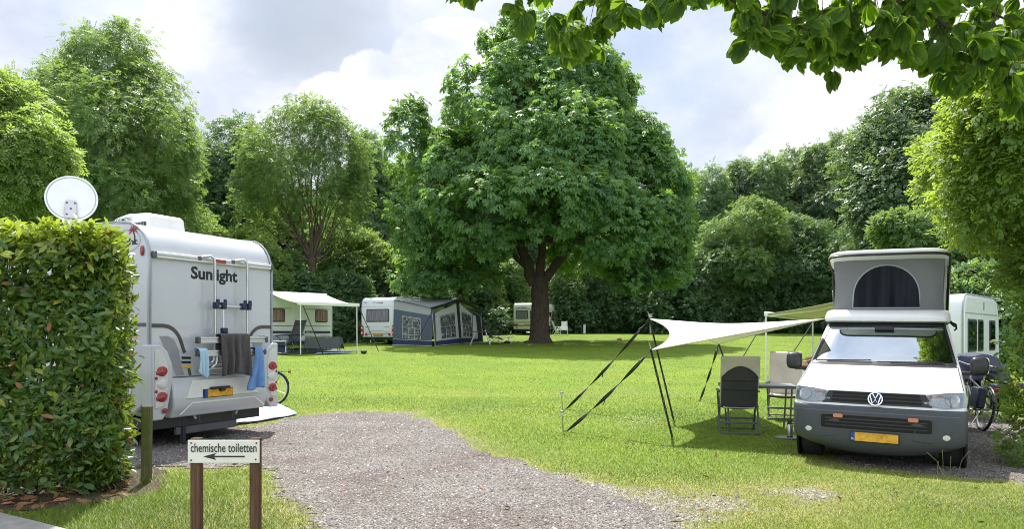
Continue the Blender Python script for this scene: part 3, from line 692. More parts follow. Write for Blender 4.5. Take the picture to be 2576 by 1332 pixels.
L = [LP(790, 330, D3, 90, 75), LP(700, 400, D3, 75, 80), LP(850, 380, D3, 60, 90), LP(770, 440, D3-1, 110, 80), LP(660, 440, D3, 50, 75), LP(690, 510, D3, 70, 50), LP(830, 510, D3, 80, 60), LP(895, 480, D3, 35, 60), LP(640, 370, D3+2, 34, 40), LP(800, 272, D3, 34, 22), LP(720, 575, D3+2, 60, 26), LP(625, 500, D3, 30, 40), LP(905, 400, D3, 26, 40), LP(860, 580, D3+2, 50, 24), LP(730, 320, D3, 34, 40)]
b = pw(787, 0, D3); cz = pw(0, 650, D3).z
Vc, Qc, tt = crown(L, 1000, 12, TPINN, .36, .7, droop=.15, inner=.2, low=.4, gap=-.35, tips=.2)
tmb = trunk_mb((b.x, D3, G(b.x, D3)), (b.x+.02, D3, cz), .30, .22, 1.3); limbs(tmb, (b.x, D3, cz), .13, L, rng, 5)
for a in ((655, 560), (700, 500), (735, 470), (765, 430), (800, 440), (835, 480), (870, 520), (905, 560), (680, 610), (880, 620)):
    tmb.tube(curve_pts((b.x, D3, cz-.3), pw(*a, D3+random.uniform(-1, 1)), 6, -.2, .06, rng), [.08*(1-.72*i/5) for i in range(6)], 7, False)
tree_thing('ash_tree', 'slim ash tree with bare fanning limbs behind the first caravan', 'tree', None, (b.x, D3, G(b.x, D3)), Vc, Qc, tt, 'lf_ash', tmb, 'bark_pale')
D4 = 44.0
L = [LP(2290, 330, D4, 110, 85), LP(2210, 420, D4, 80, 90), LP(2340, 440, D4-2, 120, 110), LP(2230, 530, D4-2, 80, 80), LP(2330, 560, D4-3, 110, 90), LP(2420, 350, D4, 100, 110), LP(2440, 520, D4-2, 90, 120), LP(2260, 640, D4-3, 90, 60), LP(2400, 660, D4-3, 90, 80), LP(2350, 270, D4, 60, 40), LP(2500, 440, D4, 80, 160)]
b = pw(2330, 0, D4); ash('ash_tree', 'large silvery green tree rising behind the raised van roof', L, (b.x, D4, G(b.x, D4)), (b.x, D4, 6), .32, .24, 2100, 'lf_silver', .38, .75, T=TSPRIG)
D5 = 29.0
L = [LP(2290, 600, D5, 75, 55), LP(2360, 640, D5, 70, 55), LP(2240, 570, D5, 45, 35), LP(2310, 690, D5, 80, 50), LP(2390, 700, D5, 60, 60), LP(2420, 600, D5, 50, 60), LP(2440, 720, D5+1, 60, 70)]
b = pw(2340, 0, D5+.5); ash('small_tree', 'low bright green tree just behind the raised van roof', L, (b.x, D5+.5, G(b.x, D5)), (b.x, D5+.5, 2.4), .12, .09, 800, 'lf_ash', .24, .4, T=TSPRIG, low=.6)

# repeated wood trees and shrubs: a few prototypes, then copies
def proto(kind, seed):
    r = np.random.default_rng(seed); lobes = []
    if kind == 'tall': H, Rr, z0, n, ncl = 16.5, 3.6, 3.2, 13, 1250
    elif kind == 'slim': H, Rr, z0, n, ncl = 13, 3.6, 3.0, 12, 950
    elif kind == 'round': H, Rr, z0, n, ncl = 11, 3.6, 1.6, 11, 1000
    else: H, Rr, z0, n, ncl = 4.4, 2.3, .2, 8, 620
    for i in range(n):
        t = (i+.5)/n; prof = (math.sin(math.pi*min(1, .18+.82*t)**.8)**.6 if kind != 'shrub' else math.sqrt(max(.05, 1-t*t)))
        a = i*2.4+r.uniform(0, .7); d = Rr*prof*r.uniform(.25, .78); q = Rr*r.uniform(.34, .60)*(.55+.45*prof)
        lobes.append((d*math.cos(a), d*math.sin(a), z0+(H-z0)*t*.95, q, q, q*r.uniform(.75, 1.05)))
    lobes.append((0, 0, H-.9*Rr*.4, Rr*.3, Rr*.3, Rr*.42))
    return H, lobes, ncl, r
PROTO = {}
def wood_plant(kind, seed, leaf, loc, h, label, cat, name, group, rot=None):
    key = (kind, seed, leaf)
    if key not in PROTO:
        H, lobes, ncl, r = proto(kind, seed)
        shr = kind == 'shrub'
        Vc, Qc, tt = crown(lobes, ncl, 12 if not shr else 14, TPINN if kind in ('tall', 'slim') else TSPRIG, .44 if not shr else .30, .75 if not shr else .42, droop=.2, inner=.18, low=.6, r=r)
        tmb = trunk_mb((0, 0, -.3), (0, 0, H*.42), .17 if kind != 'shrub' else .06, .10 if kind != 'shrub' else .04, 1.3, r)
        limbs(tmb, (0, 0, H*(.42 if not shr else .2)), .09 if not shr else .035, lobes, r, 2, 6)
        t = thing(name, label, cat, (0, 0, 0), 0, group); npobj('crown', Vc, Qc, leaf, {'tint': tt}, parent=t); part('trunk', tmb, 'bark', t, ang=60)
        PROTO[key] = (t, H)
    else:
        t = copy_tree(PROTO[key][0])
    H = PROTO[key][1]; s = h/H; t.location = loc; t.rotation_euler = (0, 0, rot if rot is not None else random.uniform(0, 6.28)); t.scale = (s*random.uniform(.9, 1.15),)*2+(s,)
    t.name = name; tag(t, label, cat, group); return t
TL = 'tall slender tree in the dark wood behind the far lawn edge'
def at(px, Y): x = (px-CX)/F*Y; return (x, Y, G(x, Y)-.05)
for i, (px, top, Y, lf) in enumerate(((1790, 425, 70, 'lf_wood'), (1860, 415, 72, 'lf_silver'), (1930, 400, 70, 'lf_wood'), (2000, 385, 73, 'lf_silver'), (2060, 375, 69, 'lf_silver'), (2115, 345, 72, 'lf_silver'), (2180, 330, 68, 'lf_wood'),
        (1730, 440, 74, 'lf_wood'), (1650, 470, 72, 'lf_wood'), (1560, 470, 74, 'lf_wood'), (1470, 470, 71, 'lf_wood'), (1380, 470, 74, 'lf_wood'), (1290, 460, 72, 'lf_wood'), (1200, 440, 74, 'lf_wood'), (1110, 420, 71, 'lf_wood'), (1030, 400, 74, 'lf_wood'),
        (2240, 330, 75, 'lf_wood'), (2320, 330, 70, 'lf_wood'), (2400, 330, 74, 'lf_wood'), (2500, 330, 70, 'lf_wood'), (2600, 330, 72, 'lf_wood'), (2720, 330, 70, 'lf_wood'))):
    l = at(px, Y); wood_plant('tall', 100+i % 3, lf, l, pw(0, top, Y).z-l[2], TL, 'tree', 'woodland_tree', 'tall trees of the wood behind the lawn')
for i, (px, top, Y, lf) in enumerate(((590, 310, 63, 'lf_dark'), (640, 345, 65, 'lf_wood'), (545, 380, 60, 'lf_dark'), (930, 345, 62, 'lf_wood'), (880, 430, 64, 'lf_dark'), (480, 400, 62, 'lf_ash'), (980, 420, 64, 'lf_wood'), (400, 420, 62, 'lf_wood'), (300, 400, 64, 'lf_wood'), (190, 380, 62, 'lf_wood'), (60, 380, 60, 'lf_wood'), (-80, 350, 56, 'lf_wood'), (-240, 330, 56, 'lf_wood'), (760, 480, 66, 'lf_wood'), (830, 500, 62, 'lf_wood'))):
    l = at(px, Y); wood_plant('tall' if i % 2 else 'slim', 104+i % 2, lf, l, pw(0, top, Y).z-l[2], 'dark tree of the screen behind the caravans left of the chestnut', 'tree', 'screen_tree', 'trees of the screen behind the caravans')
for i, (px, top, Y, lf) in enumerate(((1890, 500, 63, 'lf_ash'), (1800, 560, 64, 'lf_wood'), (1980, 540, 64, 'lf_wood'), (2060, 560, 62, 'lf_dark'), (1700, 600, 65, 'lf_wood'), (1610, 600, 64, 'lf_dark'), (1500, 600, 65, 'lf_wood'), (2140, 560, 60, 'lf_wood'), (2220, 560, 58, 'lf_wood'), (1420, 620, 64, 'lf_wood'))):
    l = at(px, Y); wood_plant('slim', 110+i % 2, lf, l, pw(0, top, Y).z-l[2], 'thin young tree at the front edge of the dark wood', 'tree', 'young_tree', 'young trees at the front of the wood')
for i, (px, top, Y, lf) in enumerate(((520, 560, 44, 'lf_pale'), (590, 590, 46, 'lf_pale'), (650, 600, 45, 'lf_pale'), (720, 640, 47, 'lf_ash'), (860, 600, 52, 'lf_ash'), (930, 590, 53, 'lf_pale'), (990, 620, 55, 'lf_ash'), (1060, 640, 57, 'lf_pale'), (1130, 640, 59, 'lf_ash'), (1210, 650, 61, 'lf_pale'), (440, 560, 43, 'lf_ash'), (360, 570, 42, 'lf_ash'), (1440, 670, 63, 'lf_ash'), (1290, 660, 63, 'lf_ash'), (260, 600, 40, 'lf_wood'), (150, 600, 38, 'lf_wood'), (40, 600, 36, 'lf_wood'), (-90, 560, 34, 'lf_wood'))):
    l = at(px, Y); wood_plant('round', 120+i % 3, lf, l, pw(0, top, Y).z-l[2], 'light green bushy tree filling the gap behind the caravans', 'tree', 'bushy_tree', 'bushy trees behind the caravans')
for i, (px, top, Y, lf) in enumerate(((830, 715, 44.5, 'lf_dark'), (870, 690, 46, 'lf_dark'), (905, 720, 47.5, 'lf_dark'), (960, 690, 52, 'lf_dark'), (1010, 700, 55, 'lf_dark'), (700, 690, 43, 'lf_ash'), (770, 700, 44, 'lf_dark'), (640, 680, 42, 'lf_ash'), (1240, 720, 62, 'lf_dark'), (1180, 710, 60, 'lf_dark'), (1110, 715, 57, 'lf_dark'))):
    l = at(px, Y); wood_plant('shrub', 130+i % 2, lf, l, pw(0, top, Y).z-l[2], 'dense dark shrub close behind the caravans on the left', 'shrub', 'dense_shrub', 'dark shrubs behind the caravans')
for i in range(25):
    px = 1425+i*32+random.uniform(-8, 8); Y = 62.6+random.uniform(-.5, 1.2)-max(0, (px-1900))*.004; l = at(px, Y)
    wood_plant('shrub', 132+i % 2, ('lf_dark', 'lf_wood', 'lf_dark')[i % 3], l, random.uniform(1.4, 2.0) if i % 3 else random.uniform(3.6, 5.2), 'dark shrub of the undergrowth along the far lawn edge', 'shrub', 'undergrowth_shrub', 'shrubs along the foot of the wood')
for i, (px, top, Y, lf) in enumerate(((2420, 690, 26, 'lf_wood'), (2480, 680, 25.5, 'lf_ash'), (2540, 690, 24.5, 'lf_wood'), (2600, 640, 24, 'lf_wood'), (2700, 560, 22, 'lf_wood'), (2560, 560, 27, 'lf_wood'), (2470, 560, 29, 'lf_dark'))):
    l = at(px, Y); wood_plant('round' if i > 3 else 'shrub', 140+i % 2, lf, l, pw(0, top, Y).z-l[2], 'bushy shrub behind the caravan on the right', 'shrub', 'bushy_shrub', 'shrubs behind the caravan on the right')
# the depth of the wood, seen only as glimpses between the trees
n = 9000; Pn = np.stack([rng.uniform(-62, 82, n), rng.uniform(84, 92, n), rng.uniform(1, 1.5, n)], -1); Pn[:, 2] = 1.6+rng.random(n)**.8*(13+3*np.sin(Pn[:, 0]*.35)+2*np.sin(Pn[:, 0]*.9))
V, Q, k = leaves(TSPRIG, Pn, nrm(rng.normal(size=(n, 3))), nrm(rng.normal(size=(n, 3))+UP*.6), rng.uniform(.9, 1.7, n))
tag(npobj('distant_woods', V, Q, 'lf_wood', {'tint': np.repeat(rng.random(n), k)}), kind='stuff', label='depth of the wood behind the lawn')

# clipped laurel hedge on the left
def T_laurel():
    v = [(0, 0, 0), (.30, -.15, .05), (.30, 0, .0), (.30, .15, .05), (.68, -.17, .03), (.68, 0, -.03), (.68, .17, .03), (1, 0, -.10)]
    return np.array(v, float), [(0, 1, 2, 2), (0, 2, 3, 3), (1, 4, 5, 2), (2, 5, 6, 3), (4, 7, 5, 5), (5, 7, 6, 6)]
TL_V, TL_F = T_laurel()
def leaves_tri(Tv, tris, P, Dv, Nv, Sz):
    X = nrm(Dv); Y = nrm(np.cross(Nv, X)); Z = np.cross(X, Y)
    V = P[:, None]+Sz[:, None, None]*(Tv[None, :, 0:1]*X[:, None]+Tv[None, :, 1:2]*Y[:, None]+Tv[None, :, 2:3]*Z[:, None])
    Q = (np.array(tris)[None]+len(Tv)*np.arange(len(P))[:, None, None]).reshape(-1, 3); return V.reshape(-1, 3), Q
def to_tris(fs): return [t for f in fs for t in ((f[0], f[1], f[2]), (f[0], f[2], f[3])) if len(set(t)) == 3]
LT = to_tris(TL_F)
ha = np.array((-3.98, 7.25, 0)); hx = nrm(np.array((-.889, -.458, 0))); hy = nrm(np.array((-.458, .889, 0)))
hx = nrm(np.array((-.93, -.37, 0))); hy = np.array((-hx[1]*-1, 0, 0)); hy = np.array((hx[1], -hx[0], 0)); hl, hd, hh = 6.5, 1.25, 2.62
NS = 10500
u = rng.random(NS)**1.35; v = rng.random(NS); dep = rng.random(NS)**1.7*.34; f = rng.random(NS)
Pp = np.zeros((NS, 3)); On = np.zeros((NS, 3))
fr = f < .60; tp = (f >= .60) & (f < .80); rt = f >= .80
zz = .12+v*(hh-.12)
def hp(a, b, z): return ha[None]+hx[None]*a[:, None]+hy[None]*b[:, None]+UP[None]*z[:, None]
wav = .07*np.sin(u*22+zz*3)+.06*np.sin(zz*7+u*9)+.10*(1-np.clip(zz/.6, 0, 1))
Pp[fr] = hp(u*hl, dep+wav, zz)[fr]; On[fr] = -hy
topz = hh+.02*np.sin(u*30)+.03*rng.normal(size=NS)
Pp[tp] = hp(u*hl, v*hd, topz-dep*.7)[tp]; On[tp] = UP
Pp[rt] = hp(dep+wav*.8, v*hd*.9, .12+rng.random(NS)*(hh-.12))[rt]; On[rt] = -hx
rnd = np.clip((Pp[:, 2]-(hh-.25))/.25, 0, 1)*.16            # softened shoulders
Pp -= On*rnd[:, None]*(~tp)[:, None]
nl = 6; m = NS*nl; ci = np.repeat(np.arange(NS), nl); o = On[ci]; st = nrm(On+UP*.45+rng.normal(0, .45, (NS, 3)))[ci]
k6 = np.tile(np.arange(nl), NS); perp = nrm(np.cross(st, rng.normal(size=(m, 3))))
Pl = Pp[ci]+st*((k6-3)*.022)[:, None]
Dv = nrm(st*.55+perp*.85); Nv = nrm(st*.9-perp*.35+o*.3+UP*.2+rng.normal(0, .2, (m, 3))); Sz = rng.uniform(.075, .135, m)
Pl += rng.normal(0, .012, (m, 3))
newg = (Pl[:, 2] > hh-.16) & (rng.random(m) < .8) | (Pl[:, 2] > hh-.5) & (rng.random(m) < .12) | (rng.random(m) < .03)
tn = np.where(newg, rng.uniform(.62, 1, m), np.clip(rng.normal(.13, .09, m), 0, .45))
V, Q = leaves_tri(TL_V, LT, Pl, Dv, Nv, Sz)
hg = thing('laurel_hedge', 'clipped glossy laurel hedge beside the motorhome', 'hedge', tuple(ha))
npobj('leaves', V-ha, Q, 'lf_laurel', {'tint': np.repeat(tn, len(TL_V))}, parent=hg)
kd = rng.random(m) < .012; V, Q = leaves_tri(TL_V, LT, Pl[kd]+o[kd]*.03, Dv[kd], Nv[kd], Sz[kd]); npobj('dry_leaves', V-ha, Q, 'deadleaf', parent=hg)
mb = MB()
for i in range(300):
    a, b = .12+rng.random()*(hl-.2), rng.uniform(.25, hd-.2); q0 = ha+hx*a+hy*b; q1 = ha+hx*max(.12, a+rng.normal(0, .3))+hy*np.clip(b+rng.normal(0, .35), .08, hd-.08)
    z0 = rng.choice([0, rng.uniform(.2, 1.8)]); p0 = q0+UP*z0; p1 = q1+UP*min(hh-.1, z0+rng.uniform(.5, 1.6)); mb.tube([p0-ha, (p0+p1)/2-ha+rng.normal(0, .04, 3), p1-ha], [.014, .01, .005], 5, False)
part('stems', mb, 'twig', hg)
# weeds and dead leaves on the bed under it
n = 520; a = rng.uniform(-.2, 5, n); b = rng.uniform(-.55, .5, n); P0 = ha[None]+hx[None]*a[:, None]+hy[None]*b[:, None]; P0[:, 2] = rng.uniform(.015, .05, n)
k = dmask(P0[:, 0], P0[:, 1]) < 0; P0 = P0[k]; n = len(P0)
V, Q = leaves_tri(TL_V, LT, P0, nrm(rng.normal(size=(n, 3))*np.array((1, 1, .35))), nrm(UP+rng.normal(0, .5, (n, 3))), rng.uniform(.07, .15, n))
tag(npobj('fallen_leaves', V, Q, 'deadleaf'), kind='stuff', label='brown dead leaves under the laurel hedge')
n = 46
for q in range(3):
    pass
wd = thing('nettle_plants', 'patch of soft green nettles growing at the foot of the laurel hedge', 'weeds', tuple(ha+hx*1.0-hy*.12)); wo_ = np.array(wd.location)
Pn, Dn, Nn, Sn = [], [], [], []; mb = MB()
for i in range(26):
    p = ha+hx*rng.uniform(.1, 2.3)+hy*rng.uniform(-.22, .12); h = rng.uniform(.2, .6); tp_ = p+UP*h+rng.normal(0, .05, 3); mb.tube([p-wo_, tp_-wo_], [.004, .002], 4, False)
    for j in range(9):
        t_ = .25+.75*j/8; a_ = j*1.57+rng.uniform(-.3, .3); d = np.array((math.cos(a_), math.sin(a_), -.35)); Pn.append(p+(tp_-p)*t_); Dn.append(d); Nn.append(UP+rng.normal(0, .25, 3)); Sn.append(rng.uniform(.07, .13)*(1.1-.4*t_))
TW = TL_V*np.array((1, 1.7, 1)); V, Q = leaves_tri(TW, LT, np.array(Pn), np.array(Dn), np.array(Nn), np.array(Sn))
wd['kind'] = 'stuff'; npobj('leaves', V-wo_, Q, 'lf_ash', {'tint': np.repeat(rng.random(len(Pn)), len(TL_V))}, parent=wd); part('stems', mb, 'twig', wd)

# horse chestnut reaching over the camera from the right
def T_obov():
    n = 6; v, uv, f = [], [], []
    wid = [.04, .10, .17, .235, .26, .18, .0]
    for i in range(n+1):
        x = i/n; ser = 1+.0*i
        for s in (-1, -.5, 0, .5, 1):
            v.append((x+(.02 if abs(s) == 1 and i % 2 else 0), s*wid[i], .10*abs(s)*wid[i]*2.2-.42*x*x)); uv.append((x, s*wid[i]/.26))
    for i in range(n):
        for k in range(4): f.append((i*5+k, (i+1)*5+k, (i+1)*5+k+1, i*5+k+1))
    return np.array(v), np.array(uv), f
OV, OUV, OF = T_obov()
yb = np.array([(1140, 20), (1160, 48), (1235, 44), (1262, -10), (1290, 30), (1310, 125), (1390, 120), (1420, 190), (1505, 178), (1530, 100), (1600, 92), (1655, 90), (1690, 62), (1770, 64), (1800, 6), (1838, 40), (1858, 168), (1925, 165), (1955, 110), (1985, 215), (2060, 200), (2090, 240), (2180, 205), (2230, 165), (2300, 190), (2380, 262), (2480, 262), (2600, 350), (3000, 420)], float)
P0, D0, S0 = [], [], []
def hub(px, py, Y, s):
    p = np.array(pw(px, py, Y)); P0.append(p); S0.append(s)
tries = 0
while len(P0) < 560:
    px = rng.uniform(1150, 2700); lim = np.interp(px, yb[:, 0], yb[:, 1]); py = lim-55-abs(rng.normal(0, 95)) if rng.random() < .72 else rng.uniform(-420, lim-60)
    dens = .35 if px < 1800 and py > -40 else 1
    if rng.random() > dens and py < 0: continue
    hub(px, py, rng.uniform(4.3, 6.0), rng.uniform(.115, .168))
for i in range(260):                                # denser towards the trunk
    px = rng.uniform(1850, 2700); lim = np.interp(px, yb[:, 0], yb[:, 1]); hub(px, rng.uniform(-120, max(-60, lim-90)), rng.uniform(4.6, 6.6), rng.uniform(.12, .17))
for i in range(420):                                # shading layers above the picture
    P0.append(np.array((rng.uniform(-.6, 5.2), rng.uniform(4.6, 8.2), 0))); P0[-1][2] = EYE+.475*P0[-1][1]+rng.uniform(.15, 1.5); S0.append(rng.uniform(.13, .18))
for i in range(420):                                # the crown above and to the right, outside the picture
    a = rng.uniform(0, 6.28); r_ = 3.2*math.sqrt(rng.random()); z = rng.uniform(4.6, 8.5)*(1-.02*r_)
    p = np.array((5.2+r_*math.cos(a)*1.1, 4.0+r_*math.sin(a)*.8, z)); px = CX+p[0]/p[1]*F; py = HY-(p[2]-EYE)/p[1]*F
    if p[1] > 1 and px < 2600 and py > -30: continue
    P0.append(p); S0.append(rng.uniform(.13, .18))
Vs, Qs, UVs, Ts = [], [], [], []; o0 = 0; Fq = np.array(OF)
for p, s in zip(P0, S0):
    ax = nrm(np.array((rng.normal(0, .5), rng.normal(0, .5), -.55))); side = nrm(np.cross(ax, rng.normal(size=3))); up = np.cross(side, ax)
    tb = rng.random()
    for a, l in ((-100, .6), (-68, .8), (-34, .95), (0, 1.05), (34, .95), (68, .8), (100, .6)):
        a = R(a+rng.uniform(-7, 7)); d = nrm(up*-.35*0+ax*.45+(math.cos(a)*(-up*.9+ax*.2)+math.sin(a)*side)); d = nrm(d-UP*.35)
        nn = nrm(np.cross(d, np.cross(-ax+UP*.2+rng.normal(0, .12, 3), d))); y = np.cross(nn, d)
        V = p+s*l*(OV[:, 0:1]*d+OV[:, 1:2]*y*1.05+OV[:, 2:3]*nn); Vs.append(V); Qs.append(Fq+o0); o0 += len(OV); UVs.append(OUV); Ts.append(np.full(len(OV), np.clip(tb*.6+.4*rng.random(), 0, 1)))
oc = thing('overhanging_chestnut', 'near chestnut tree whose big leaves hang into the top right of the view', 'tree', (5.6, 3.6, 0)); oo = np.array((5.6, 3.6, 0))
npobj('leaves', np.concatenate(Vs)-oo, np.concatenate(Qs), 'lf_near', {'tint': np.concatenate(Ts)}, parent=oc, uv=np.concatenate(UVs))
tmb = trunk_mb((0, 0, -.1), (0, 0, 3.4), .27, .2, 1.5); ends = [pw(1180, -40, 5.2), pw(1380, 20, 5), pw(1620, -10, 5.2), pw(1900, 40, 5), pw(2080, 90, 5.1), pw(2300, 80, 4.8), pw(2480, 150, 5), pw(2560, 60, 5.5)]
st = [Vector((5.6, 3.6, 3.2)), Vector((3.6, 4.5, 4.6)), Vector((2.2, 4.9, 4.55)), Vector((.8, 5.2, 4.5)), Vector((-.2, 5.3, 4.35))]
tmb.tube([p-Vector(oo) for p in st], [.13, .07, .045, .03, .012], 8, False)
for e in ends:
    s0 = min(st, key=lambda q: (q-e).length+max(0, e.x-q.x)*-.6); q = curve_pts(np.array(s0)-oo, np.array(e)-oo, 6, -.05, .03, rng); tmb.tube(q, [.028*(1-.8*i/5) for i in range(6)], 6, False)
for p in P0[:820:3]:
    p = Vector(p); e = min(st, key=lambda q: (q-p).length); q = p+(e-p).normalized()*.12+Vector((0, 0, .07)); tmb.tube([p-Vector(oo), q-Vector(oo)], [.0022, .003], 4, False)
for i in range(6):
    a = i*1.05; tmb.tube([(0, 0, 3.2), (1.0*math.cos(a), .8*math.sin(a), 4.8), (2.2*math.cos(a), 1.7*math.sin(a), 6.6)], [.11, .07, .03], 7, False)
part('trunk', tmb, 'bark', oc, ang=60)

# yellow-green hornbeam on the right edge, and the hedge foot below it
def lob(px, py, Y, r): p = pw(px, py, Y); return (p.x, p.y, p.z, r, r, r)
L = [lob(*q) for q in ((2505, 330, 10, .70), (2580, 420, 9.5, .9), (2445, 420, 11, .55), (2395, 395, 11.6, .36), (2505, 510, 10, .68), (2385, 470, 11.5, .34), (2650, 620, 9.5, .50), (2500, 585, 10.5, .25), (2570, 680, 10.5, .2), (2650, 760, 9.2, .26),
     (2612, 870, 9, .30), (2606, 960, 9, .30), (2602, 1060, 9, .30), (2600, 1150, 9, .27), (2570, 700, 9.6, .2), (2620, 790, 9, .3), (2730, 700, 9.3, .7), (2730, 900, 9.3, .65), (2730, 1080, 9.3, .6), (2620, 230, 9.2, .9), (2700, 450, 9.5, 1.2), (2570, 590, 10, .3), (2340, 385, 11.8, .2))]
b = (7.05, 9.5, 0); Vc, Qc, tt = crown(L, 2100, 11, TSPRIG, .13, .17, droop=.08, inner=.12, low=.75, tvar=.6, wob=.2, tips=.08, gap=-.25)
tmb = trunk_mb((b[0], b[1], -.1), (b[0]+.05, b[1], 2.6), .14, .1, 1.4); limbs(tmb, (b[0], b[1], 2.2), .07, L, rng, 4, 6)
tree_thing('hornbeam_tree', 'yellow green hornbeam leaning in from the right picture edge', 'tree', None, b, Vc, Qc, tt, 'lf_yellow', tmb, 'twig')
# ------------------------------------------------------------------ motorhome
ax_ = R(63.9); mo = Vector((-4.86, 9.80, 0)); mex = Vector((math.cos(ax_), math.sin(ax_), 0)); mey = Vector((-math.sin(ax_), math.cos(ax_), 0))
WID = 2.24
def mloc(px, py, off=0.0):                          # local (across, up) of a sight line on the rear wall, off metres proud of it
    d = Vector(((px-CX)/F, 1, (HY-py)/F)); n = mey; o = Vector((0, 0, EYE)); p0 = mo-mey*off
    t = (p0-o).dot(n)/d.dot(n); q = o+d*t-mo; return (q.dot(mex), q.z)
mh = thing('motorhome', 'white motorhome seen from behind with towels on its bike rack', 'motorhome', tuple(mo), ax_)
RW = lambda u, v, d: (u, -d, v)                     # rear wall plane
BZ, TZ, LEN = .44, 3.17, 7.0
prof = [(0.02, BZ+.25), (0, 1.0), (0, 2.62), (.02, 2.74), (.065, 2.86), (.14, 2.97), (.24, 3.055), (.38, 3.115), (.69, 3.15)]+[(3.2, TZ), (5.3, TZ-.05), (6.0, 2.55), (6.3, 1.9), (7.0, 1.2), (7.05, BZ), (5.8, BZ), (.3, BZ+.05)]
mb = MB(); mb.prism(prof, 0, WID, lambda u, v, d: (d, u, v)); part('body', mb, 'coach', mh, bevel=.05, seg=3)
# edge trims that follow the wall and roof on both sides
for x in (.012, WID-.012):
    mb = MB(); pts = [(x, p[0]-.004, p[1]+(.004 if i > 4 else 0)) for i, p in enumerate(prof[1:10])]; pts = [(x, -.004, 1.0)]+[(x, p[0]-.006*(1-min(1, i/6)), p[1]+.006*min(1, i/6)) for i, p in enumerate(prof[2:10])]
    mb.tube(pts, .016, 6); part('edge_trim', mb, 'trim', mh)
# rail with brake light
a, b = mloc(379, 640), mloc(680, 671)
mb = MB(); mb.bar((.05, -.025, a[1]), (WID-.05, -.025, a[1]), .05, .085); rail = part('rain_rail', mb, 'gel', mh, bevel=.012)
for ex in (.055, WID-.05):
    mb = MB(); mb.box((ex, -.027, a[1]), (.05, .062, .092)); part('end_cap', mb, 'frame_grey', rail, bevel=.008)
mb = MB(); mb.bar((.09, -.053, a[1]+.0), (WID-.07, -.053, a[1]), .004, .012); part('groove', mb, 'trim', rail)
l0 = mloc(541, 657, .05)[0]; l1 = mloc(563, 659, .05)[0]
mb = MB(); mb.box(((l0+l1)/2, -.06, a[1]), (l1-l0+.06, .02, .05)); part('brake_light', mb, 'red', rail, bevel=.006)
# lettering and film graphics
u0, v0 = mloc(480, 706); u1, v1 = mloc(597, 706)
lettering('Sunlight', lambda u, v, d: (u0+u, -d, v0-.03+v), u1-u0, .235, 'ink', mh, .034)
def gfx(name, pix, w, mat, d=.003, mirror=False):
    P = [mloc(*q) for q in pix]; mb = MB(); strip2(mb, P, w, RW, d); return part(name, mb, mat, mh, smooth=False)
c = [mloc(*q) for q in ((377, 820), (400, 820))]; zc = c[0][1]
def arc(x0, s):
    return [(x0, zc), (x0+s*.19, zc)]+[(x0+s*(.19+.30*math.sin(R(k))), zc-.34*(1-math.cos(R(k)))) for k in range(15, 80, 13)]+[(x0+s*.53, zc-.38)]
for x0, s in ((.03, 1), (WID-.03, -1)):
    mb = MB(); strip2(mb, arc(x0, s), .055, RW, .003); gr = part('stripe_graphic', mb, 'graphite', mh, smooth=False)
    mb = MB(); strip2(mb, [(x0+s*.60, zc-.60), (x0+s*.69, zc-.95), (x0+s*.80, zc-1.40)], [.05, .04, .012], RW, .003); part('tail_stripe', mb, 'graphite', gr, smooth=False)
    mb = MB(); mb.add([RW(x0+s*p, zc+q, .0025) for p, q in ((.12, -.14), (.26, -.14), (.36, -.20), (.43, -.32), (.48, -.55), (.74, -1.33), (.70, -1.33))], [tuple(range(7))]); part('wedge', mb, 'greyfilm', gr, smooth=False)
    for k, mt in ((0, 'ink'), (1, 'ink'), (2, 'yellowfilm')):
        mb = MB(); cx, cz = x0+s*.555, zc-.43-k*.062; mb.add([RW(cx-.08, cz, .005), RW(cx+.08, cz-.006, .005), RW(cx+.085, cz-.04, .005), RW(cx-.075, cz-.034, .005)], [(0, 1, 2, 3)]); part('flag_bar', mb, mt, gr, smooth=False)
# bumper with light towers
bz0, bz1 = BZ, 1.02
mb = MB()
pr = [(-.005, bz1), (-.05, bz1-.02), (-.075, bz1-.12), (-.10, .72), (-.10, .60), (-.06, .52), (-.03, BZ), (.12, BZ), (.12, bz1)]
mb.prism(pr, .30, WID-.20, lambda u, v, d: (d, u, v)); bump = part('bumper', mb, 'coach', mh, bevel=.02)
mb = MB(); P = [(.45, .50), (.62, .64), (1.75, .64), (1.92, .50)]; strip2(mb, [(.40, .49), (.60, .635), (1.76, .635), (1.96, .49)], .022, lambda u, v, d: (u, -.10-d, v), .012); part('moulding', mb, 'gel', bump)
mb = MB(); mb.bar((.32, -.052, bz1-.012), (WID-.22, -.052, bz1-.012), .012, .012); part('crease_line', mb, 'frame_grey', bump)
mb = MB(); patch(mb, [(.62, .95), (1.66, .95), (1.84, .70), (.50, .70)], lambda u, v, d: (u, -.085-.02*(.95-v)/.25-d, v), .014, -.02, 1); part('plate_recess', mb, 'gel', bump, bevel=.004)
TW_ = [(-.02, 1.46), (.10, 1.46), (.22, 1.38), (.30, 1.20), (.31, 1.02), (.27, .80), (.22, .55), (.15, BZ), (-.02, BZ)]
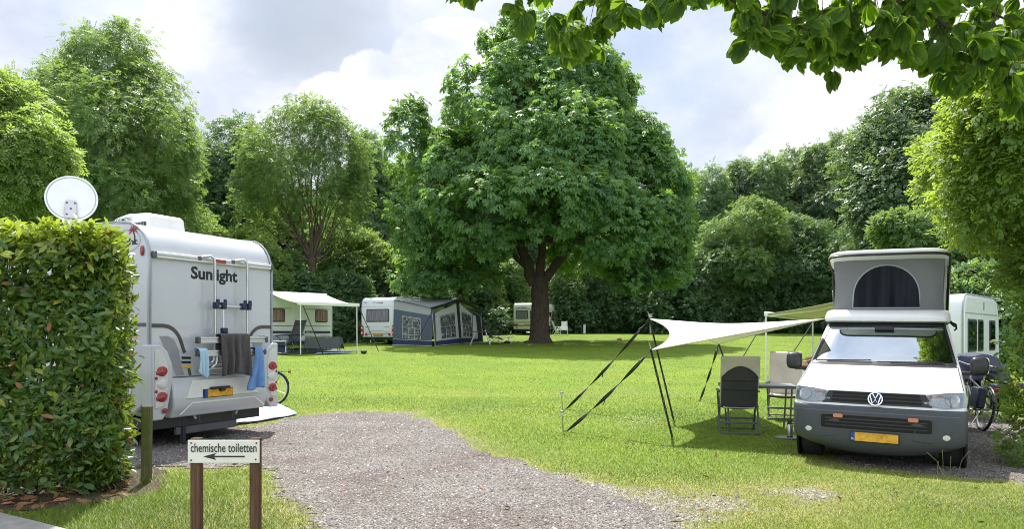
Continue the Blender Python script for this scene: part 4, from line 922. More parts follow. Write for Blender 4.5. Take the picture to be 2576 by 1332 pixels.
for s, x0 in ((1, -.012), (-1, WID+.012)):
    mb = MB(); mb.prism([(x0+s*u, v) for u, v in TW_], .10, -.12, RW); tw = part('light_tower', mb, 'coach', mh, bevel=.022, seg=3)
    mb = MB(); mb.prism([(x0+s*u, v) for u, v in [(.015, 1.38), (.09, 1.38), (.17, 1.30), (.225, 1.14), (.215, .84), (.14, .62), (.015, .60)]], .112, .09, RW); hs = part('lamp_housing', mb, 'clear', tw, bevel=.008)
    for cx, cz, r, mt in ((.13, 1.10, .075, 'red'), (.14, .925, .07, 'clear'), (.13, .755, .075, 'red')):
        X = Matrix.Translation((x0+s*cx*.92, -.10, cz)) @ Matrix.Rotation(R(90), 4, 'X') @ Matrix.Diagonal((1.15, .92, .8, 1))
        mb = MB(); mb.lathe([(r, 0), (r, .02), (r*.9, .030), (r*.5, .038), (.004, .040)], 20, X)
        if mt == 'red': mb.tube([(x0+s*cx, -.100, cz), (x0+s*.03, -.096, cz-.025)], [r*.62, r*.42], 10)
        part('tail_lamp', mb, mt, tw)
        mb = MB(); mb.lathe([(r*1.12, 0), (r*1.12, .012), (r*1.0, .016)], 20, X); part('lamp_ring', mb, 'chrome', tw)
    for cz in (1.01, .83):
        mb = MB(); mb.ball((x0+s*.035, -.108, cz), .026, 8, (.9, .4, 1)); part('marker_lamp', mb, 'red', tw)
    X = Matrix.Translation((x0+s*.155, -.118, .565)) @ Matrix.Rotation(R(90), 4, 'X')
    mb = MB(); mb.lathe([(.036, 0), (.036, .012), (.03, .018), (.002, .02)], 18, X); part('reflector', mb, 'red', tw)
# number plate
PC = [mloc(*q, .12) for q in ((513, 1004), (586, 995), (584, 973.5), (510, 981))]
pcx = sum(p[0] for p in PC)/4; pcz = sum(p[1] for p in PC)/4
mb = MB(); mb.box((pcx, -.122, pcz), (.54, .012, .125)); fr = part('number_plate', mb, 'dark', mh, bevel=.004)
mb = MB(); mb.box((pcx+.03, -.130, pcz), (.455, .006, .105)); part('plate_face', mb, 'plate', fr)
mb = MB(); mb.box((pcx-.23, -.130, pcz), (.05, .006, .105)); part('blue_strip', mb, 'eublue', fr)
mb = MB(); mb.box((pcx+.02, -.14, pcz+.075), (.34, .05, .03)); mb.box((pcx+.05, -.15, pcz+.055), (.09, .05, .07)); part('rear_camera', mb, 'dark', mh, bevel=.008)
# bike rack: two hooked uprights, crossbar, two rails, clamps
rk = []
xl, xr = mloc(539.7, 720, .12)[0], mloc(621, 720, .12)[0]; zt = a[1]+.045; zb = mloc(540, 925, .15)[1]
rack = None
for x in (xl, xr):
    mb = MB(); mb.tube([(x-.19, -.03, zt-.04), (x-.15, -.05, zt-.005), (x-.06, -.11, zt+.01), (x-.015, -.125, zt-.02), (x, -.13, zt-.09), (x, -.13, 1.6), (x, -.13, zb+.22), (x-.02, -.13, zb+.1), (x-.1, -.10, zb+.01), (x-.2, -.05, zb-.03)], .021, 10)
    o = part('bike_rack', mb, 'alu', mh) if rack is None else part('upright', mb, 'alu', rack)
    rack = rack or o
    mb = MB(); mb.bar((x+.02, -.17, mloc(545, 848, .2)[1]), (x+.02, -.17, zb+.16), .05, .05); mb.tube([(x+.02, -.17, zb+.18), (x, -.16, zb+.05), (x-.08, -.12, zb-.02), (x-.24, -.06, zb-.05)], .026, 8); part('bracket', mb, 'alu', rack, bevel=.006)
    mb = MB(); mb.box((x-.2, -.035, zt-.03), (.07, .05, .06)); part('hook_mount', mb, 'frame_grey', rack, bevel=.01)
zc2 = mloc(580, 772.5, .14)[1]
mb = MB(); mb.tube([(xl-.02, -.14, zc2), (xr+.06, -.14, zc2)], .022, 10); part('crossbar', mb, 'alu', rack)
for x, w in ((xl, .06), (xl+.13, .07), (xr, .06), (xr-.1, .08)):
    mb = MB(); mb.box((x, -.15, zc2+.01), (w, .09, .10)); mb.box((x+.02, -.17, zc2+.06), (w*.5, .05, .09)); part('clamp', mb, 'navy', rack, bevel=.012)
zc3 = mloc(558, 832, .16)[1]; xa = xl+.13
mb = MB(); mb.tube([(xa, -.15, zc2), (xa-.01, -.17, zc3)], .017, 8); part('hold_arm', mb, 'alu', rack)
mb = MB(); mb.box((xa-.01, -.18, zc3), (.09, .07, .075)); mb.box((xa-.01, -.18, zc3-.05), (.12, .04, .05)); part('clamp', mb, 'navy', rack, bevel=.012)
mb = MB(); mb.tube([(xa, -.18, zc3), (xa+.02, -.19, zc3-.08), (xa-.01, -.2, zc3-.2)], .011, 6); part('webbing', mb, 'strap', rack)
RZ = []
for py, pl, pr_, h in ((856, 498, 668, .095), (888, 498, 664, .085)):
    z = mloc(580, py, .26)[1]; x0 = mloc(pl, py, .26)[0]; x1 = min(WID-.02, mloc(pr_, py, .26)[0]); RZ.append((z, x0, x1))
    mb = MB()
    for dz in (-.028, .028): mb.bar((x0, -.26, z+dz), (x1, -.26, z+dz), .05, .03)
    mb.bar((x0, -.262, z), (x1, -.262, z), .03, .03); part('bike_rail', mb, 'alu', rack, bevel=.006)
    for x in (x0, x1):
        mb = MB(); mb.box((x, -.262, z), (.045, .075, h)); part('rail_cap', mb, 'frame_grey', rack, bevel=.012)
z = zb+.05; mb = MB(); mb.tube([(xl-.18, -.15, z), (xr+.02, -.15, z)], .02, 8); mb.tube([(xl-.16, -.13, z-.06), (xr, -.13, z-.06)], .02, 8); part('lower_bar', mb, 'alu', rack)
# underside: frame beam, box, steady leg
mb = MB(); mb.box((WID/2-.05, .35, .37), (1.95, .55, .16)); mb.box((WID/2, 3.4, .36), (1.9, 5.6, .2)); part('chassis', mb, 'dark', mh, bevel=.01)
mb = MB(); mb.box((1.05, .12, .27), (1.1, .05, .19)); part('tow_box', mb, 'frame_grey', mh, bevel=.01)
mb = MB(); mb.bar((.62, .1, .45), (.62, .1, .03), .06, .06, (1, 0, 0)); mb.box((.62, .1, .02), (.12, .14, .03)); part('steady_leg', mb, 'dark', mh, bevel=.006)
mb = MB(); mb.bar((1.95, .6, .45), (1.75, .9, .03), .04, .04, (1, 0, 0)); part('steady_leg', mb, 'alu', mh)
for y in (2.1, 5.9):
    for x in (.12, WID-.12):
        X = Matrix.Translation((x, y, .34)) @ Matrix.Rotation(R(90), 4, 'Y')
        mb = MB(); mb.lathe([(.2, -.11), (.32, -.11), (.34, -.07), (.34, .07), (.32, .11), (.2, .11)], 28, X); wh = part('wheel', mb, 'rubber', mh)
        mb = MB(); mb.lathe([(.2, -.10), (.19, .10)], 20, X); part('rim', mb, 'alu', wh)
# left side wall details: palm and oval badge, marker light, stripe, hatch, window, door
LW = lambda u, v, d: (-d, u, v)
def lloc(px, py):
    d = Vector(((px-CX)/F, 1, (HY-py)/F)); o = Vector((0, 0, EYE)); t = (mo-o).dot(mex)/d.dot(mex); q = o+d*t-mo; return (q.dot(mey), q.z)
bu, bv = lloc(322, 606)
mb = MB(); E = ell(bu, bv, .26, .155, 28); n = len(E); E2 = ell(bu, bv, .245, .14, 28)
mb.add([LW(*p, .003) for p in E]+[LW(*p, .003) for p in E2], [(i, (i+1) % n, n+(i+1) % n, n+i) for i in range(n)]); bd = part('side_badge', mb, 'trim', mh, smooth=False)
lettering('light', lambda u, v, d: (-d, bu+.16-u, bv-.09+v), .36, .12, 'ink', bd, .022, thick=.004)
mb = MB(); tx, tz = lloc(337, 597); mb2 = MB()
strip2(mb, [(tx, tz-.1), (tx-.02, tz+.0), (tx+.01, tz+.09)], .022, LW, .005); part('palm_trunk', mb, 'ink', bd, smooth=False)
mb = MB()
for a_ in (10, 55, 110, 160, 200, -25):
    d = Vector((math.cos(R(a_)), math.sin(R(a_)))); strip2(mb, [(tx+.01, tz+.09), (tx+.01+d.x*.05, tz+.105+d.y*.05), (tx+.01+d.x*.10, tz+.075+d.y*.075)], [.02, .03, .004], LW, .006)
part('palm_leaves', mb, 'redfilm', bd, smooth=False)
mu, mv = lloc(359, 631); mb = MB(); mb.ball((-.012, mu, mv), .05, 10, (.4, .75, 1.4)); part('marker_light', mb, 'red', mh)
su, sv = lloc(349, 818); mb = MB(); mb.add([LW(u, v, .003) for u, v in ((.06, sv-.025), (6.0, sv-.025), (6.0, sv+.025), (.06, sv+.025))], [(0, 1, 2, 3)]); part('side_stripe', mb, 'graphite', mh)
mb = MB(); patch(mb, rrect(.35, .75, 1.15, 1.55, .08), LW, .012, -.01, 0); part('hatch', mb, 'gel', mh, bevel=.005)
for x0, x1 in ((1.6, 2.9), (3.6, 4.4)):
    mb = MB(); patch(mb, rrect(x0, 1.65, x1, 2.3, .08), LW, .03, -.01, 0); wn_ = part('window', mb, 'curtain', mh, bevel=.006)
mb = MB(); patch(mb, rrect(4.6, .55, 5.3, 2.4, .08), lambda u, v, d: (WID+d, u, v), .015, -.01, 0); part('entrance_door', mb, 'gel', mh, bevel=.006)
mb = MB(); patch(mb, rrect(1.4, 1.5, 2.7, 2.2, .08), lambda u, v, d: (WID+d, u, v), .03, -.01, 0); part('window', mb, 'curtain', mh, bevel=.006)
# cab glass
mb = MB(); mb.prism([(6.05, 2.5), (6.34, 1.95), (6.32, 1.94), (6.03, 2.49)], .2, WID-.2, lambda u, v, d: (d, u+.02, v+.01)); part('windscreen', mb, 'window', mh)
# roof air conditioner and dish
q = pw(420, 575, 11.6); lq = Vector(((q-mo).dot(mex), (q-mo).dot(mey)))
acx, acy = 1.0, 1.35
prf = [(.50, 0), (.44, .10), (.30, .22), (.05, .27), (-.38, .26), (-.44, .22), (-.45, .0)]   # along the vehicle, nose end first
mb = MB(); mb.prism(prf, -.34, .34, lambda u, v, d: (acx+d*(1-.10*v/.27), acy+u, TZ-.02+v)); ac = part('roof_air_conditioner', mb, 'gel', mh, bevel=.025)
mb = MB(); mb.prism([(-.41, .03), (.10, .03), (.05, .10), (-.41, .12)], .338, .352, lambda u, v, d: (acx-d, acy+u, TZ-.02+v)); part('vent_grille', mb, 'dark', ac)
mb = MB()
for k in range(15): mb.box((acx-.355, acy-.39+k*.033, TZ+.05), (.012, .008, .075))
part('vent_slats', mb, 'trim', ac)
lettering('DOMETIC', lambda u, v, d: (acx-.335-d, acy+.24-u, TZ+.135+v), .34, .05, 'ink', ac, .01, thick=.006)
mb = MB(); strip2(mb, [(acy+.34, TZ+.135), (acy+.31, TZ+.175), (acy+.28, TZ+.135)], .014, lambda u, v, d: (acx-.335-d, u, v), .006); part('logo_mark', mb, 'ink', ac, smooth=False)
dq = pw(180, 500, 12.6); dl = Vector(((dq-mo).dot(mex), (dq-mo).dot(mey), dq.z)); dr = .40
X = Matrix.Translation(dl) @ (Vector((.36, -.90, .16)).normalized() @ Matrix.Identity(3) if False else Vector(mo-dq).to_track_quat('Z', 'Y').to_matrix().to_4x4())
dn_w = Vector((.42, -.88, .10)).normalized(); dn = Vector((dn_w.dot(mex), dn_w.dot(mey), dn_w.z)); X = Matrix.Translation(dl) @ dn.to_track_quat('Z', 'Y').to_matrix().to_4x4()
mb = MB(); mb.lathe([(.002, .075), (dr*.4, .068), (dr*.7, .045), (dr*.93, .012), (dr*.95, -.004), (dr, -.01), (dr, .008), (dr*.955, .016)], 48, X); 
ds = part('satellite_dish', mb, 'gel', mh)
mb = MB(); mb.lathe([(dr*.915, .0175), (dr*.925, .0195), (dr*.935, .0165)], 48, X); part('rim_line', mb, 'trim', ds)
dX = X @ Matrix.Translation((0, 0, .075)); up_l = (X.to_3x3().inverted() @ Vector((0, 0, 1))); up_l.z = 0; up_l.normalize(); sd_l = Vector((-up_l.y, up_l.x, 0))
mb = MB(); mb.prism([(-.09, -.36), (.09, -.36), (.09, -.08), (.07, -.06), (-.07, -.06), (-.09, -.08)], .09, -.05, lambda u, v, d: tuple(X @ (up_l*v+sd_l*u+Vector((0, 0, d))))); part('bracket', mb, 'steel', ds, bevel=.008)
mb = MB()
for u, v in ((-.06, -.10), (.06, -.10), (-.06, -.3), (.06, -.3), (0, -.2)): mb.ball(tuple(X @ (up_l*v+sd_l*u+Vector((0, 0, .092)))), .018, 6)
part('bracket_bolts', mb, 'frame_grey', ds)
mb = MB(); mb.tube([tuple(X @ (up_l*-.3+Vector((0, 0, .0)))), (dl.x, dl.y+.1, TZ+.05)], .045, 10); mb.box((dl.x, dl.y+.1, TZ+.03), (.4, .4, .07)); part('mast', mb, 'gel', ds, bevel=.01)

# things hanging on the rack
def hang(name, label, x0, x1, zt_, zb_, mat, y=-.262, folds=5, amp=.02, skew=0, back=.25, narrow=0, seed=1, r=.045):
    h = zt_-zb_; rr = random.Random(seed); ph = [rr.uniform(0, 6) for _ in range(4)]
    def fn(u, v):                                   # v 0 back hem .. over the bar .. 1 front hem
        s = v*(h+back)-back
        if s < -.05: yy, zz = y+r, zt_+s
        elif s < .05: a = (s+.05)/.1*math.pi; yy, zz = y+r*math.cos(a), zt_+r*math.sin(a)-.05+.02
        else: yy, zz = y-r, zt_-s
        t = max(0, s/h) if s > 0 else max(0, -s/h)
        x = x0+(x1-x0)*(.5+(u-.5)*(1-narrow*(1-t)))+skew*t
        w = amp*(.25+t)*(math.sin(u*folds*6.28+ph[0])+.5*math.sin(u*folds*11+ph[1]+t*2))
        zz2 = zz-(.03*math.sin(u*5+ph[2])+.02*u)*t
        return (x+.01*math.sin(t*6+ph[3]), yy+(-abs(w) if s > 0 else abs(w)*.3), zz2)
    mb = MB(); mb.grid(26, 34, fn)
    o = part(name, mb, mat, None, solid=.007); o.location = mo; o.rotation_euler = (0, 0, ax_); return tag(o, label, name.replace('_', ' '))
tA = mloc(555, 851, .3); tB = mloc(628, 940, .3)
hang('bath_towel', 'charcoal terry towel hanging on the motorhome bike rack', tA[0], tB[0], RZ[0][0]+.075, tB[1], 'towel', folds=1.7, amp=.034, seed=3)
tA = mloc(494, 880, .28); tB = mloc(520, 944, .28)
hang('dish_cloth', 'small pale blue cloth at the left end of the bike rack', tA[0], tB[0], RZ[1][0]+.06, tB[1], 'cloth_pale', folds=1.6, amp=.03, narrow=.2, skew=.02, seed=5, back=.1)
tA = mloc(640, 880, .28); tB = mloc(668, 974, .28)
hang('hand_towel', 'blue towel hanging at the right end of the bike rack', tA[0]-.08, min(WID-.03, tB[0]), RZ[1][0]+.06, tB[1], 'cloth_blue', folds=1.1, amp=.075, narrow=.55, skew=-.10, seed=9, back=.12)

# ground sheet by the motorhome
SH = [gp(*q) for q in ((748, 1046), (700, 1056), (650, 1065), (600, 1071), (560, 1081), (520, 1086), (475, 1093), (430, 1090))]+[(-6.4, 12.7), (-7.6, 13.6), (-6.2, 16.2), (-5.0, 15.4)]
vs, fs, bdv = fill(SH, 7); mb = MB()
mb.add([(x, y, G(x, y)+.024+.03*fbm(x, y, 2.5)+.012*math.sin(x*9+y*5)) for x, y in vs], fs); gs = part('ground_sheet', mb, 'sheet', None, solid=.004)
tag(gs, 'pale blue crumpled ground sheet on the grass beside the motorhome', 'ground sheet')
mb = MB(); E = [Vector((x, y, G(x, y)+.03)) for x, y in SH[1:8]]; mb.tube(E, [.012]*7, 5); hm = part('hem', mb, 'sheet_dark', gs)

# bicycles
def bicycle(name, label, loc, rotz, lean=0, basket=False, bags=False, group=None):
    t = thing(name, label, 'bicycle', loc, rotz, group); t.rotation_euler = (lean, 0, rotz)
    wr_ = .345; xs = (-.53, .55)
    for x in xs:                                    # along local x, front is +x
        mb = MB(); mb.tube([(x+wr_*math.cos(a), 0, wr_+wr_*math.sin(a)) for a in np.linspace(0, 2*math.pi, 37)], .021, 7, False); wh = part('wheel', mb, 'rubber', t)
        mb = MB(); mb.tube([(x+(wr_-.026)*math.cos(a), 0, wr_+(wr_-.026)*math.sin(a)) for a in np.linspace(0, 2*math.pi, 37)], .012, 6, False); part('rim', mb, 'alu', wh)
        mb = MB()
        for k in range(18):
            a = k*math.pi/9; mb.tube([(x, (-1)**k*.025, wr_), (x+(wr_-.03)*math.cos(a), 0, wr_+(wr_-.03)*math.sin(a))], .0016, 3)
        mb.tube([(x, -.05, wr_), (x, .05, wr_)], .022, 8); part('spokes', mb, 'steel', wh)
        mb = MB(); fnA = np.linspace(R(-10), R(165), 14) if x < 0 else np.linspace(R(10), R(150), 12)
        def fnd(u, v, x=x, A=fnA): a = A[0]+(A[-1]-A[0])*u; rr = wr_+.035-.012*abs(v-.5)*2; return (x+rr*math.cos(a), (v-.5)*.055, wr_+rr*math.sin(a))
        mb.grid(16, 2, fnd); part('mudguard', mb, 'dark', t, solid=.003)
    mb = MB(); bbk = (-.08, 0, .30); st_ = (-.22, 0, .66); hd = (.36, 0, .80); hl_ = (.39, 0, .68)
    for a, b, r in ((bbk, st_, .017), (bbk, hl_, .02), (st_, hd, .017), (hd, hl_, .02), (hl_, (.55, 0, wr_), .014), (bbk, (-.53, .05, wr_), .01), (bbk, (-.53, -.05, wr_), .01), (st_, (-.53, .05, wr_), .009), (st_, (-.53, -.05, wr_), .009)): mb.tube([a, b], r, 8)
    part('frame', mb, 'dark', t)
    mb = MB(); mb.tube([st_, (-.27, 0, .90)], .013, 8); part('seat_post', mb, 'alu', t)
    mb = MB(); mb.grid(10, 8, lambda u, v: (-.42+.28*u, (v-.5)*(.20*(1-u)**1.3+.05), .93-.03*abs(v-.5)*2-.02*math.sin(u*3.1))); part('saddle', mb, 'dark', t, solid=.035, bevel=.01)
    mb = MB(); mb.tube([hd, (.34, 0, 1.02)], .014, 8); mb.tube([(.18, -.30, 1.05), (.28, -.24, 1.07), (.35, -.08, 1.04), (.35, .08, 1.04), (.28, .24, 1.07), (.18, .30, 1.05)], .012, 8); hb = part('handlebar', mb, 'alu', t)
    for s in (-1, 1):
        mb = MB(); mb.tube([(.14, s*.305, 1.045), (.23, s*.275, 1.06)], .018, 8); part('grip', mb, 'rubber', hb)
    mb = MB(); mb.tube([(-.86, -.06, .70), (-.3, -.06, .70)], .006, 6); mb.tube([(-.86, .06, .70), (-.3, .06, .70)], .006, 6); mb.tube([(-.86, -.06, .70), (-.86, .06, .70)], .006, 6)
    for s in (-1, 1): mb.tube([(-.7, s*.06, .70), (-.53, s*.06, wr_)], .006, 6)
    part('luggage_rack', mb, 'dark', t)
    mb = MB(); mb.box((-.89, 0, .69), (.03, .10, .05)); part('rear_light', mb, 'red', t, bevel=.01)
    mb = MB(); mb.lathe([(.09, -.006), (.095, 0), (.09, .006)], 24, Matrix.Translation((-.08, .05, .30)) @ Matrix.Rotation(R(90), 4, 'X')); mb.tube([(-.08, .06, .30), (.02, .07, .16)], .01, 6); mb.tube([(-.08, -.06, .30), (-.18, -.07, .44)], .01, 6); mb.box((.03, .12, .16), (.09, .08, .02)); mb.box((-.19, -.12, .44), (.09, .08, .02)); part('crank', mb, 'steel', t)
    mb = MB(); mb.tube([(-.45, .04, .3), (-.55, .2, 0.01)], .008, 6); part('kickstand', mb, 'alu', t)
    if bags:
        for s in (-1, 1):
            mb = MB(); mb.box((-.58, s*.15, .52), (.36, .13, .34)); part('pannier', mb, 'cover', t, bevel=.03)
    return t
p = pg(680, 1021); bicycle('bicycle', 'black bicycle half hidden behind the right side of the motorhome', (p.x-.52, p.y+.1, p.z), R(176), R(4))

# post and sign by the drive
gp_ = pg(368, 1217); mb = MB(); mb.box((0, 0, .40), (.092, .092, .84)); po = part('wooden_post', mb, 'post', None, bevel=.006); po.location = gp_; po.rotation_euler = (0, R(.6), R(12)); tag(po, 'green mossy square wooden post at the end of the laurel hedge', 'post')
sg = thing('direction_sign', 'white sign reading chemische toiletten with a left arrow on two brown posts', 'sign', (-2.03, 5.13, 0), 0)
SP = lambda u, v, d: (u, -d, v)
f_ = 5.13/F; X0, X1 = (473-CX)*f_+2.03, (653-CX)*f_+2.03; zT, zB = EYE-(1108.5-HY)*f_, EYE-(1166-HY)*f_
mb = MB(); mb.box(((X0+X1)/2, 0, (zT+zB)/2), (X1-X0, .012, zT-zB)); board = part('board', mb, 'sign', sg, bevel=.003)
lettering('chemische toiletten', lambda u, v, d: (X0+.022+u, -.0075-d, zT-.084+v), (X1-X0)-.04, .062, 'ink', board, .008)
mb = MB(); az = zB+.046; mb.prism([(X0+.11, az), (X0+.20, az+.024), (X0+.185, az+.005), (X0+.40, az+.005), (X0+.40, az-.005), (X0+.185, az-.005), (X0+.20, az-.024)], .0075, .0092, SP); part('arrow', mb, 'ink', board, smooth=False)
mb = MB()
for u, v in ((X0+.025, zT-.02), (X1-.02, zT-.02), (X0+.025, zB+.02), (X1-.025, zB+.025)): mb.ball((u, -.008, v), .006, 6)
part('screws', mb, 'dark', board)
for x in ((489-CX)*f_+2.03, (638-CX)*f_+2.03):
    mb = MB(); mb.box((x, .04, zT/2-.14), (.066, .066, zT+.30)); part('post', mb, 'post_brown', sg, bevel=.004)
# ------------------------------------------------------------------ camper van with raised roof
YAW = R(30); vf = pw(2198, 1102, 8.68); vo = Vector((vf.x, vf.y, 0))
vn = thing('camper_van', 'white camper van with raised pop up roof parked facing the camera on the right', 'camper van', (vo.x, vo.y, .0), -YAW)
vn.rotation_euler = (0, R(.9), -YAW); vn.location.z = -.05; vn.scale = (.985, 1, 1)               # local x to the right of the picture, y to the rear
LV = [  # height, front line, half width, corner depth, corner power
    (.205, .14, .80, .46, 3), (.245, .06, .87, .44, 3.2), (.33, .012, .935, .39, 3.8), (.45, .0, .95, .38, 4.2), (.60, .005, .955, .39, 4.4), (.72, .02, .957, .39, 4.4), (.765, .035, .957, .39, 4.4),
    (.78, .06, .955, .38, 4.4), (.86, .075, .953, .38, 4.4), (.955, .105, .948, .37, 4.4), (.985, .13, .945, .37, 4.4), (1.02, .20, .94, .38, 4.4), (1.06, .32, .935, .42, 4.2), (1.11, .48, .928, .46, 4), (1.165, .66, .92, .46, 4), (1.215, .83, .91, .38, 4), (1.255, .98, .898, .28, 4),
    (1.275, 1.03, .893, .25, 4), (1.35, 1.13, .878, .24, 4), (1.45, 1.27, .855, .235, 4), (1.55, 1.41, .83, .23, 4), (1.65, 1.55, .805, .225, 4), (1.74, 1.68, .782, .22, 4), (1.79, 1.75, .768, .22, 4),
    (1.84, 1.83, .75, .22, 4), (1.885, 1.93, .72, .25, 3.5), (1.92, 2.06, .66, .30, 3)]
LVa = np.array(LV)
def lev(z): return [float(np.interp(z, LVa[:, 0], LVa[:, k])) for k in range(1, 5)]
VL = 4.88
def VS(x, z, d=0.0):                               # a point of the front skin, d metres proud of it
    yf, W, ry, p = lev(z); u = min(.9995, abs(x)/W); y = yf+ry*(1-(1-u**p)**(1/p))
    e = .004
    def f(xx, zz):
        a, b, c, q = lev(zz); uu = min(.9995, abs(xx)/b); return a+c*(1-(1-uu**q)**(1/q))
    gx = (f(x+e, z)-f(x-e, z))/(2*e); gz_ = (f(x, z+e)-f(x, z-e))/(2*e); gx = max(-2.5, min(2.5, gx))
    n = Vector((gx, -1, gz_)).normalized(); return (x+n.x*d, y+n.y*d, z+n.z*d)
NF, NSD = 36, 12
def outline(z):
    yf, W, ry, p = lev(z); pts = []
    for k in range(NSD): pts.append((-W, VL-.05*0-(VL-(yf+ry))*k/NSD, z))
    for k in range(NF+1):
        th = math.pi*k/NF; cx, sx_ = -math.cos(th), math.sin(th); x = math.copysign(abs(cx)**(2/p), cx); yy = 1-abs(sx_)**(2/p); pts.append((W*x, yf+ry*yy, z+max(0, .40-z)*.62*abs(x)**2.5))
    for k in range(1, NSD+1): pts.append((W, yf+ry+(VL-(yf+ry))*k/NSD, z))
    return pts
zsF = []
for a, b in zip(LV[:-1], LV[1:]): zsF += [a[0], (a[0]+b[0])/2]
zsF.append(LV[-1][0]); rows = [outline(z) for z in zsF]; nj = len(rows[0])
def skin(pred, extra=None):
    mb = MB(); vs = [p for r in rows for p in r]; fs = []
    for i in range(len(rows)-1):
        for j in range(nj-1):
            q = [rows[i][j], rows[i][j+1], rows[i+1][j+1], rows[i+1][j]]; c = [sum(p[k] for p in q)/4 for k in range(3)]
            if pred(c): fs.append((i*nj+j, i*nj+j+1, (i+1)*nj+j+1, (i+1)*nj+j))
    if extra: fs += extra(len(rows), nj)
    mb.add(vs, fs); return mb
def is_screen(c): 
    if not (1.285 < c[2] < 1.775): return False
    yf, W, ry, p = lev(c[2]); return c[1] < yf+ry*.50 and abs(c[0]) < W*.955
def is_sidewin(c): return 1.28 < c[2] < 1.73 and abs(c[0]) > lev(c[2])[1]*.985 and lev(c[2])[0]+.33 < c[1] < VL-.25
def is_bumper(c): return c[2] < .77 and c[1] < .62
def caps(nr, nj):
    fs = []
    for j in range(nj//2): fs.append(((nr-1)*nj+j, (nr-1)*nj+j+1, (nr-1)*nj+nj-2-j, (nr-1)*nj+nj-1-j))
    for i in range(nr-1): fs.append((i*nj, (i+1)*nj, (i+1)*nj+nj-1, i*nj+nj-1))
    return fs
def clean(o):
    bm = bmesh.new(); bm.from_mesh(o.data); bmesh.ops.delete(bm, geom=[v for v in bm.verts if not v.link_faces], context='VERTS'); bm.to_mesh(o.data); bm.free(); return o
body = clean(part('body', skin(lambda c: not (is_screen(c) or is_sidewin(c) or is_bumper(c)), caps), 'white', vn, ang=50))
bumper = clean(part('bumper', skin(is_bumper), 'grey_plastic', vn, ang=50, solid=.02))
ws = clean(part('windscreen', skin(is_screen), 'screen', vn, ang=60))
sw = clean(part('side_windows', skin(is_sidewin), 'window', vn, ang=60)); sw.name = 'side_glazing'
# black surround of the windscreen
def wsr(u): return u
mb = MB()
zb_, zt2 = 1.272, 1.79
L_ = [(-.86, zb_), (.86, zb_)]
for pts, w_ in (([(-.845+.1*0+k*1.69/20, zb_) for k in range(21)], .035), ([(-.715+k*1.43/20, zt2-.006) for k in range(21)], .05)):
    strip2(mb, pts, w_, VS, .006)
for s in (-1, 1): strip2(mb, [(s*(.845-.13*k/10), zb_+(zt2-zb_)*k/10) for k in range(11)], .034, VS, .006)
part('windscreen_seal', mb, 'dark', ws, smooth=False)
mb = MB(); patch(mb, [(-.42, 1.782), (.70, 1.782), (.715, 1.735), (-.40, 1.735)], VS, -.004, -.006, 2); part('shade_band', mb, 'dark', ws)
for x0, x1, z0, z1 in ((-.80, -.12, 1.262, 1.285), (-.05, .72, 1.262, 1.278)):
    mb = MB(); mb.tube([VS(x0+(x1-x0)*k/6, z0+(z1-z0)*k/6, .03) for k in range(7)], .008, 6); mb.tube([VS(x0+(x1-x0)*(.2+.8*k/6), z0+.012+(z1-z0)*k/6, .018) for k in range(7)], .006, 5); part('wiper', mb, 'dark', vn)
mb = MB(); strip2(mb, [(-.86+k*1.72/24, 1.252) for k in range(25)], .025, VS, .004); part('bonnet_gap', mb, 'dark', vn, smooth=False)
for s in (-1, 1):
    mb = MB(); strip2(mb, [(s*(.915-.045*k/12), 1.0+.25*k/12) for k in range(13)], .008, VS, .003); part('bonnet_gap', mb, 'frame_grey', vn, smooth=False)
# grille, badge, lamps
GR = [(-.545, .815), (.545, .815), (.49, .945), (-.49, .945)]
mb = MB(); patch(mb, [(-.60, .805), (.60, .805), (.53, .952), (-.53, .952)], VS, .006, -.03, 3); gl = part('grille', mb, 'mirror_shell', vn, bevel=.003)
for z, w_ in ((.842, .50), (.886, .49), (.927, .475)):
    mb = MB(); patch(mb, [(-w_, z-.015), (w_, z-.015), (w_-.01, z+.015), (-w_+.01, z+.015)], VS, .0085, .0, 3); part('grille_slot', mb, 'black', gl)
bp = Vector(VS(0, .868, .035)); bX = Matrix.Translation(bp) @ Matrix.Rotation(R(90-8), 4, 'X')
mb = MB(); mb.lathe([(.078, -.03), (.078, .0), (.002, .004)], 32, bX); bdg = part('badge', mb, 'navy', vn)
mb = MB(); nn = 40
for rr, h in ((.080, .0), (.080, .012), (.070, .014), (.069, .003)): pass
vsr, fsr = [], []
for rr, h in ((.082, -.01), (.082, .012), (.070, .013), (.069, .001)):
    for k in range(nn): a = 2*math.pi*k/nn; vsr.append((rr*math.cos(a), rr*math.sin(a), h))
for i in range(3):
    for k in range(nn): fsr.append((i*nn+k, i*nn+(k+1) % nn, (i+1)*nn+(k+1) % nn, (i+1)*nn+k))
mb.add(vsr, fsr, bX)
def bst(pts, w=.013): 
    P = stroke(pts, w); n = len(pts); m2 = MB(); m2.add([(u, v, .005) for u, v in P]+[(u, v, .012) for u, v in P], [(i, i+1, 2*n-2-i, 2*n-1-i) for i in range(n-1)]+[(2*n+i, 2*n+i+1, 4*n-2-i, 4*n-1-i) for i in range(n-1)]+[(i, (i+1) % (2*n), 2*n+(i+1) % (2*n), 2*n+i) for i in range(2*n)]); mb.add(m2.v, m2.f, bX)
bst([(-.030, .062), (0, .004), (.030, .062)], .013)                                   # V
bst([(-.060, .040), (-.030, -.058), (0, -.006), (.030, -.058), (.060, .040)], .013)   # W
part('emblem', mb, 'chrome', bdg, smooth=False)
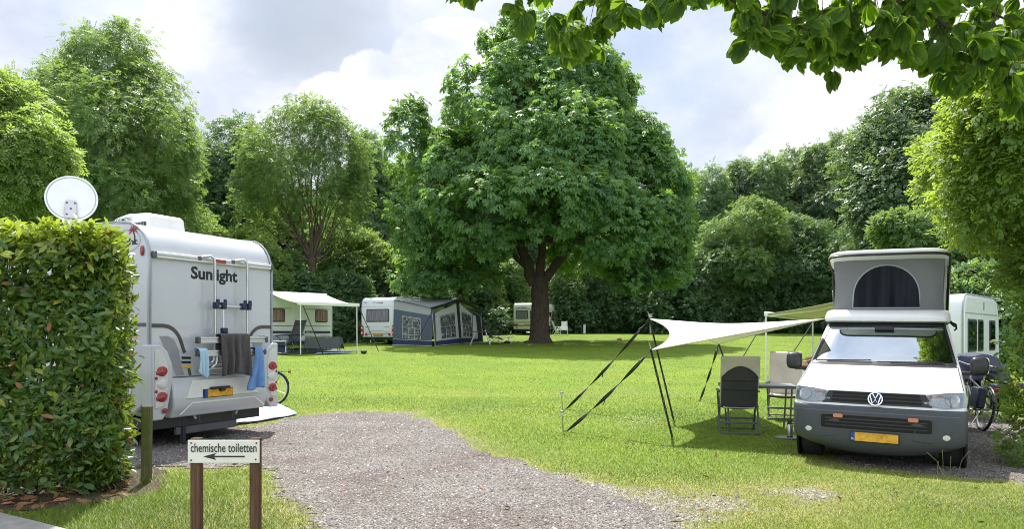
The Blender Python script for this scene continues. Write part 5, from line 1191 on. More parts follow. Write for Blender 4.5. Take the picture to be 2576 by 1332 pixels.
for s in (-1, 1):
    HL = [(s*x, z) for x, z in ((.925, .985), (.72, .975), (.545, .950), (.51, .86), (.57, .812), (.74, .795), (.935, .815))]
    mb = MB(); patch(mb, HL, VS, .004, -.03, 4); hp_ = part('headlight', mb, 'trim', vn)
    HC = [(s*x, z) for x, z in ((.915, .977), (.72, .966), (.56, .942), (.525, .862), (.578, .822), (.74, .806), (.92, .826))]
    mb = MB(); patch(mb, HC, VS, .016, .0, 4); part('lens', mb, 'headglass', hp_) if 'headglass' in M else None
    if 'headglass' not in M:
        M['headglass'] = glassmat('headlamp_glass', (.92, .94, .95), .06); part('lens', mb, 'headglass', hp_)
    for cx, cz, r, mt in ((.80, .895, .072, 'clear'), (.615, .868, .050, 'clear')):
        c_ = VS(s*cx, cz, .006); X = Matrix.Translation(c_) @ Vector(VS(s*cx, cz, .05)).__sub__(Vector(c_)).to_track_quat('Z', 'Y').to_matrix().to_4x4()
        mb = MB(); mb.lathe([(r, 0), (r, .002), (r*.8, .006), (r*.3, .004), (.002, .010)], 22, X); part('reflector', mb, mt, hp_)
        mb = MB(); mb.lathe([(r*1.02, .0), (r*1.1, .003), (r*1.12, .0)], 22, X); part('lamp_ring', mb, 'chrome', hp_)
    mb = MB(); patch(mb, [(s*.57, .93), (s*.70, .95), (s*.70, .925), (s*.58, .91)], VS, .010, .004, 1); part('indicator', mb, 'orange', hp_)
    mb = MB(); patch(mb, [(s*x, z) for x, z in ((.953, .80), (.74, .785), (.62, .772), (.953, .757))], VS, .0035, -.01, 3); part('wing_edge', mb, 'white', vn)
    fc = VS(s*.745, .475, .0); X = Matrix.Translation(fc) @ (Vector(VS(s*.745, .475, .05))-Vector(fc)).to_track_quat('Z', 'Y').to_matrix().to_4x4() @ Matrix.Diagonal((1.25, 1, 1, 1))
    mb = MB(); mb.lathe([(.048, -.01), (.048, .004), (.040, .006)], 20, X); fg = part('fog_lamp', mb, 'dark', vn)
    mb = MB(); mb.lathe([(.038, .004), (.03, .010), (.012, .012), (.002, .012)], 20, X); part('lens', mb, 'clear', fg)
    # bumper corner panel lines
    mb = MB(); strip2(mb, [(s*.945, .56), (s*.80, .545), (s*.40, .52), (s*.40, .42), (s*.60, .40), (s*.90, .395)], .006, VS, .0125); part('panel_line', mb, 'black', bumper, smooth=False)
mb = MB(); patch(mb, rrect(-.60, .505, .60, .665, .03), VS, .0125, -.02, 3); it = part('lower_grille', mb, 'black', vn)
for z in (.545, .585, .625):
    mb = MB(); patch(mb, [(-.55, z-.007), (.55, z-.007), (.55, z+.007), (-.55, z+.007)], VS, .018, .011, 3); part('slat', mb, 'dark', it)
mb = MB(); strip2(mb, [(-.60, .50), (-.3, .497), (0, .496), (.3, .497), (.60, .50), (.625, .53), (.625, .64), (.60, .672), (.3, .676), (0, .677), (-.3, .676), (-.60, .672), (-.625, .64), (-.625, .53), (-.60, .50)], .016, VS, .016); part('grille_rim', mb, 'grey_plastic', it, smooth=False)
for s in (-1, 1):
    mb = MB(); patch(mb, rrect(s*.405-.055, .632, s*.405+.055, .678, .02), VS, .04, .012, 1); part('flash_lamp', mb, 'orange', vn, bevel=.008)
mb = MB(); strip2(mb, [(-.93+k*1.86/30, .712) for k in range(31)], .012, VS, .0125); part('bumper_edge', mb, 'frame_grey', bumper, smooth=False)
mb = MB(); mb.box((0, -.022, .425), (.53, .02, .12)); npl = part('number_plate', mb, 'dark', vn, bevel=.004)
mb = MB(); mb.box((.022, -.034, .425), (.468, .006, .103)); part('plate_face', mb, 'plate', npl)
mb = MB(); mb.box((-.235, -.034, .425), (.044, .006, .103)); bs = part('blue_strip', mb, 'eublue', npl)
lettering('NL', lambda u, v, d: (-.25+u, -.0375-d, .388+v), .03, .022, 'white', bs, .01, thick=.001)
# sides: rubbing line, door lines, wheels in dark arches, mirrors
for s in (-1, 1):
    mb = MB()
    for y in (1.35, 2.55): mb.bar((s*.957, y, .32), (s*.9565, y, .9), .006, .012, (1, 0, 0))
    mb.bar((s*.958, .75, .56), (s*.958, 4.7, .56), .012, .05); part('door_lines', mb, 'frame_grey', body)
    mb = MB(); mb.box((s*.975, 1.62, 1.02), (.025, .17, .03)); part('door_handle', mb, 'dark', body, bevel=.006)
    for y in (.92, 3.92):
        X = Matrix.Translation((s*.80, y, .335)) @ Matrix.Rotation(R(90), 4, 'Y')
        mb = MB(); mb.lathe([(.19, -.12), (.31, -.12), (.335, -.085), (.335, .085), (.31, .12), (.19, .12)], 32, X)
        for gk in (-.05, 0, .05): mb.lathe([(.336, gk-.008), (.331, gk), (.336, gk+.008)], 32, X)
        wh = part('wheel', mb, 'rubber', vn)
        mb = MB(); mb.lathe([(.19, -.11), (.17, .11), (.05, .13), (.002, .13)] if s > 0 else [(.002, -.13), (.05, -.13), (.17, -.11), (.19, .11)], 20, X); part('rim', mb, 'alu', wh)
        if True:
            X2 = Matrix.Translation((s*.955, y, .345)) @ Matrix.Rotation(R(90), 4, 'Y')
            mb = MB(); mb.lathe([(.385, -.012), (.385, .006), (.002, .006)] if s > 0 else [(.002, -.006), (.385, -.006), (.385, .012)], 32, X2); ar = part('wheel_arch', mb, 'black', vn)
            X = Matrix.Translation((s*.968, y, .335)) @ Matrix.Rotation(R(90), 4, 'Y')
            mb = MB(); mb.lathe([(.2, -.004), (.335, -.004), (.33, .008), (.2, .012)] if s > 0 else [(.2, -.012), (.33, -.008), (.335, .004), (.2, .004)], 32, X); part('tyre_wall', mb, 'rubber', wh)
            mb = MB(); mb.lathe([(.20, .0), (.16, .01), (.03, .02), (.002, .02)] if s > 0 else [(.002, -.02), (.03, -.02), (.16, -.01), (.2, 0)], 20, X); part('hubcap', mb, 'alu', wh)
    # mirror
    mb = MB()
    def mir(u, v, s=s):
        a = u*2*math.pi; b = (v-.5)*math.pi; q = 2.6
        sg_ = lambda t, e: math.copysign(abs(t)**e, t)
        x = .88*sg_(math.cos(b), .55)*sg_(math.cos(a), .6); y = sg_(math.cos(b), .7)*sg_(math.sin(a), .8); z = sg_(math.sin(b), .62)
        return (s*(1.105+.118*x), 1.14+.085*y, 1.27+.115*z*(1 if z < 0 else 1.0)+.02*x*0)
    mb.grid(24, 14, mir); mi = part('mirror', mb, 'mirror_shell' if 'mirror_shell' in M else 'dark', vn)
    mb = MB(); mb.bar((s*.87, 1.16, 1.175), (s*1.10, 1.15, 1.17), .06, .045); part('mirror_arm', mb, 'dark', mi, bevel=.01)
    mb = MB(); patch(mb, rrect(s*1.115-.10, 1.17, s*1.115+.10, 1.375, .03), lambda u, v, d: (u, 1.232+d, v), .004, 0, 0); part('mirror_glass', mb, 'chrome', mi)
# inside
mb = MB(); mb.grid(16, 4, lambda u, v: ((u-.5)*1.62, 1.10+.5*v+.25*abs(u-.5)**2*2, 1.235-.10*v)); part('dashboard', mb, 'dash' if 'dash' in M else 'trim', vn, solid=.03)
mb = MB(); mb.tube([(.40+.185*math.cos(a), 1.68+.10*math.sin(a), 1.26+.155*math.sin(a)) for a in np.linspace(0, 2*math.pi, 33)], .015, 8, False); mb.box((.40, 1.68, 1.25), (.14, .05, .10)); mb.bar((.22, 1.68, 1.26), (.58, 1.68, 1.26), .03, .02); part('steering_wheel', mb, 'dark', vn, bevel=.005)
mb = MB(); mb.box((-.02, 1.38, 1.27), (.10, .05, .10)); mb.bar((.05, 1.36, 1.24), (.16, 1.42, 1.36), .07, .012); part('phone_holder', mb, 'dark', vn, bevel=.01)
for x in (-.42, .42):
    mb = MB(); mb.box((x, 2.22, .98), (.46, .14, .72)); mb.box((x, 1.98, .68), (.48, .5, .14)); mb.box((x, 2.27, 1.46), (.26, .10, .2)); part('seat', mb, 'seatgrey', vn, bevel=.05, seg=3)
mb = MB(); mb.box((0, 2.55, .95), (1.6, .02, 1.5)); part('curtain', mb, 'trim', vn); 
mb = MB(); mb.box((0, 2.4, .34), (1.7, 4.2, .12)); part('underbody', mb, 'black', vn)
mb = MB(); mb.box((0, 1.62, 1.73), (.24, .03, .055)); part('inner_mirror', mb, 'dark', vn, bevel=.012)
# roof fairing
mb = MB()
def fair(z, yf, W, ry):
    pts = []
    for k in range(25):
        th = math.pi*k/24; cx, sx_ = -math.cos(th), math.sin(th); pts.append((W*math.copysign(abs(cx)**.45, cx), yf+ry*(1-abs(sx_)**.45), z))
    return [( -W, 4.72, z)]+pts+[(W, 4.72, z)]
FR = [fair(*q) for q in ((1.815, 1.76, .775, .22), (1.835, 1.715, .80, .24), (1.88, 1.71, .805, .24), (1.94, 1.76, .795, .24), (1.985, 1.86, .775, .24), (2.0, 1.95, .75, .24))]
nf = len(FR[0]); mb.add([p for r in FR for p in r], [(i*nf+j, i*nf+j+1, (i+1)*nf+j+1, (i+1)*nf+j) for i in range(len(FR)-1) for j in range(nf-1)]+[tuple((len(FR)-1)*nf+j for j in range(nf))]+[(i*nf, (i+1)*nf, (i+1)*nf+nf-1, i*nf+nf-1) for i in range(len(FR)-1)])
part('roof_fairing', mb, 'white', vn, ang=55)
mb = MB(); mb.tube([( -.78, 2.0, 1.812)]+[tuple(Vector(p)+Vector((0, -.004, -.006))) for p in fair(1.815, 1.755, .775, .22)[1:-1:2]]+[(.78, 2.0, 1.812)], .008, 6); part('fairing_seal', mb, 'dark', vn)
# raised lid hinged at the rear, canvas walls
y0, z0, y1, z1 = 1.93, 2.77, 4.62, 2.06; lw = .775
def lid(u, v, top):
    x = (u-.5)*2; yy = y0+(y1-y0)*v; zz = z0+(z1-z0)*v
    return x, yy, zz
def lid_out(o, dz, inset=0):
    pts = []
    for k in range(21):
        th = math.pi*k/20; cx, sx_ = -math.cos(th), math.sin(th); pts.append(((lw-inset)*math.copysign(abs(cx)**.4, cx), .30*(1-abs(sx_)**.4)+inset))
    pts = [(-(lw-inset), 2.79)]+pts+[(lw-inset, 2.79)]
    sl_ = (z1-z0)/(y1-y0)
    return [(x, y0+t, z0+sl_*t+dz) for x, t in pts]
R_ = [lid_out(0, 0), lid_out(0, .05, -.012), lid_out(0, .075, .0), lid_out(0, .095, .03), lid_out(0, .105, .12)]
nf = len(R_[0]); mb = MB(); mb.add([p for r in R_ for p in r], [(i*nf+j, i*nf+j+1, (i+1)*nf+j+1, (i+1)*nf+j) for i in range(len(R_)-1) for j in range(nf-1)]+[tuple(4*nf+j for j in range(nf)), tuple(range(nf))[::-1]]+[(i*nf, (i+1)*nf, (i+1)*nf+nf-1, i*nf+nf-1) for i in range(4)])
ld = part('roof_lid', mb, 'white', vn, ang=50)
mb = MB(); mb.tube([tuple(Vector(p)+Vector((0, 0, .012))) for p in lid_out(0, 0, -.010)], .019, 6); part('lid_seal', mb, 'dark', ld)
cw0, cw1 = .72, .725; yc = 2.10; zc0 = 1.985; sl_ = (z1-z0)/(y1-y0); zcf = z0+sl_*(yc-y0)
def front(u, v):
    x = (u-.5)*2; w_ = cw0+(cw1-cw0)*v-.018*math.sin(math.pi*v); bow = .02*math.sin(math.pi*v)*math.cos(x*1.4)
    return (x*w_, yc+.05*abs(x)**6+bow*.6+.006*math.sin(x*19+v*4)*abs(x)**3, zc0+(zcf-.005-zc0)*v)
mb = MB(); mb.grid(40, 16, front); cv = part('roof_canvas', mb, 'popup', vn, ang=70)
for s in (-1, 1):
    mb = MB()
    def side(u, v, s=s):
        yy = yc+.05+(4.5-yc-.05)*u; zt_ = z0+sl_*(yy-y0)-.005; zz = zc0+(max(zt_, zc0+.02)-zc0)*v
        return (s*(cw0+(cw1-cw0)*v-.018*math.sin(math.pi*v)-.05*math.sin(math.pi*u)*math.sin(math.pi*v)*(1-u)), yy, zz)
    mb.grid(20, 10, side); part('side_canvas', mb, 'popup', cv, ang=70)
    mb = MB(); mb.tube([(s*.765, 2.75, 2.0), (s*.77, 2.55, zc0+.42), (s*.77, 2.48, z0+sl_*.55-.02)], .016, 8); mb.box((s*.77, 2.48, z0+sl_*.55-.05), (.03, .06, .09)); part('roof_strut', mb, 'dark', vn)
    mb = MB(); mb.tube([(s*.765, 2.78, 1.98), (s*.77, 2.62, zc0+.33)], .024, 8); part('gas_spring', mb, 'alu', vn)
def FC(u, v, d):
    p = front(.5+u/(2*cw0), (v-zc0)/(zcf-zc0)); return (p[0], p[1]-d, p[2])
wz0 = zc0+.045; WP = [(-.455, wz0), (.425, wz0)]+[(-.015+.44*math.cos(R(k)), wz0+.18+.44*math.sin(R(k))) for k in range(0, 181, 10)]
mb = MB(); patch(mb, WP, FC, .008, .002, 3); wn2 = part('mesh_window', mb, 'mesh', cv)
mb = MB(); strip2(mb, WP+[WP[0]], .018, FC, .011); part('window_hem', mb, 'tent_grey', wn2, smooth=False)
for s in (-1, 1):
    mb = MB(); mb.tube([(s*.80, 1.95, 1.83), (s*.86, 1.95, 1.80), (s*.87, 2.02, 1.74), (s*.85, 2.1, 1.72)], .012, 6); mb.tube([(s*.79, 2.0, 1.84), (s*.85, 2.15, 1.78)], .02, 6); part('tie_strap', mb, 'strap', vn)
# ------------------------------------------------------------------ caravans
def caravan(name, label, loc, yaw, W, L, H, fl, body='caravan', rear_curve=.25, nose=.5, group=None):
    """local x along the rear wall, y to the nose, z up; origin at the rear left corner on the ground"""
    t = thing(name, label, 'caravan', loc, yaw, group)
    prof = [(.06, fl), (0, fl+.25), (0, H-.55), (.05, H-.22), (.17, H-.06), (.36, H), (L-.75, H), (L-.35, H-.10), (L-.12, H-.45), (L-.02, 1.25), (L, .8), (L-.25, fl)]
    mb = MB(); mb.prism(prof, 0, W, lambda u, v, d: (d, u, v)); part('body', mb, body, t, bevel=.07, seg=3)
    for x in (.03, W-.03):
        mb = MB(); mb.tube([(x, p[0], p[1]) for p in prof[1:10]], .022, 6); part('edge_trim', mb, 'trim', t)
    mb = MB(); mb.box((W/2, L/2, fl-.06), (W-.3, L-.6, .16)); mb.bar((W/2, L-.3, fl), (W/2, L+1.1, fl-.02), .12, .1); part('chassis', mb, 'dark', t)
    for x in (.12, W-.12):
        X = Matrix.Translation((x, L*.5, .31)) @ Matrix.Rotation(R(90), 4, 'Y')
        mb = MB(); mb.lathe([(.18, -.09), (.29, -.09), (.31, -.06), (.31, .06), (.29, .09), (.18, .09)], 24, X); w_ = part('wheel', mb, 'rubber', t)
        mb = MB(); mb.lathe([(.18, -.095), (.12, -.1), (.002, -.1), (.002, .1), (.12, .1), (.18, .095)], 18, X); part('rim', mb, 'alu', w_)
    for x in (.25, W-.25):
        for y in (.35, L-.5):
            mb = MB(); mb.bar((x, y, fl), (x, y-.15, 0), .05, .05, (1, 0, 0)); part('corner_steady', mb, 'dark', t)
    mb = MB(); mb.tube([(W/2, L+.95, fl-.05), (W/2, L+.95, 0.02)], .03, 8); mb.lathe([(.1, 0), (.1, .05)], 12, Matrix.Translation((W/2, L+.95, .0))); part('jockey_wheel', mb, 'dark', t)
    return t
RWc = lambda u, v, d: (u, -d, v)
def cwin(t, fn, x0, z0, x1, z1, mat='curtain', r=.08, frame='dark'):
    mb = MB(); patch(mb, rrect(x0, z0, x1, z1, r), fn, .018, -.01, 0); f = part('window', mb, frame, t, bevel=.006)
    mb = MB(); patch(mb, rrect(x0+.05, z0+.05, x1-.05, z1-.05, r*.7), fn, .026, .01, 0); part('pane', mb, mat, f); return f
def cbar(t, fn, x0, z0, x1, z1, mat, name, d=.006, d0=-.01):
    mb = MB(); mb.prism([(x0, z0), (x1, z0), (x1, z1), (x0, z1)], d, d0, fn); return part(name, mb, mat, t)
def dot(t, fn, x, z, r, mat, name, d=.02):
    mb = MB(); c = fn(x, z, d); n = Vector(fn(x, z, d+1))-Vector(c); X = Matrix.Translation(c) @ n.to_track_quat('Z', 'Y').to_matrix().to_4x4(); mb.lathe([(r, -.02), (r, .0), (r*.7, .008), (.002, .01)], 16, X); return part(name, mb, mat, t)

# caravan 2, rear view with tent awning
y2 = R(-25); c2 = pw(909, 0, 42.0); c2 = Vector((c2.x, 42.0, G(c2.x, 42))); W2, H2 = 2.28, 2.68
cv2 = caravan('caravan', 'white caravan seen from behind with a blue tent awning on its right side', tuple(c2), y2, W2, 5.6, H2, .40)
cwin(cv2, RWc, .36, 1.28, 1.92, 2.02)
for x in (.30, 1.60): cbar(cv2, RWc, x, .99, x+.30, 1.02, 'trim', 'grab_handle', .03)
cbar(cv2, RWc, .10, 2.15, W2-.10, 2.165, 'trim', 'seam_line', .004)
cbar(cv2, RWc, .30, .60, W2-.30, .625, 'trim', 'bumper_line', .02)
mb = MB(); strip2(mb, [(.35, .68), (.8, .76), (1.14, .78), (1.48, .76), (1.93, .68)], .03, RWc, .012); part('moulding', mb, 'trim', cv2)
lettering('ADRIA', lambda u, v, d: (1.0+u, -.0-d+.09, 2.29+v), .50, .12, 'ink', cv2, .03, thick=.06)
mb = MB(); strip2(mb, [(.98, 2.29), (.80, 2.29), (.77, 2.35), (.82, 2.40), (.97, 2.40)], .03, lambda u, v, d: (u, .09-.06-d, v), .0); part('logo_mark', mb, 'ink', cv2, smooth=False)
lettering('120', lambda u, v, d: (.14+u, -.0-d+.09, 2.26+v), .2, .19, 'ink', cv2, 0, thick=.06)
pl = cbar(cv2, RWc, .86, .50, 1.46, .64, 'dark', 'number_plate', .025); cbar(pl, RWc, .92, .515, 1.445, .625, 'plate', 'plate_face', .03); cbar(pl, RWc, .875, .515, .918, .625, 'eublue', 'blue_strip', .03)
lettering('44-XD-45', lambda u, v, d: (.945+u, -.031-d, .535+v), .46, .075, 'ink', pl, .01)
for s, x0 in ((1, -.02), (-1, W2+.02)):
    mb = MB(); mb.prism([(x0+s*u, v) for u, v in ((0, .50), (.16, .50), (.20, .72), (.18, 1.02), (.11, 1.12), (0, 1.12))], .05, -.10, RWc); lt = part('tail_light', mb, 'red', cv2, bevel=.02)
    for z in (.66, .94): dot(lt, RWc, x0+s*.09, z, .06, 'clear', 'lamp', .052)
    dot(cv2, RWc, x0+s*.37, .58, .075, 'red', 'fog_light', .02)
mb = MB(); mb.box((1.3, 2.2, H2+.06), (.8, 1.1, .08)); part('roof_vent', mb, 'gel', cv2, bevel=.03)
mb = MB(); mb.box((1.25, 3.4, H2+.12), (.9, .7, .05)); part('roof_hatch', mb, 'gel', cv2, bevel=.02)
# its tent awning, in the same frame
tn_ = thing('tent_awning', 'blue and grey tent awning with mullioned windows and gabled front', 'tent', tuple(c2), y2)
TX0, TX1, TY0, TY1 = W2+.02, W2+2.45, -.10, 5.7; EV, RG = 2.02, 2.62; TM = (TY0+TY1)/2+.1
gdz = lambda x, y: G(*(Vector(c2)+Matrix.Rotation(y2, 3, 'Z') @ Vector((x, y, 0))).to_2d())-c2.z
SW = lambda u, v, d: (TX0+u*(TX1-TX0)+.12*(1-v)*u, TY0-.10*(1-v)-d, gdz(TX0+u*(TX1-TX0), TY0)*(1-v)+v*(2.50+(EV-2.50)*u))       # side wall, u 0..1 from the caravan, v 0..1 up
def fz(y):                                         # eaves of the gable front
    k = abs(y-TM)/(TM-TY0); return RG+(EV-RG)*k**.9
FW = lambda u, v, d: (TX1+.22*(1-v)+d, TY0+u*(TY1-TY0), gdz(TX1, TY0+u*(TY1-TY0))*(1-v)+v*fz(TY0+u*(TY1-TY0)))   # gable front
mb = MB(); mb.grid(16, 12, lambda u, v: SW(u, v*.80, .0+.02*math.sin(u*14+v*3)*.5)); part('side_wall', mb, 'tent_blue', tn_)
mb = MB(); mb.grid(16, 3, lambda u, v: SW(u, .80+v*.20, .004)); part('valance', mb, 'tent_grey', tn_)
mb = MB(); mb.grid(16, 2, lambda u, v: SW(u, v*.135, .03+.015*math.sin(u*25))); part('mud_wall', mb, 'tent_navy', tn_)
mb = MB(); mb.grid(24, 8, lambda u, v: FW(u, v*.86, .0)); fw_ = part('front_wall', mb, 'tent_blue', tn_)
mb = MB(); mb.grid(24, 2, lambda u, v: FW(u*.7, v*.135, .03)); part('mud_wall', mb, 'tent_navy', tn_)
def rf(u, v):
    y = TY0-.12+(TY1-TY0+.24)*u; x = TX0-.05+(TX1+.12-TX0)*v
    yy = min(max(y, TY0), TY1); ze = fz(yy); zb_c = 2.62-.10*abs(yy-TM)/(TM-TY0)
    return (x, y, zb_c+(ze-zb_c)*v**1.1+.012-.05*math.sin(math.pi*v)*abs(math.sin(u*math.pi*2)))
mb = MB(); mb.grid(32, 12, rf); part('roof', mb, 'tent_grey', tn_)
mb = MB(); mb.tube([Vector(rf(k/24, 1))+Vector((.02, 0, -.03)) for k in range(25)], .07, 6); part('gable_band', mb, 'tent_dark', tn_)
mb = MB(); patch(mb, [(.04, .14), (.47, .14), (.47, .93), (.10, .86), (.06, .84)], FW, .012, .0, 3); pp = part('pale_panel', mb, 'tent_pale', tn_)
mb = MB(); patch(mb, [(.53, .14), (.80, .14), (.86, .55), (.80, .78), (.53, .93)], FW, .012, .0, 3); part('pale_panel', mb, 'tent_pale', tn_)
mb = MB(); patch(mb, [(.49, .0), (.515, .0), (.53, .97), (.475, .97)], FW, .02, .0, 3); patch(mb, [(.42, .955), (.58, .955), (.50, 1.0)], FW, .02, .0, 2); part('centre_strip', mb, 'tent_dark', tn_)
mb = MB(); patch(mb, [(.80, .02), (.97, .02), (.97, .80), (.82, .84)], FW, .016, .0, 3); part('doorway', mb, 'tent_dark', tn_)
mb = MB(); mb.grid(10, 10, lambda u, v: FW(.74+.12*u*(1-.55*v)+.05*v, .10+.66*v, .10+.10*math.sin(u*6)*(1-v))); part('rolled_flap', mb, 'tent_pale', tn_, solid=.01)
tentwin = [(SW, .25, .17, .72, .68), (FW, .13, .17, .42, .74), (FW, .555, .17, .76, .74)]
M['tentfoil'] = None
def foil():
    t = NT('tent_window_foil'); p = t.n('ShaderNodeBsdfPrincipled', Roughness=.15); p.inputs['Specular IOR Level'].default_value = .8
    tc = t.n('ShaderNodeTexCoord'); v = t.n('ShaderNodeTexNoise', Scale=5.0, Detail=6.0, Roughness=.7, Distortion=1.2); t.l(tc.outputs['Object'], v.inputs['Vector'])
    t.l(t.ramp(v.outputs['Fac'], [(.38, (.010, .012, .016)), (.52, (.06, .07, .08)), (.66, (.36, .40, .42))]), p.inputs['Base Color'])
    b = t.n('ShaderNodeBump', Strength=.6, Distance=.05); t.l(v.outputs['Fac'], b.inputs['Height']); t.l(b.outputs[0], p.inputs['Normal']); t.l(p.outputs[0], t.out.inputs[0]); return t.m
M['tentfoil'] = foil()
for fn, u0_, v0_, u1_, v1_ in tentwin:
    mb = MB(); patch(mb, [(u0_, v0_), (u1_, v0_), (u1_, v1_), (u0_, v1_)], fn, .02, .0, 3); tw_ = part('window', mb, 'tentfoil', tn_)
    mb = MB()
    for k in range(0, 4):
        uu = u0_+(u1_-u0_)*k/3; mb.tube([fn(uu, v0_, .03), fn(uu, v0_+(v1_-v0_)*(1 if k in (0, 3) else .5), .03)], .012, 4)
    for q in (0, .18, .5, .95, 1.0): mb.tube([fn(u0_, v0_+(v1_-v0_)*q, .03), fn(u1_, v0_+(v1_-v0_)*q, .03)], .012, 4)
    part('mullion', mb, 'tent_pale', tw_)
mb = MB(); mb.tube([SW(0.06, .12, .03)]+[SW(.06+.0*k, .12+.5*k/4, .03) for k in range(5)]+[SW(.10, .70, .03), SW(.2, .755, .03), SW(.85, .755, .03), SW(.93, .70, .03), SW(.95, .12, .03)], .014, 5)
mb.tube([SW(k/8, .01, .04) for k in range(9)], .016, 5); mb.tube([SW(k/8, .135, .035) for k in range(9)], .012, 5); mb.tube([FW(k/8*.98, .01, .04) for k in range(9)], .016, 5); mb.tube([FW(k/8*.72, .135, .035) for k in range(9)], .012, 5); mb.tube([FW(.0, .01, .03), FW(.0, .9, .03)], .014, 5); mb.tube([FW(.10, .86, .03), FW(.03, .14, .03)], .012, 5); mb.tube([FW(.985, .0, .03), FW(.985, .8, .03)], .02, 5)
part('piping', mb, 'tent_pale', tn_)
mb = MB(); p0 = Vector(FW(.0, .92, .03)); mb.bar(p0, Vector(SW(.80, .02, .9)), .05, .012); part('storm_strap', mb, 'strap', tn_)

# caravan 1 with roll-out awning on the left
w1 = R(45); B1 = Vector((-9.42, 36.75)); t1 = Vector((math.cos(w1), math.sin(w1))); n1_ = Vector((math.sin(w1), -math.cos(w1)))
L1, W1, H1 = 5.6, 2.2, 2.66
o1 = B1+t1*.45; o1_ = o1+t1*0
# frame: local y runs to the nose = from far right back to the near left ... rear at the right end
yaw1 = w1+R(90)                                    # local x -> away from the awning wall? rear wall along -n
org = o1; g1 = G(org.x, org.y)-.02
# local x = direction of rotation yaw1r ; choose x = -n1_ (into the caravan), y = -t1 (towards the near left end)
yr = math.atan2(-n1_.y, -n1_.x)
cv1 = caravan('caravan', 'cream caravan with a white roll out awning behind the motorhome', (org.x, org.y, g1), yr, W1, L1, H1, .42, 'cream', nose=.3)
# check handedness: y axis of this frame
ydir = Vector((-math.sin(yr), math.cos(yr)))       # equals -t1 or t1
sy = -1 if ydir.dot(t1) > 0 else 1
AW = lambda u, v, d: (-d, u, v)                    # awning side wall, u from the right end
for z, h, mt in ((2.02, .02, 'graphite'), (1.98, .012, 'trim'), (1.16, .03, 'graphite'), (.80, .13, 'navy'), (.74, .025, 'gel')): cbar(cv1, AW, .12, z, L1-.3, z+h, mt, 'side_stripe', .006)
cbar(cv1, AW, .12, .44, L1-.5, .73, 'trim', 'skirt_panel', .003)
cwin(cv1, AW, .28, 1.36, .98, 2.0, 'curtain_brown'); cwin(cv1, AW, 2.6, 1.36, 3.6, 2.0, 'curtain_brown')
mb = MB(); patch(mb, rrect(1.55, .52, 2.2, 2.2, .08), AW, .01, -.01, 0); dr_ = part('door', mb, 'cream', cv1, bevel=.006)
mb = MB(); mb.tube([AW(1.56, .8, .03), AW(1.56, .58, .05), AW(1.64, .5, .06), AW(2.1, .5, .06)], .02, 6); part('door_trim', mb, 'gel', dr_)
lettering('Award', lambda u, v, d: (-.012-d, 1.5-u*1, .81+v), .45, .1, 'gel', cv1, 0, .3)
PJ, RL = 2.9, 3.05; au0, zb1 = .42, H1+.10; zf = 2.15
def awn(u, v):                                      # u along the wall, v out from it
    uu = au0+RL*u; return (-PJ*v-.06, uu, zb1+(zf-zb1)*v-.07*math.sin(math.pi*v)-.02*math.sin(math.pi*u)*v)
mb = MB(); mb.grid(16, 12, awn); aw1 = part('awning', mb, 'awning_cloth', cv1, solid=.008)
mb = MB(); mb.bar(Vector(awn(-.02, 1)), Vector(awn(1.02, 1)), .12, .16); part('front_rail', mb, 'gel', aw1, bevel=.02)
mb = MB(); mb.bar(Vector(awn(-.02, 0))+Vector((.02, 0, -.03)), Vector(awn(1.02, 0))+Vector((.02, 0, -.03)), .14, .16); part('cassette', mb, 'gel', aw1, bevel=.03)
Rz1 = Matrix.Rotation(yr, 3, 'Z')
def gl1(p): q = Rz1 @ Vector((p[0], p[1], 0))+Vector((org.x, org.y, 0)); return G(q.x, q.y)-g1
for u in (.02, .98):
    p = awn(u, 1); mb = MB(); mb.tube([(p[0], p[1], p[2]), (p[0]-.02, p[1], gl1(p)-.03)], .025, 8); part('leg', mb, 'gel', aw1)
    mb = MB(); e = Vector((p[0]-1.0, p[1]-.55, 0)); e.z = gl1(e)+.02; mb.bar(Vector(p)+Vector((0, -.1, -.05)), e, .055, .012); part('guy_strap', mb, 'strap', aw1)
def w1p(x, y, dz=0): q = Rz1 @ Vector((x, y, 0))+Vector((org.x, org.y, 0)); return Vector((q.x, q.y, G(q.x, q.y)+dz))

# caravan 3 behind the chestnut trunk
y3 = R(-20); c3 = pw(1291, 0, 58.0); c3 = Vector((c3.x, 58.0, G(c3.x, 58))); W3, H3, L3 = 2.16, 2.52, 4.6
cv3 = caravan('caravan', 'old cream caravan half hidden behind the chestnut trunk', tuple(c3), y3, W3, L3, H3, .42, 'cream')
cwin(cv3, RWc, .22, 1.25, 1.25, 1.92)
SW3 = lambda u, v, d: (W3+d, u, v)
cwin(cv3, RWc, 1.4, 1.25, 1.95, 1.92)
for z, h, mt in ((2.02, .02, 'graphite'), (.99, .03, 'trim'), (.94, .015, 'graphite'), (.68, .06, 'graphite')): cbar(cv3, RWc, .06, z, W3-.06, z+h, mt, 'rear_stripe', .006); cbar(cv3, SW3, .2, z, L3-.4, z+h, mt, 'side_stripe', .006)
cbar(cv3, RWc, .06, .46, W3-.06, .64, 'cream', 'rear_skirt', .03)
cbar(cv3, RWc, .03, .70, .40, .86, 'red', 'tail_light', .03); cbar(cv3, RWc, W3-.40, .70, W3-.03, .86, 'red', 'tail_light', .03)
pl = cbar(cv3, RWc, .85, .70, 1.45, .84, 'plate', 'number_plate', .02); lettering('WT-SR-02', lambda u, v, d: (.92+u, -.021-d, .735+v), .46, .075, 'ink', pl, .01)
lettering('CHATEAU', lambda u, v, d: (.22+u, -.004-d+.03, 2.08+v), .92, .13, 'graphite', cv3, .015, .35, thick=.03)
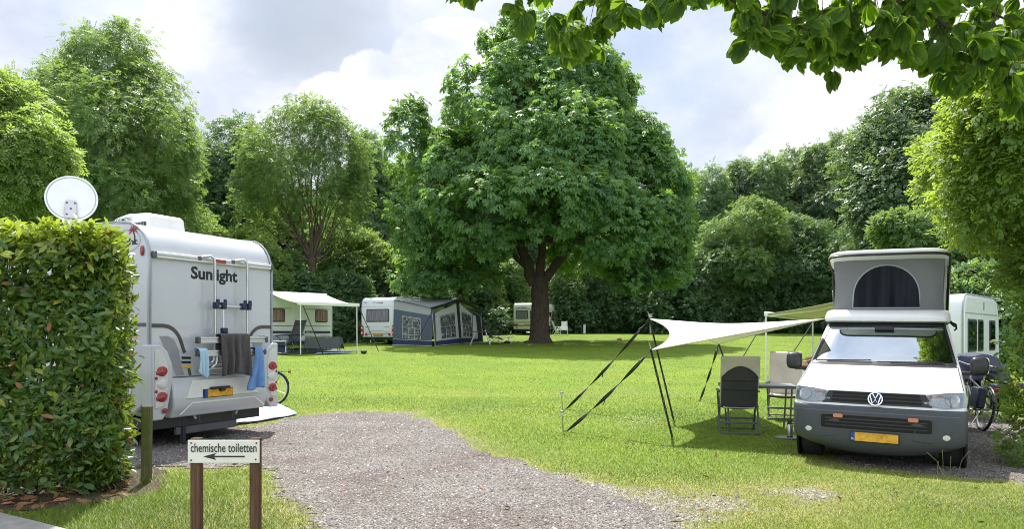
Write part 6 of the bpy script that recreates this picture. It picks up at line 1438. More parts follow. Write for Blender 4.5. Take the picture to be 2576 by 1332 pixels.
mb = MB(); mb.add([RWc(u, v, .033) for u, v in ((.20, .50), (.42, .50), (.31, .63))], [(0, 1, 2)]); part('triangle_mark', mb, 'redfilm', cv3)
for x in (.10, 1.75): dot(cv3, RWc, x, 1.85, .03, 'dark', 'vent')
mb = MB(); patch(mb, rrect(1.75, .5, 2.45, 2.28, .08), SW3, .012, -.01, 0); part('door', mb, 'caravan', cv3, bevel=.006)
cwin(cv3, SW3, 2.6, 1.42, 3.25, 1.92, 'window', .05, 'gel'); cwin(cv3, SW3, 3.4, 1.2, 3.98, 1.95, 'curtain_brown'); cbar(cv3, SW3, 3.0, 1.1, 3.25, 1.3, 'trim', 'hatch', .01)
dot(cv3, SW3, 3.1, 2.3, .07, 'gel', 'porch_lamp')
mb = MB(); mb.box((W3*.62, 2.6, H3+.05), (.5, .5, .09)); part('roof_vent', mb, 'gel', cv3, bevel=.02)
cbar(cv3, SW3, 2.0, .48, 3.0, .74, 'black', 'wheel_arch', .004)

# caravan 4 behind the camper van
a4 = Vector((.68, .733)).normalized(); b4 = Vector((a4.y, -a4.x)); rail0 = Vector((7.14, 20.5)); PJ4 = 2.5; W4, L4, H4 = 2.3, 4.35, 2.45
o4 = rail0+b4*PJ4; yr4 = math.atan2(b4.y, b4.x); g4 = G(o4.x, o4.y)-.12
cv4 = caravan('caravan', 'pale caravan partly hidden behind the camper van with an awning to its left', (o4.x, o4.y, g4), yr4, W4, L4, H4, .42, 'caravan')
SW4 = lambda u, v, d: (W4+d, u, v)
for u0_, u1_ in ((.35, 1.30), (1.5, 2.1), (2.9, 3.65)): cwin(cv4, SW4, u0_, 1.05, u1_, 1.85, 'window', .06)
for z in (1.98, .85): cbar(cv4, SW4, .1, z, L4-.4, z+.025, 'trim', 'side_stripe', .006)
cbar(cv4, SW4, 2.1, 2.1, 2.2, 2.3, 'trim', 'roof_light', .02)
cwin(cv4, RWc, .4, 1.2, 1.9, 1.9)
dot(cv4, SW4, .2, .7, .06, 'orange', 'side_lamp')
def awn4(u, v): return (-PJ4*v, -.05+3.45*u, H4+.02-.42*v*(1) -.10*u*v-.04*math.sin(math.pi*v))
mb = MB(); mb.grid(14, 10, awn4); aw4 = part('awning', mb, 'awning_cream', cv4, solid=.008)
mb = MB(); mb.bar(awn4(-.01, 1), awn4(1.01, 1), .10, .13); part('front_rail', mb, 'gel', aw4, bevel=.02)
for u in (.02, .98):
    mb = MB(); p, q = Vector(awn4(u, 1)), Vector(awn4(u, 0)); m_ = (p+q)/2+Vector((0, .5 if u < .5 else -.5, -.12)); mb.bar(p+Vector((0, 0, -.06)), m_, .05, .04); mb.bar(m_, q+Vector((0, 0, -.1)), .05, .04); part('folding_arm', mb, 'gel', aw4)
R4 = Matrix.Rotation(yr4, 3, 'Z')
def g4l(p): q = R4 @ Vector((p[0], p[1], 0))+Vector((o4.x, o4.y, 0)); return G(q.x, q.y)-g4
for u in (.0, 1.0):
    p = awn4(u, 1); mb = MB(); mb.tube([p, (p[0], p[1], g4l(p)-.03)], .024, 8); part('leg', mb, 'gel', aw4)
    mb = MB(); e = Vector((p[0]-.75, p[1]-.75, 0)); e.z = g4l(e); mb.bar(Vector(p)+Vector((0, .1, -.05)), e, .05, .012); part('guy_strap', mb, 'strap', aw4)

# ------------------------------------------------------------------ tarp by the van
A = Vector((2.09, 11.0, 1.36)); Bc = Vector(pw(1634, 803, 13.3)); Cc = Vector(pw(1808, 866, 15.7)); Dd = Vector(pw(2074, 803, 10.25)); 
sh = thing('shade_sail', 'white stretched tarp on black poles beside the camper van', 'tarp', (2.6, 12.2, G(2.6, 12.2))); so_ = Vector(sh.location)
def tarp(u, v):                                     # corners A(0,0) B(0,1) C(1,1) D(1,0), edges pulled in
    q = lambda t: math.sin(math.pi*t)
    P = A*(1-u)*(1-v)+Bc*(1-u)*v+Cc*u*v+Dd*u*(1-v)
    T_ = A+(Dd-A)*u+(Bc-A)*v if u+v <= 1 else Cc+(Bc-Cc)*(1-u)+(Dd-Cc)*(1-v)
    P = P*.22+T_*.78
    cen = (A+Bc+Cc+Dd)/4; k = .17
    e = 0
    du = 4*u*(1-u); dv = 4*v*(1-v)
    in_v0 = du*(1-v)**2; in_v1 = du*v**2; in_u0 = dv*(1-u)**2; in_u1 = dv*u**2
    mAB, mBC, mCD, mDA = (A+Bc)/2, (Bc+Cc)/2, (Cc+Dd)/2, (A+Dd)/2
    P = P+(cen-mAB)*in_u0*.34+(cen-mCD)*in_u1*.05+(cen-mDA)*in_v0*.03+(cen-mBC)*in_v1*.14
    P.z += -.02*du*dv
    return P-so_
mb = MB(); mb.add([tarp(i/40, j/40) for j in range(41) for i in range(41)], [f for j in range(40) for i in range(40) for f in ((j*41+i, j*41+i+1, (j+1)*41+i), (j*41+i+1, (j+1)*41+i+1, (j+1)*41+i))]); cl = part('canopy', mb, 'tarp', sh, ang=80, solid=.006)
mb = MB()
for ed in ([tarp(k/30, 0) for k in range(31)], [tarp(k/30, 1) for k in range(31)], [tarp(0, k/30) for k in range(31)], [tarp(1, k/30) for k in range(31)]): mb.tube(ed, .009, 5)
part('hem', mb, 'beige', cl)
POL = [(A, Vector(pg(1691, 1100)), .12), (Bc, Vector(pg(1694, 1055)), .14), (Cc, Vector((4.78, 15.3, G(4.78, 15.3))), .05)]
for top, base, ext in POL:
    d = (top-base).normalized(); mb = MB(); mb.tube([base-so_, top-so_+d*.02], .0165, 8); pl_ = part('pole', mb, 'strap', sh)
    mb = MB(); mb.tube([top-so_, top-so_+d*ext], .006, 6); part('pole_tip', mb, 'steel', pl_)
    for q in (.32, .42, .72):
        mb = MB(); c_ = base-so_+(top-base)*q; mb.tube([c_-d*.02, c_+d*.02], .022, 8); part('collar', mb, 'frame_grey', pl_)
for top, end, w_ in ((A, Vector(pg(1424, 1088)), .055), (Bc, Vector(pg(1424, 1031)), .055), (Cc, Vector(pg(1760, 1011)), .05)):
    d = end-top; n = 18; side_ = d.cross(Vector((0, 0, 1))).normalized(); up_ = side_.cross(d).normalized(); mb = MB()
    vs = []
    for k in range(n+1):
        t = k/n; c_ = top-so_+d*t+Vector((0, 0, -.05*math.sin(math.pi*t))); a = t*math.pi*3.0; s_ = (side_*math.cos(a)+up_*math.sin(a))*w_/2*(1 if t < .95 else .6); vs += [c_-s_, c_+s_]
    mb.add(vs, [(2*k, 2*k+1, 2*k+3, 2*k+2) for k in range(n)]); st_p = part('strap', mb, 'strap', sh, solid=.003, smooth=False)
    mb = MB(); c_ = top-so_+d*.10; mb.bar(c_-d.normalized()*.03, c_+d.normalized()*.03, .06, .012); part('buckle', mb, 'steel', st_p)
    c_ = top-so_+d*.55; mb = MB(); mb.grid(2, 5, lambda u, v: tuple(c_+side_*(u-.5)*.03+Vector((.02*math.sin(v*3), 0, -.13*v)))); part('strap_tail', mb, 'strap', st_p, solid=.003)
    mb = MB(); e = end-so_; mb.tube([e+Vector((.03, 0, .05)), e+Vector((-.04, 0, -.05))], .008, 6); mb.box(e+Vector((0, 0, .02)), (.05, .04, .03)); part('peg', mb, 'steel', sh)

# ------------------------------------------------------------------ camping furniture
def camp_chair(name, label, loc, rotz, cover_full, group=None):
    """faces local -y (sitter looks to -y); origin on the ground below the seat"""
    t = thing(name, label, 'camping chair', loc, rotz, group); w_ = .27
    b0, b1 = Vector((0, .20, .42)), Vector((0, .46, 1.19)); bd_ = (b1-b0)
    mb = MB()
    for s in (-1, 1): mb.tube([b0+Vector((s*w_, 0, 0)), b0+bd_*.96+Vector((s*(w_-.005), 0, 0))], .013, 8)
    mb.tube([b0+bd_*.96+Vector((-w_, 0, 0)), b1+Vector((-w_+.06, .01, 0)), b1+Vector((w_-.06, .01, 0)), b0+bd_*.96+Vector((w_, 0, 0))], .013, 8); part('back_frame', mb, 'frame_grey', t)
    def back(u, v, o=0): p = b0+bd_*v; return (p.x+(u-.5)*2*(w_-.012), p.y+.035*math.sin(math.pi*u)+o-.02*math.sin(v*9)*.4, p.z)
    mb = MB(); mb.grid(10, 12, lambda u, v: back(u, v*.97)); part('backrest', mb, 'seatgrey', t, solid=.035, bevel=.01)
    if cover_full:
        mb = MB(); mb.grid(14, 20, lambda u, v: (lambda p: (p[0]*1.10+.006*math.sin(v*23+u*7), p[1]-.05-.012*math.sin(u*9+v*5)+.03*abs(u-.5), p[2]))(back(u, -.0+v*1.02))); cvv = part('cover', mb, 'beige', t, solid=.012)
        mb = MB(); mb.grid(14, 6, lambda u, v: (lambda p: (p[0]*1.10, p[1]-.05+.11*v, p[2]-.05*v*v))(back(u, 1.02))); part('cover_top', mb, 'beige', cvv, solid=.012)
        mb = MB(); mb.grid(10, 10, lambda u, v: ((u-.5)*.54, -.26+.47*v, .445-.02*math.sin(math.pi*u)-.015*math.sin(math.pi*v))); part('seat_cover', mb, 'beige', cvv, solid=.02)
    else:
        def cap_(u, v):                              # hood over the top third, its rear hem an arch
            cut = .60+.26*math.sin(math.pi*u)**.8; p = back(u, 1.03-(1.03-cut)*v); return (p[0]*1.12+.004*math.sin(u*40), p[1]+.045+.006*math.sin(u*38)*v, p[2])
        mb = MB(); mb.grid(30, 12, cap_); cvv = part('cover', mb, 'beige', t, solid=.010)
        mb = MB(); mb.grid(20, 14, lambda u, v: (lambda p: (p[0]*1.12, p[1]-.05, p[2]))(back(u, 1.03-1.0*v))); part('cover_front', mb, 'beige', cvv, solid=.010)
        mb = MB(); mb.grid(14, 4, lambda u, v: (lambda p: (p[0]*1.12, p[1]-.05+.095*v, p[2]+.02*math.sin(math.pi*v)))(back(u, 1.03))); part('cover_top', mb, 'beige', cvv, solid=.01)
        mb = MB(); mb.grid(12, 4, lambda u, v: (-.24+.48*u, .22+.02*math.sin(math.pi*u), .40+.10*v)); part('seat_cover', mb, 'beige', cvv, solid=.012)
        for v in (.36, .55):
            mb = MB(); mb.tube([Vector(back(k/10, v))+Vector((0, .021, 0)) for k in range(11)], .006, 5); part('seam', mb, 'black', t)
    mb = MB(); mb.grid(10, 10, lambda u, v: ((u-.5)*.50, -.25+.47*v, .42-.035*math.sin(math.pi*u)*math.sin(math.pi*v))); part('seat', mb, 'seatgrey', t, solid=.045, bevel=.012)
    for s in (-1, 1):
        mb = MB(); mb.tube([(s*.29, -.27, .43), (s*.29, .22, .43)], .013, 8); part('seat_rail', mb, 'frame_grey', t)
        mb = MB(); mb.box((s*.30, -.05, .665), (.055, .42, .03)); part('armrest', mb, 'frame_grey', t, bevel=.012)
        mb = MB(); mb.bar((s*.30, -.20, .66), (s*.30, .34, 0.0), .022, .030, (1, 0, 0)); part('leg', mb, 'frame_grey', t, bevel=.004)
        mb = MB(); mb.bar((s*.275, .12, .66), (s*.275, -.30, 0.0), .022, .030, (1, 0, 0)); part('leg', mb, 'frame_grey', t, bevel=.004)
    for y, z in ((.345, .02), (-.30, .02), (.20, .17), (-.20, .20)):
        mb = MB(); mb.bar((-.30, y, z), (.30, y, z), .024, .03); part('cross_bar', mb, 'frame_grey', t, bevel=.004)
    return t
c1 = pg(1868, 1090); camp_chair('camping_chair', 'dark camping chair with beige hood turned away from the camera under the tarp', (c1.x, c1.y+.25, c1.z), R(180-12), False)
c2_ = pg(1975, 1052); camp_chair('camping_chair', 'beige covered camping chair facing the camera across the folding table', (c2_.x+.0, c2_.y, c2_.z), R(-22), True)
tb = thing('camping_table', 'grey folding camping table between the two beige chairs', 'table', (4.02, 12.0, G(4, 12.0)), R(-12))
mb = MB(); mb.box((0, 0, .735), (1.16, .70, .03)); tp_ = part('table_top', mb, 'trim', tb, bevel=.008)
mb = MB()
for a_, b_ in (((-.58, -.35), (.58, -.35)), ((.58, -.35), (.58, .35)), ((.58, .35), (-.58, .35)), ((-.58, .35), (-.58, -.35))): mb.bar((*a_, .728), (*b_, .728), .03, .045)
part('edge', mb, 'frame_grey', tp_)
for sx_ in (-1, 1):
    for sy_ in (-1, 1):
        mb = MB(); mb.tube([(sx_*.50, sy_*.28, .72), (sx_*.46, sy_*.30, 0)], .015, 8); part('leg', mb, 'frame_grey', tb)
fl_ = pg(1987, 1099); mb = MB(); th_ = thing('thermos_flask', 'steel thermos flask with black lid standing on a grey mat by the van', 'thermos', (fl_.x, fl_.y, fl_.z+.02))
mb.lathe([(.038, .015), (.045, .02), (.046, .03), (.046, .185), (.040, .20), (.038, .205)], 24); part('body', mb, 'steel', th_)
mb = MB(); mb.lathe([(.047, 0), (.047, .022), (.04, .024)], 24); part('base', mb, 'dark', th_)
mb = MB(); mb.lathe([(.042, .20), (.043, .215), (.030, .225), (.028, .25), (.032, .252), (.030, .272), (.002, .274)], 20); mb.bar((.04, 0, .21), (.055, 0, .205), .02, .012); part('lid', mb, 'dark', th_)
mb = MB(); mb.prism(ell(0, 0, .27, .16, 24), 0, .012, lambda u, v, d: (u, v, d)); mt_ = part('floor_mat', mb, 'trim', None, bevel=.003); mt_.location = (fl_.x+.04, fl_.y+.02, fl_.z+.012); tag(mt_, 'small grey oval mat under the thermos flask', 'mat')

def solar(px, py, label, h=.33):
    p = pg(px, py); t = thing('solar_light', label, 'garden light', tuple(p), 0, 'solar stake lights on the lawn'); t.rotation_euler = (R(3), R(-4), 0)
    mb = MB(); mb.tube([(0, 0, -.02), (0, 0, h-.05)], .009, 8); part('stake', mb, 'steel', t)
    mb = MB(); mb.lathe([(.012, h-.06), (.026, h-.045), (.028, h-.01), (.012, h-.008)], 14); part('lens', mb, 'clear', t)
    mb = MB(); mb.lathe([(.034, h-.008), (.034, h+.012), (.026, h+.02), (.002, h+.021)], 16); part('cap', mb, 'steel', t)
solar(1417, 1091, 'steel solar stake light by the nearer tarp strap', .34); solar(1415, 1031, 'steel solar stake light by the farther tarp strap', .33)
p = pg(934, 880); solar(934, 879, 'small solar stake light on the lawn before the second caravan', .42)
p = pg(742, 887); solar(738, 887, 'small solar stake light before the table of the first caravan', .5)

# furniture under the first awning
def lounger(name, label, loc, rotz, mat='seatgrey', scale=1.0, group=None):
    t = thing(name, label, 'reclining chair', loc, rotz, group); t.scale = (scale,)*3
    def bk(u, v):
        P = [Vector((0, -.62, .30)), Vector((0, -.25, .45)), Vector((0, .12, .42)), Vector((0, .30, .75)), Vector((0, .48, 1.18))]; k = v*4; i = min(3, int(k)); q = P[i]+(P[i+1]-P[i])*(k-i); return ((u-.5)*.52, q.y, q.z-.02*math.sin(math.pi*u))
    mb = MB(); mb.grid(8, 28, bk); part('fabric', mb, mat, t, solid=.02)
    mb = MB()
    for s in (-1, 1): mb.tube([Vector(bk(.5+s*.52, k/16))+Vector((0, 0, .0)) for k in range(17)], .016, 6)
    part('back_frame', mb, 'frame_grey', t)
    mb = MB(); mb.box((0, .44, 1.06), (.42, .09, .16)); part('head_cushion', mb, mat, t, bevel=.03)
    for s in (-1, 1):
        mb = MB(); mb.tube([(s*.30, -.45, .62), (s*.30, .30, .66)], .022, 8); part('armrest', mb, 'dark', t)
        mb = MB(); mb.tube([(s*.29, -.40, .60), (s*.29, .42, .0)], .014, 7); part('leg', mb, 'frame_grey', t)
        mb = MB(); mb.tube([(s*.27, .22, .62), (s*.27, -.50, .0)], .014, 7); part('leg', mb, 'frame_grey', t)
    mb = MB(); mb.bar((-.3, .42, .02), (.3, .42, .02), .025, .025); mb.bar((-.28, -.5, .02), (.28, -.5, .02), .025, .025); part('cross_bar', mb, 'frame_grey', t)
    return t
def onray(px, Y): x = (px-CX)/F*Y; return Vector((x, Y, G(x, Y)))
q = onray(733, 33.6); lounger('reclining_chair', 'black reclining chair under the white roll out awning', tuple(q), R(-28), 'dark', scale=1.3)
q = onray(704, 33.2); t = thing('cooler_box', 'dark fabric storage box with white frame and lid under the awning', 'storage box', tuple(q), R(10))
mb = MB(); mb.box((0, 0, .30), (.52, .40, .44)); part('bag', mb, 'tent_navy', t, bevel=.03)
mb = MB(); mb.box((0, 0, .56), (.64, .48, .05)); part('lid', mb, 'gel', t, bevel=.02)
mb = MB()
for s in (-1, 1):
    for s2 in (-1, 1): mb.bar((s*.28, s2*.22, .0), (s*.28, s2*.22, .54), .035, .035)
mb.bar((-.28, -.22, .05), (.28, -.22, .05), .03, .03); part('frame', mb, 'gel', t)
q = onray(815, 33.6); tt_ = thing('camping_table', 'table under a grey net cloth beside the reclining chair', 'table', tuple(q), R(4))
mb = MB(); mb.box((0, 0, .72), (1.5, .7, .03)); part('table_top', mb, 'trim', tt_)
for sx_ in (-1, 1):
    for sy_ in (-1, 1):
        mb = MB(); mb.tube([(sx_*.66, sy_*.28, .71), (sx_*.68, sy_*.30, 0)], .018, 6); part('leg', mb, 'frame_grey', tt_)
M['net'] = pmat('net_cloth', (.085, .098, .092), .9, var=.35, scale=26, bump=.4, bscale=30, tr=.2)
def cloth4(u, v):
    a, b = (u-.5)*2.3, (v-.5)*1.9; x = max(-.77, min(.77, a)); y = max(-.37, min(.37, b)); dx, dy = a-x, b-y; drop = math.hypot(dx, dy)*.92
    return (x+dx*.14+.03*math.sin(b*9)*(abs(dx) > 0), y+dy*.14+.03*math.sin(a*8)*(abs(dy) > 0), .742-drop)
mb = MB(); mb.grid(46, 38, cloth4); clo = part('table_net', mb, 'net', None, solid=.006); clo.location = q; clo.rotation_euler = (0, 0, R(4)); tag(clo, 'grey net cloth draped over the table under the awning', 'tablecloth')
mb = MB(); mb.box((-.30, .0, .80), (.42, .30, .025), Matrix.Rotation(R(0), 4, 'X')); yb_ = part('yellow_tray', mb, 'yellowfilm', None, bevel=.006); yb_.location = q+Vector((-.05, 0, 0)); tag(yb_, 'yellow tray lying on the net covered table', 'tray')
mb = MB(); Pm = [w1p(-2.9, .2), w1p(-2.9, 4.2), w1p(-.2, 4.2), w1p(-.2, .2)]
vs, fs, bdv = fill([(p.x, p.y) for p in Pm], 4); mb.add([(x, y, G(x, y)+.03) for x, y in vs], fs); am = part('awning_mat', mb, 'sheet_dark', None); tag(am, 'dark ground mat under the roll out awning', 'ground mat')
mb = MB(); Pm = [onray(790, 32.3), onray(880, 33.1), onray(893, 33.6), onray(800, 33.2)]; vs, fs, bdv = fill([(p.x, p.y) for p in Pm], 3); mb.add([(x, y, G(x, y)+.045) for x, y in vs], fs); am = part('pale_mat', mb, 'sheet', None); tag(am, 'pale ground sheet in front of the net covered table', 'ground mat')
q = onray(828, 35.0); mb = MB(); mb.lathe([(.06, 0), (.13, .05), (.15, .12), (.12, .15), (.02, .16)], 16); 
q = onray(825, 31.8); pt_ = part('black_pot', mb, 'dark', None); pt_.location = (onray(915, 33.0)); tag(pt_, 'small dark pot on the lawn right of the awning leg', 'pot')

# furniture at the tent front
q = onray(1208, 41.5); t = thing('camping_table', 'small dark folding table in front of the tent awning', 'table', tuple(q), R(5))
mb = MB(); mb.box((0, 0, .74), (1.3, .65, .035)); part('table_top', mb, 'dark', t)
for s in (-1, 1):
    for s2 in (-1, 1):
        mb = MB(); mb.tube([(s*.3, s2*.28, .72), (s*.55, s2*.28, 0)], .022, 6); part('leg', mb, 'alu', t)
q = onray(1240, 42.0); lounger('reclining_chair', 'dark folding chair right of the tent awning', tuple(q), R(70), 'seatgrey', .92)
q = onray(1255, 43.2); t = thing('sun_bed', 'low sun bed with a pale cloth right of the tent awning', 'sun bed', tuple(q), R(8))
mb = MB(); mb.grid(10, 4, lambda u, v: (-.85+1.7*u, (v-.5)*.6, .36+(.35*(.3-u)/.3 if u < .3 else 0))); part('bed_fabric', mb, 'beige', t, solid=.05)
for x in (-.6, 0, .6):
    for s in (-1, 1):
        mb = MB(); mb.tube([(x, s*.28, .36), (x+.08, s*.28, 0)], .018, 6); part('leg', mb, 'alu', t)
mb = MB(); mb.ball((-.72, 0, .72), .17, 8, (1, 1.3, .7)); part('pillow', mb, 'pink', t)
mb = MB(); mb.ball((0, 0, .08), .12, 8, (1.6, 1, .8)); sh_ = part('dark_bag', mb, 'dark', None); sh_.location = onray(1276, 43.0); tag(sh_, 'small dark bag on the grass left of the chestnut trunk', 'bag')

def plastic_chair(label, loc, rotz, group):
    t = thing('garden_chair', label, 'garden chair', loc, rotz, group)
    mb = MB(); mb.grid(8, 10, lambda u, v: ((u-.5)*.46, .20+.20*v, .46+.66*v-.02*math.sin(math.pi*u))); part('backrest', mb, 'pwhite', t, solid=.03, bevel=.008)
    mb = MB(); mb.grid(8, 8, lambda u, v: ((u-.5)*.48, -.25+.47*v, .45-.02*math.sin(math.pi*u))); part('seat', mb, 'pwhite', t, solid=.03, bevel=.008)
    for s in (-1, 1):
        mb = MB(); mb.box((s*.27, -.02, .66), (.06, .5, .03)); part('armrest', mb, 'pwhite', t, bevel=.01)
        mb = MB(); mb.bar((s*.27, -.20, .66), (s*.27, .26, 0), .045, .035, (1, 0, 0)); part('leg', mb, 'pwhite', t, bevel=.006)
        mb = MB(); mb.bar((s*.25, .24, .60), (s*.25, -.26, 0), .045, .035, (1, 0, 0)); part('leg', mb, 'pwhite', t, bevel=.006)
    return t
q = onray(1402, 56.4); plastic_chair('white plastic garden chair in side view nearer the chestnut trunk', tuple(q), R(100), 'white garden chairs')
q = onray(1419, 56.0); plastic_chair('white plastic garden chair facing the camera right of the caravan', tuple(q), R(-8), 'white garden chairs')
t = thing('utility_post', 'short white hook up post with dark flat cap at the far lawn edge', 'post', tuple(onray(1467, 60.3)))
mb = MB(); mb.box((.1, 0, .4), (.2, .16, .8)); part('post', mb, 'pwhite', t, bevel=.02); mb = MB(); mb.box((0, 0, .84), (.95, .35, .07)); mb.box((-.15, 0, .4), (.14, .14, .8)); part('cap', mb, 'dark', t, bevel=.01)
mb = MB(); mb.ball((0, 0, .09), .11, 10, (1.5, 1, .8)); bl = part('ball', mb, 'pink', None); bl.location = pg(1558, 857); tag(bl, 'small pale ball lying alone on the sunny lawn', 'ball')
t = thing('hook_up_post', 'thin white post in front of the dark shrubs beside the tarp pole', 'post', tuple(onray(1636, 59.5)))
mb = MB(); mb.box((0, 0, .75), (.16, .16, 1.5)); part('post', mb, 'trim', t, bevel=.02); mb = MB(); mb.box((0, -.03, 1.5), (.28, .24, .3)); part('socket_box', mb, 'gel', t, bevel=.03)

# ------------------------------------------------------------------ bicycles and cover on the right
p = pg(2472, 1082); bicycle('bicycle', 'black bicycle seen from behind next to the camper van', (p.x+.10, p.y+.50, p.z), R(76), R(9), bags=True)
p = pg(2528, 1064); bicycle('bicycle', 'black bicycle half hidden by the hedge on the right', (p.x+.12, p.y+.55, p.z), R(84), R(-5), bags=True)
cvx = Vector((8.5, 13.75, G(8.5, 13.7)))
def cover(u, v):
    a, b = (u-.5)*1.7, (v-.5)*2.2; x = max(-.33, min(.33, a)); y = max(-.6, min(.6, b)); d = math.hypot(a-x, b-y); top = 1.16-.10*abs(x)-.10*(y+.2)**2
    w = .05*math.sin(a*7+b*3)+.03*math.sin(b*11)
    return (x+(a-x)*.35+w*min(1, d*3), y+(b-y)*.35+w*min(1, d*3), max(.30, top-d*.85+.02*math.sin(a*13)))
mb = MB(); mb.grid(34, 40, cover); cvr = part('bicycle_cover', mb, 'cover', None, solid=.006); cvr.location = cvx; cvr.rotation_euler = (0, 0, R(-10)); tag(cvr, 'dark navy cover draped over the bicycle handlebars', 'cover')

# ------------------------------------------------------------------ seated person behind the van mirror
pp_ = Vector((7.72, 19.6, G(7.7, 19.6)))
per = thing('person', 'person in shorts sitting sideways in a blue chair under the far awning', 'person', tuple(pp_), R(0))
def skinned(name, verts, edges, radii, mat, parent, root=0, sub=2):
    me = bpy.data.meshes.new(name); me.from_pydata(verts, edges, []); o = link(bpy.data.objects.new(name, me), parent)
    md = o.modifiers.new('Skin', 'SKIN'); md.use_smooth_shade = True
    for i, r_ in enumerate(radii): me.skin_vertices[0].data[i].radius = r_ if isinstance(r_, tuple) else (r_, r_)
    for i in range(len(verts)): me.skin_vertices[0].data[i].use_root = (i == root)
    sb = o.modifiers.new('Sub', 'SUBSURF'); sb.levels = sub; sb.render_levels = sub; me.materials.append(M[mat]); return o
# faces local -x (towards the left of the picture), seat height .42
V_ = [(.42, 0, .50), (.50, 0, .67), (.60, 0, .86), (.65, 0, .97), (.66, 0, 1.05),        # pelvis .. neck
      (.40, -.10, .50), (-.02, -.11, .52), (.02, -.11, .28), (.06, -.11, .07), (-.07, -.12, .03), (-.13, -.12, .025),
      (.40, .10, .50), (.0, .12, .52), (-.06, .12, .28), (-.08, .12, .07), (-.21, .13, .03), (-.27, .13, .025),
      (.62, -.18, .93), (.50, -.25, .72), (.20, -.20, .66), (.62, .18, .93), (.50, .25, .72), (.20, .20, .66)]
E_ = [(0, 1), (1, 2), (2, 3), (3, 4), (0, 5), (5, 6), (6, 7), (7, 8), (8, 9), (9, 10), (0, 11), (11, 12), (12, 13), (13, 14), (14, 15), (15, 16), (3, 17), (17, 18), (18, 19), (3, 20), (20, 21), (21, 22)]
R_r = [.13, .12, .13, .10, .05, .085, .062, .056, .036, .038, .026, .085, .062, .056, .036, .038, .026, .055, .042, .032, .055, .042, .032]
bdy = skinned('body', V_, E_, R_r, 'skin', per)
mb = MB(); mb.ball((.49, 0, 1.23), .10, 12, (1.0, .80, 1.22)); mb.tube([(.40, 0, 1.225), (.372, 0, 1.20), (.40, 0, 1.19)], [.012, .018, .012], 6); mb.ball((.50, -.082, 1.22), .025, 6, (.6, .4, 1.2)); mb.ball((.50, .082, 1.22), .025, 6, (.6, .4, 1.2)); head = part('head', mb, 'skin', bdy); head.location = (.15, 0, -.05)
mb = MB(); mb.ball((.515, 0, 1.265), .105, 12, (1.0, .86, 1.02)); part('hair', mb, 'hair', head)
mb = MB()
for s in (-1, 1): mb.ball((.402, s*.034, 1.24), .012, 6)
part('eyes', mb, 'dark', head)
mb = MB(); mb.tube([(.402, -.02, 1.165), (.398, 0, 1.163), (.402, .02, 1.165)], .006, 5); part('mouth', mb, 'redfilm', head)
skinned('shirt', [V_[0], V_[1], V_[2], V_[3], V_[17], (.56, -.23, .82), V_[20], (.56, .23, .82)], [(0, 1), (1, 2), (2, 3), (3, 4), (4, 5), (3, 6), (6, 7)], [.15, .14, .15, .115, .07, .06, .07, .06], 'shirt', bdy)
skinned('shorts', [V_[0], V_[5], (.12, -.107, .515), V_[11], (.12, .115, .515)], [(0, 1), (1, 2), (0, 3), (3, 4)], [.155, .105, .085, .105, .085], 'denim', bdy)
for s, hx_ in ((-1, -.20), (1, .20)):
    for k in range(4):
        mb = MB(); mb.tube([(.20, hx_+(k-1.5)*.018, .655), (.15-.004*abs(k-1.5), hx_+(k-1.5)*.021, .645), (.115, hx_+(k-1.5)*.022, .622)], [.011, .010, .008], 6); part('finger', mb, 'skin', bdy)
    mb = MB(); mb.ball((.19, hx_, .655), .045, 8, (1.1, .9, .45)); mb.tube([(.20, hx_-s*.03, .655), (.165, hx_-s*.06, .65), (.14, hx_-s*.062, .64)], [.014, .012, .009], 6); part('hand', mb, 'skin', bdy)
for x0, y_ in ((.035, -.11), (-.072, .12)):
    mb = MB(); mb.tube([(x0-.012, y_, .37), (x0, y_, .28), (x0+.01, y_, .20)], [.062, .064, .055], 12); part('knee_wrap', mb, 'pwhite', bdy)
for x0, y_ in ((.06, -.11), (-.08, .12)):
    mb = MB(); mb.ball((x0-.07, y_, .035), .06, 8, (2.1, .8, .6)); part('shoe', mb, 'pwhite', bdy)
ch = thing('folding_chair', 'blue fabric folding chair with the seated person in it', 'camping chair', tuple(pp_), 0)
mb = MB(); mb.grid(6, 6, lambda u, v: (.12+.48*u, (v-.5)*.50, .40-.02*math.sin(math.pi*v))); part('seat', mb, 'denim', ch, solid=.02)
mb = MB(); mb.grid(6, 6, lambda u, v: (.66+.22*u, (v-.5)*.5, .42+.60*u)); part('backrest', mb, 'denim', ch, solid=.02)
for s in (-1, 1):
    for a_, b_ in (((.1, s*.27, .0), (.66, s*.27, .55)), ((.66, s*.27, 0), (.1, s*.27, .55)), ((.6, s*.27, .4), (.80, s*.27, 1.05))):
        mb = MB(); mb.tube([a_, b_], .012, 6); part('leg' if b_[2] < .9 else 'back_tube', mb, 'frame_grey', ch)
    mb = MB(); mb.box((.38, s*.27, .57), (.5, .05, .025)); part('armrest', mb, 'dark', ch, bevel=.008)

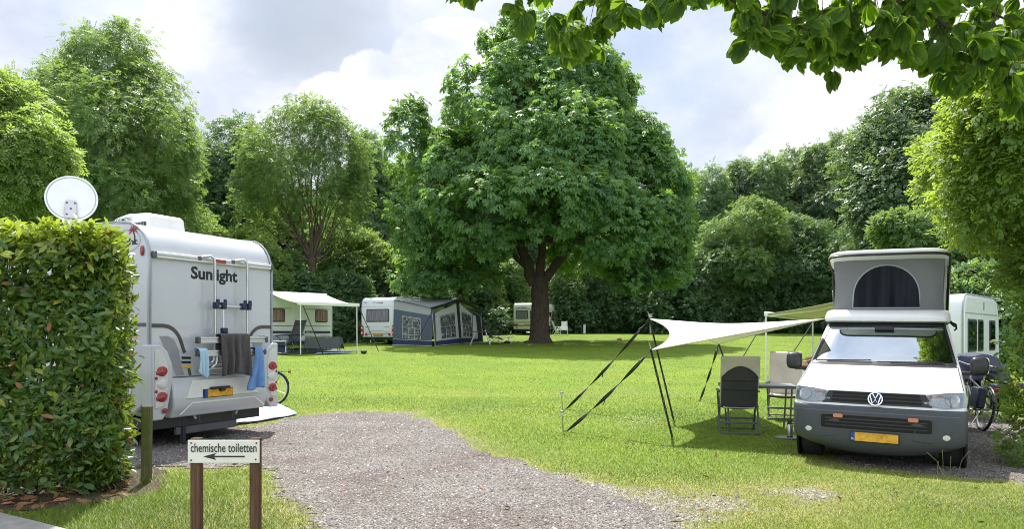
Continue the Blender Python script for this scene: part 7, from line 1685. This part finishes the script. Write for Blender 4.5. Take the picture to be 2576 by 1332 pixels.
# clover flowers on the lawn, tall grass stalks by the van
n = 260; x = np.concatenate([rng.normal(1610, 40, n), rng.uniform(900, 2300, 130)]); y = np.concatenate([rng.normal(1066, 11, n), rng.uniform(870, 1100, 130)])
P0 = [pg(a, b) for a, b in zip(x, y)]; P0 = np.array([(p.x, p.y, p.z+.045) for p in P0])
Vq = np.array([(1, 0, 0), (0, 1, 0), (-1, 0, 0), (0, -1, 0), (0, 0, 1), (0, 0, -1)], float); Fq_ = np.array([(0, 1, 4), (1, 2, 4), (2, 3, 4), (3, 0, 4), (1, 0, 5), (2, 1, 5), (3, 2, 5), (0, 3, 5)])
V = (P0[:, None]+Vq[None]*rng.uniform(.005, .010, len(P0))[:, None, None]).reshape(-1, 3); Q = (Fq_[None]+6*np.arange(len(P0))[:, None, None]).reshape(-1, 3)
M['flower'] = pmat('clover_flower', (.62, .60, .48), .9)
tag(npobj('clover_flowers', V, Q, 'flower'), kind='stuff', label='small white clover flowers in the grass')
p = pg(2380, 1195); t = thing('grass_stalks', 'thin tall grass stalks growing before the right wheel of the van', 'grass tuft', tuple(p)); mb = MB()
for i in range(8):
    a_ = random.uniform(0, 6.28); h = random.uniform(.10, .30); d = Vector((math.cos(a_), math.sin(a_)*.5, 0))*random.uniform(.05, .22); b_ = Vector((random.uniform(-.1, .1), random.uniform(-.05, .05), 0)); mb.tube([b_, b_+d*.4+Vector((0, 0, h*.65)), b_+d+Vector((0, 0, h))], [.0022, .0018, .0032], 4)
M['straw'] = pmat('dry_stalk', (.20, .26, .09), .8); part('stalks', mb, 'straw', t)
n = 130; xx = rng.uniform(-4, 6, n); yy = rng.uniform(6, 11, n); P0 = np.stack([xx, yy, gz(xx, yy)+.02], -1)
V, Q = leaves_tri(TL_V, LT, P0, nrm(rng.normal(size=(n, 3))*np.array((1, 1, .3))), nrm(UP+rng.normal(0, .4, (n, 3))), rng.uniform(.03, .085, n)); tag(npobj('scattered_leaves', V, Q, 'deadleaf'), kind='stuff', label='scattered dry brown leaves on grass and gravel')
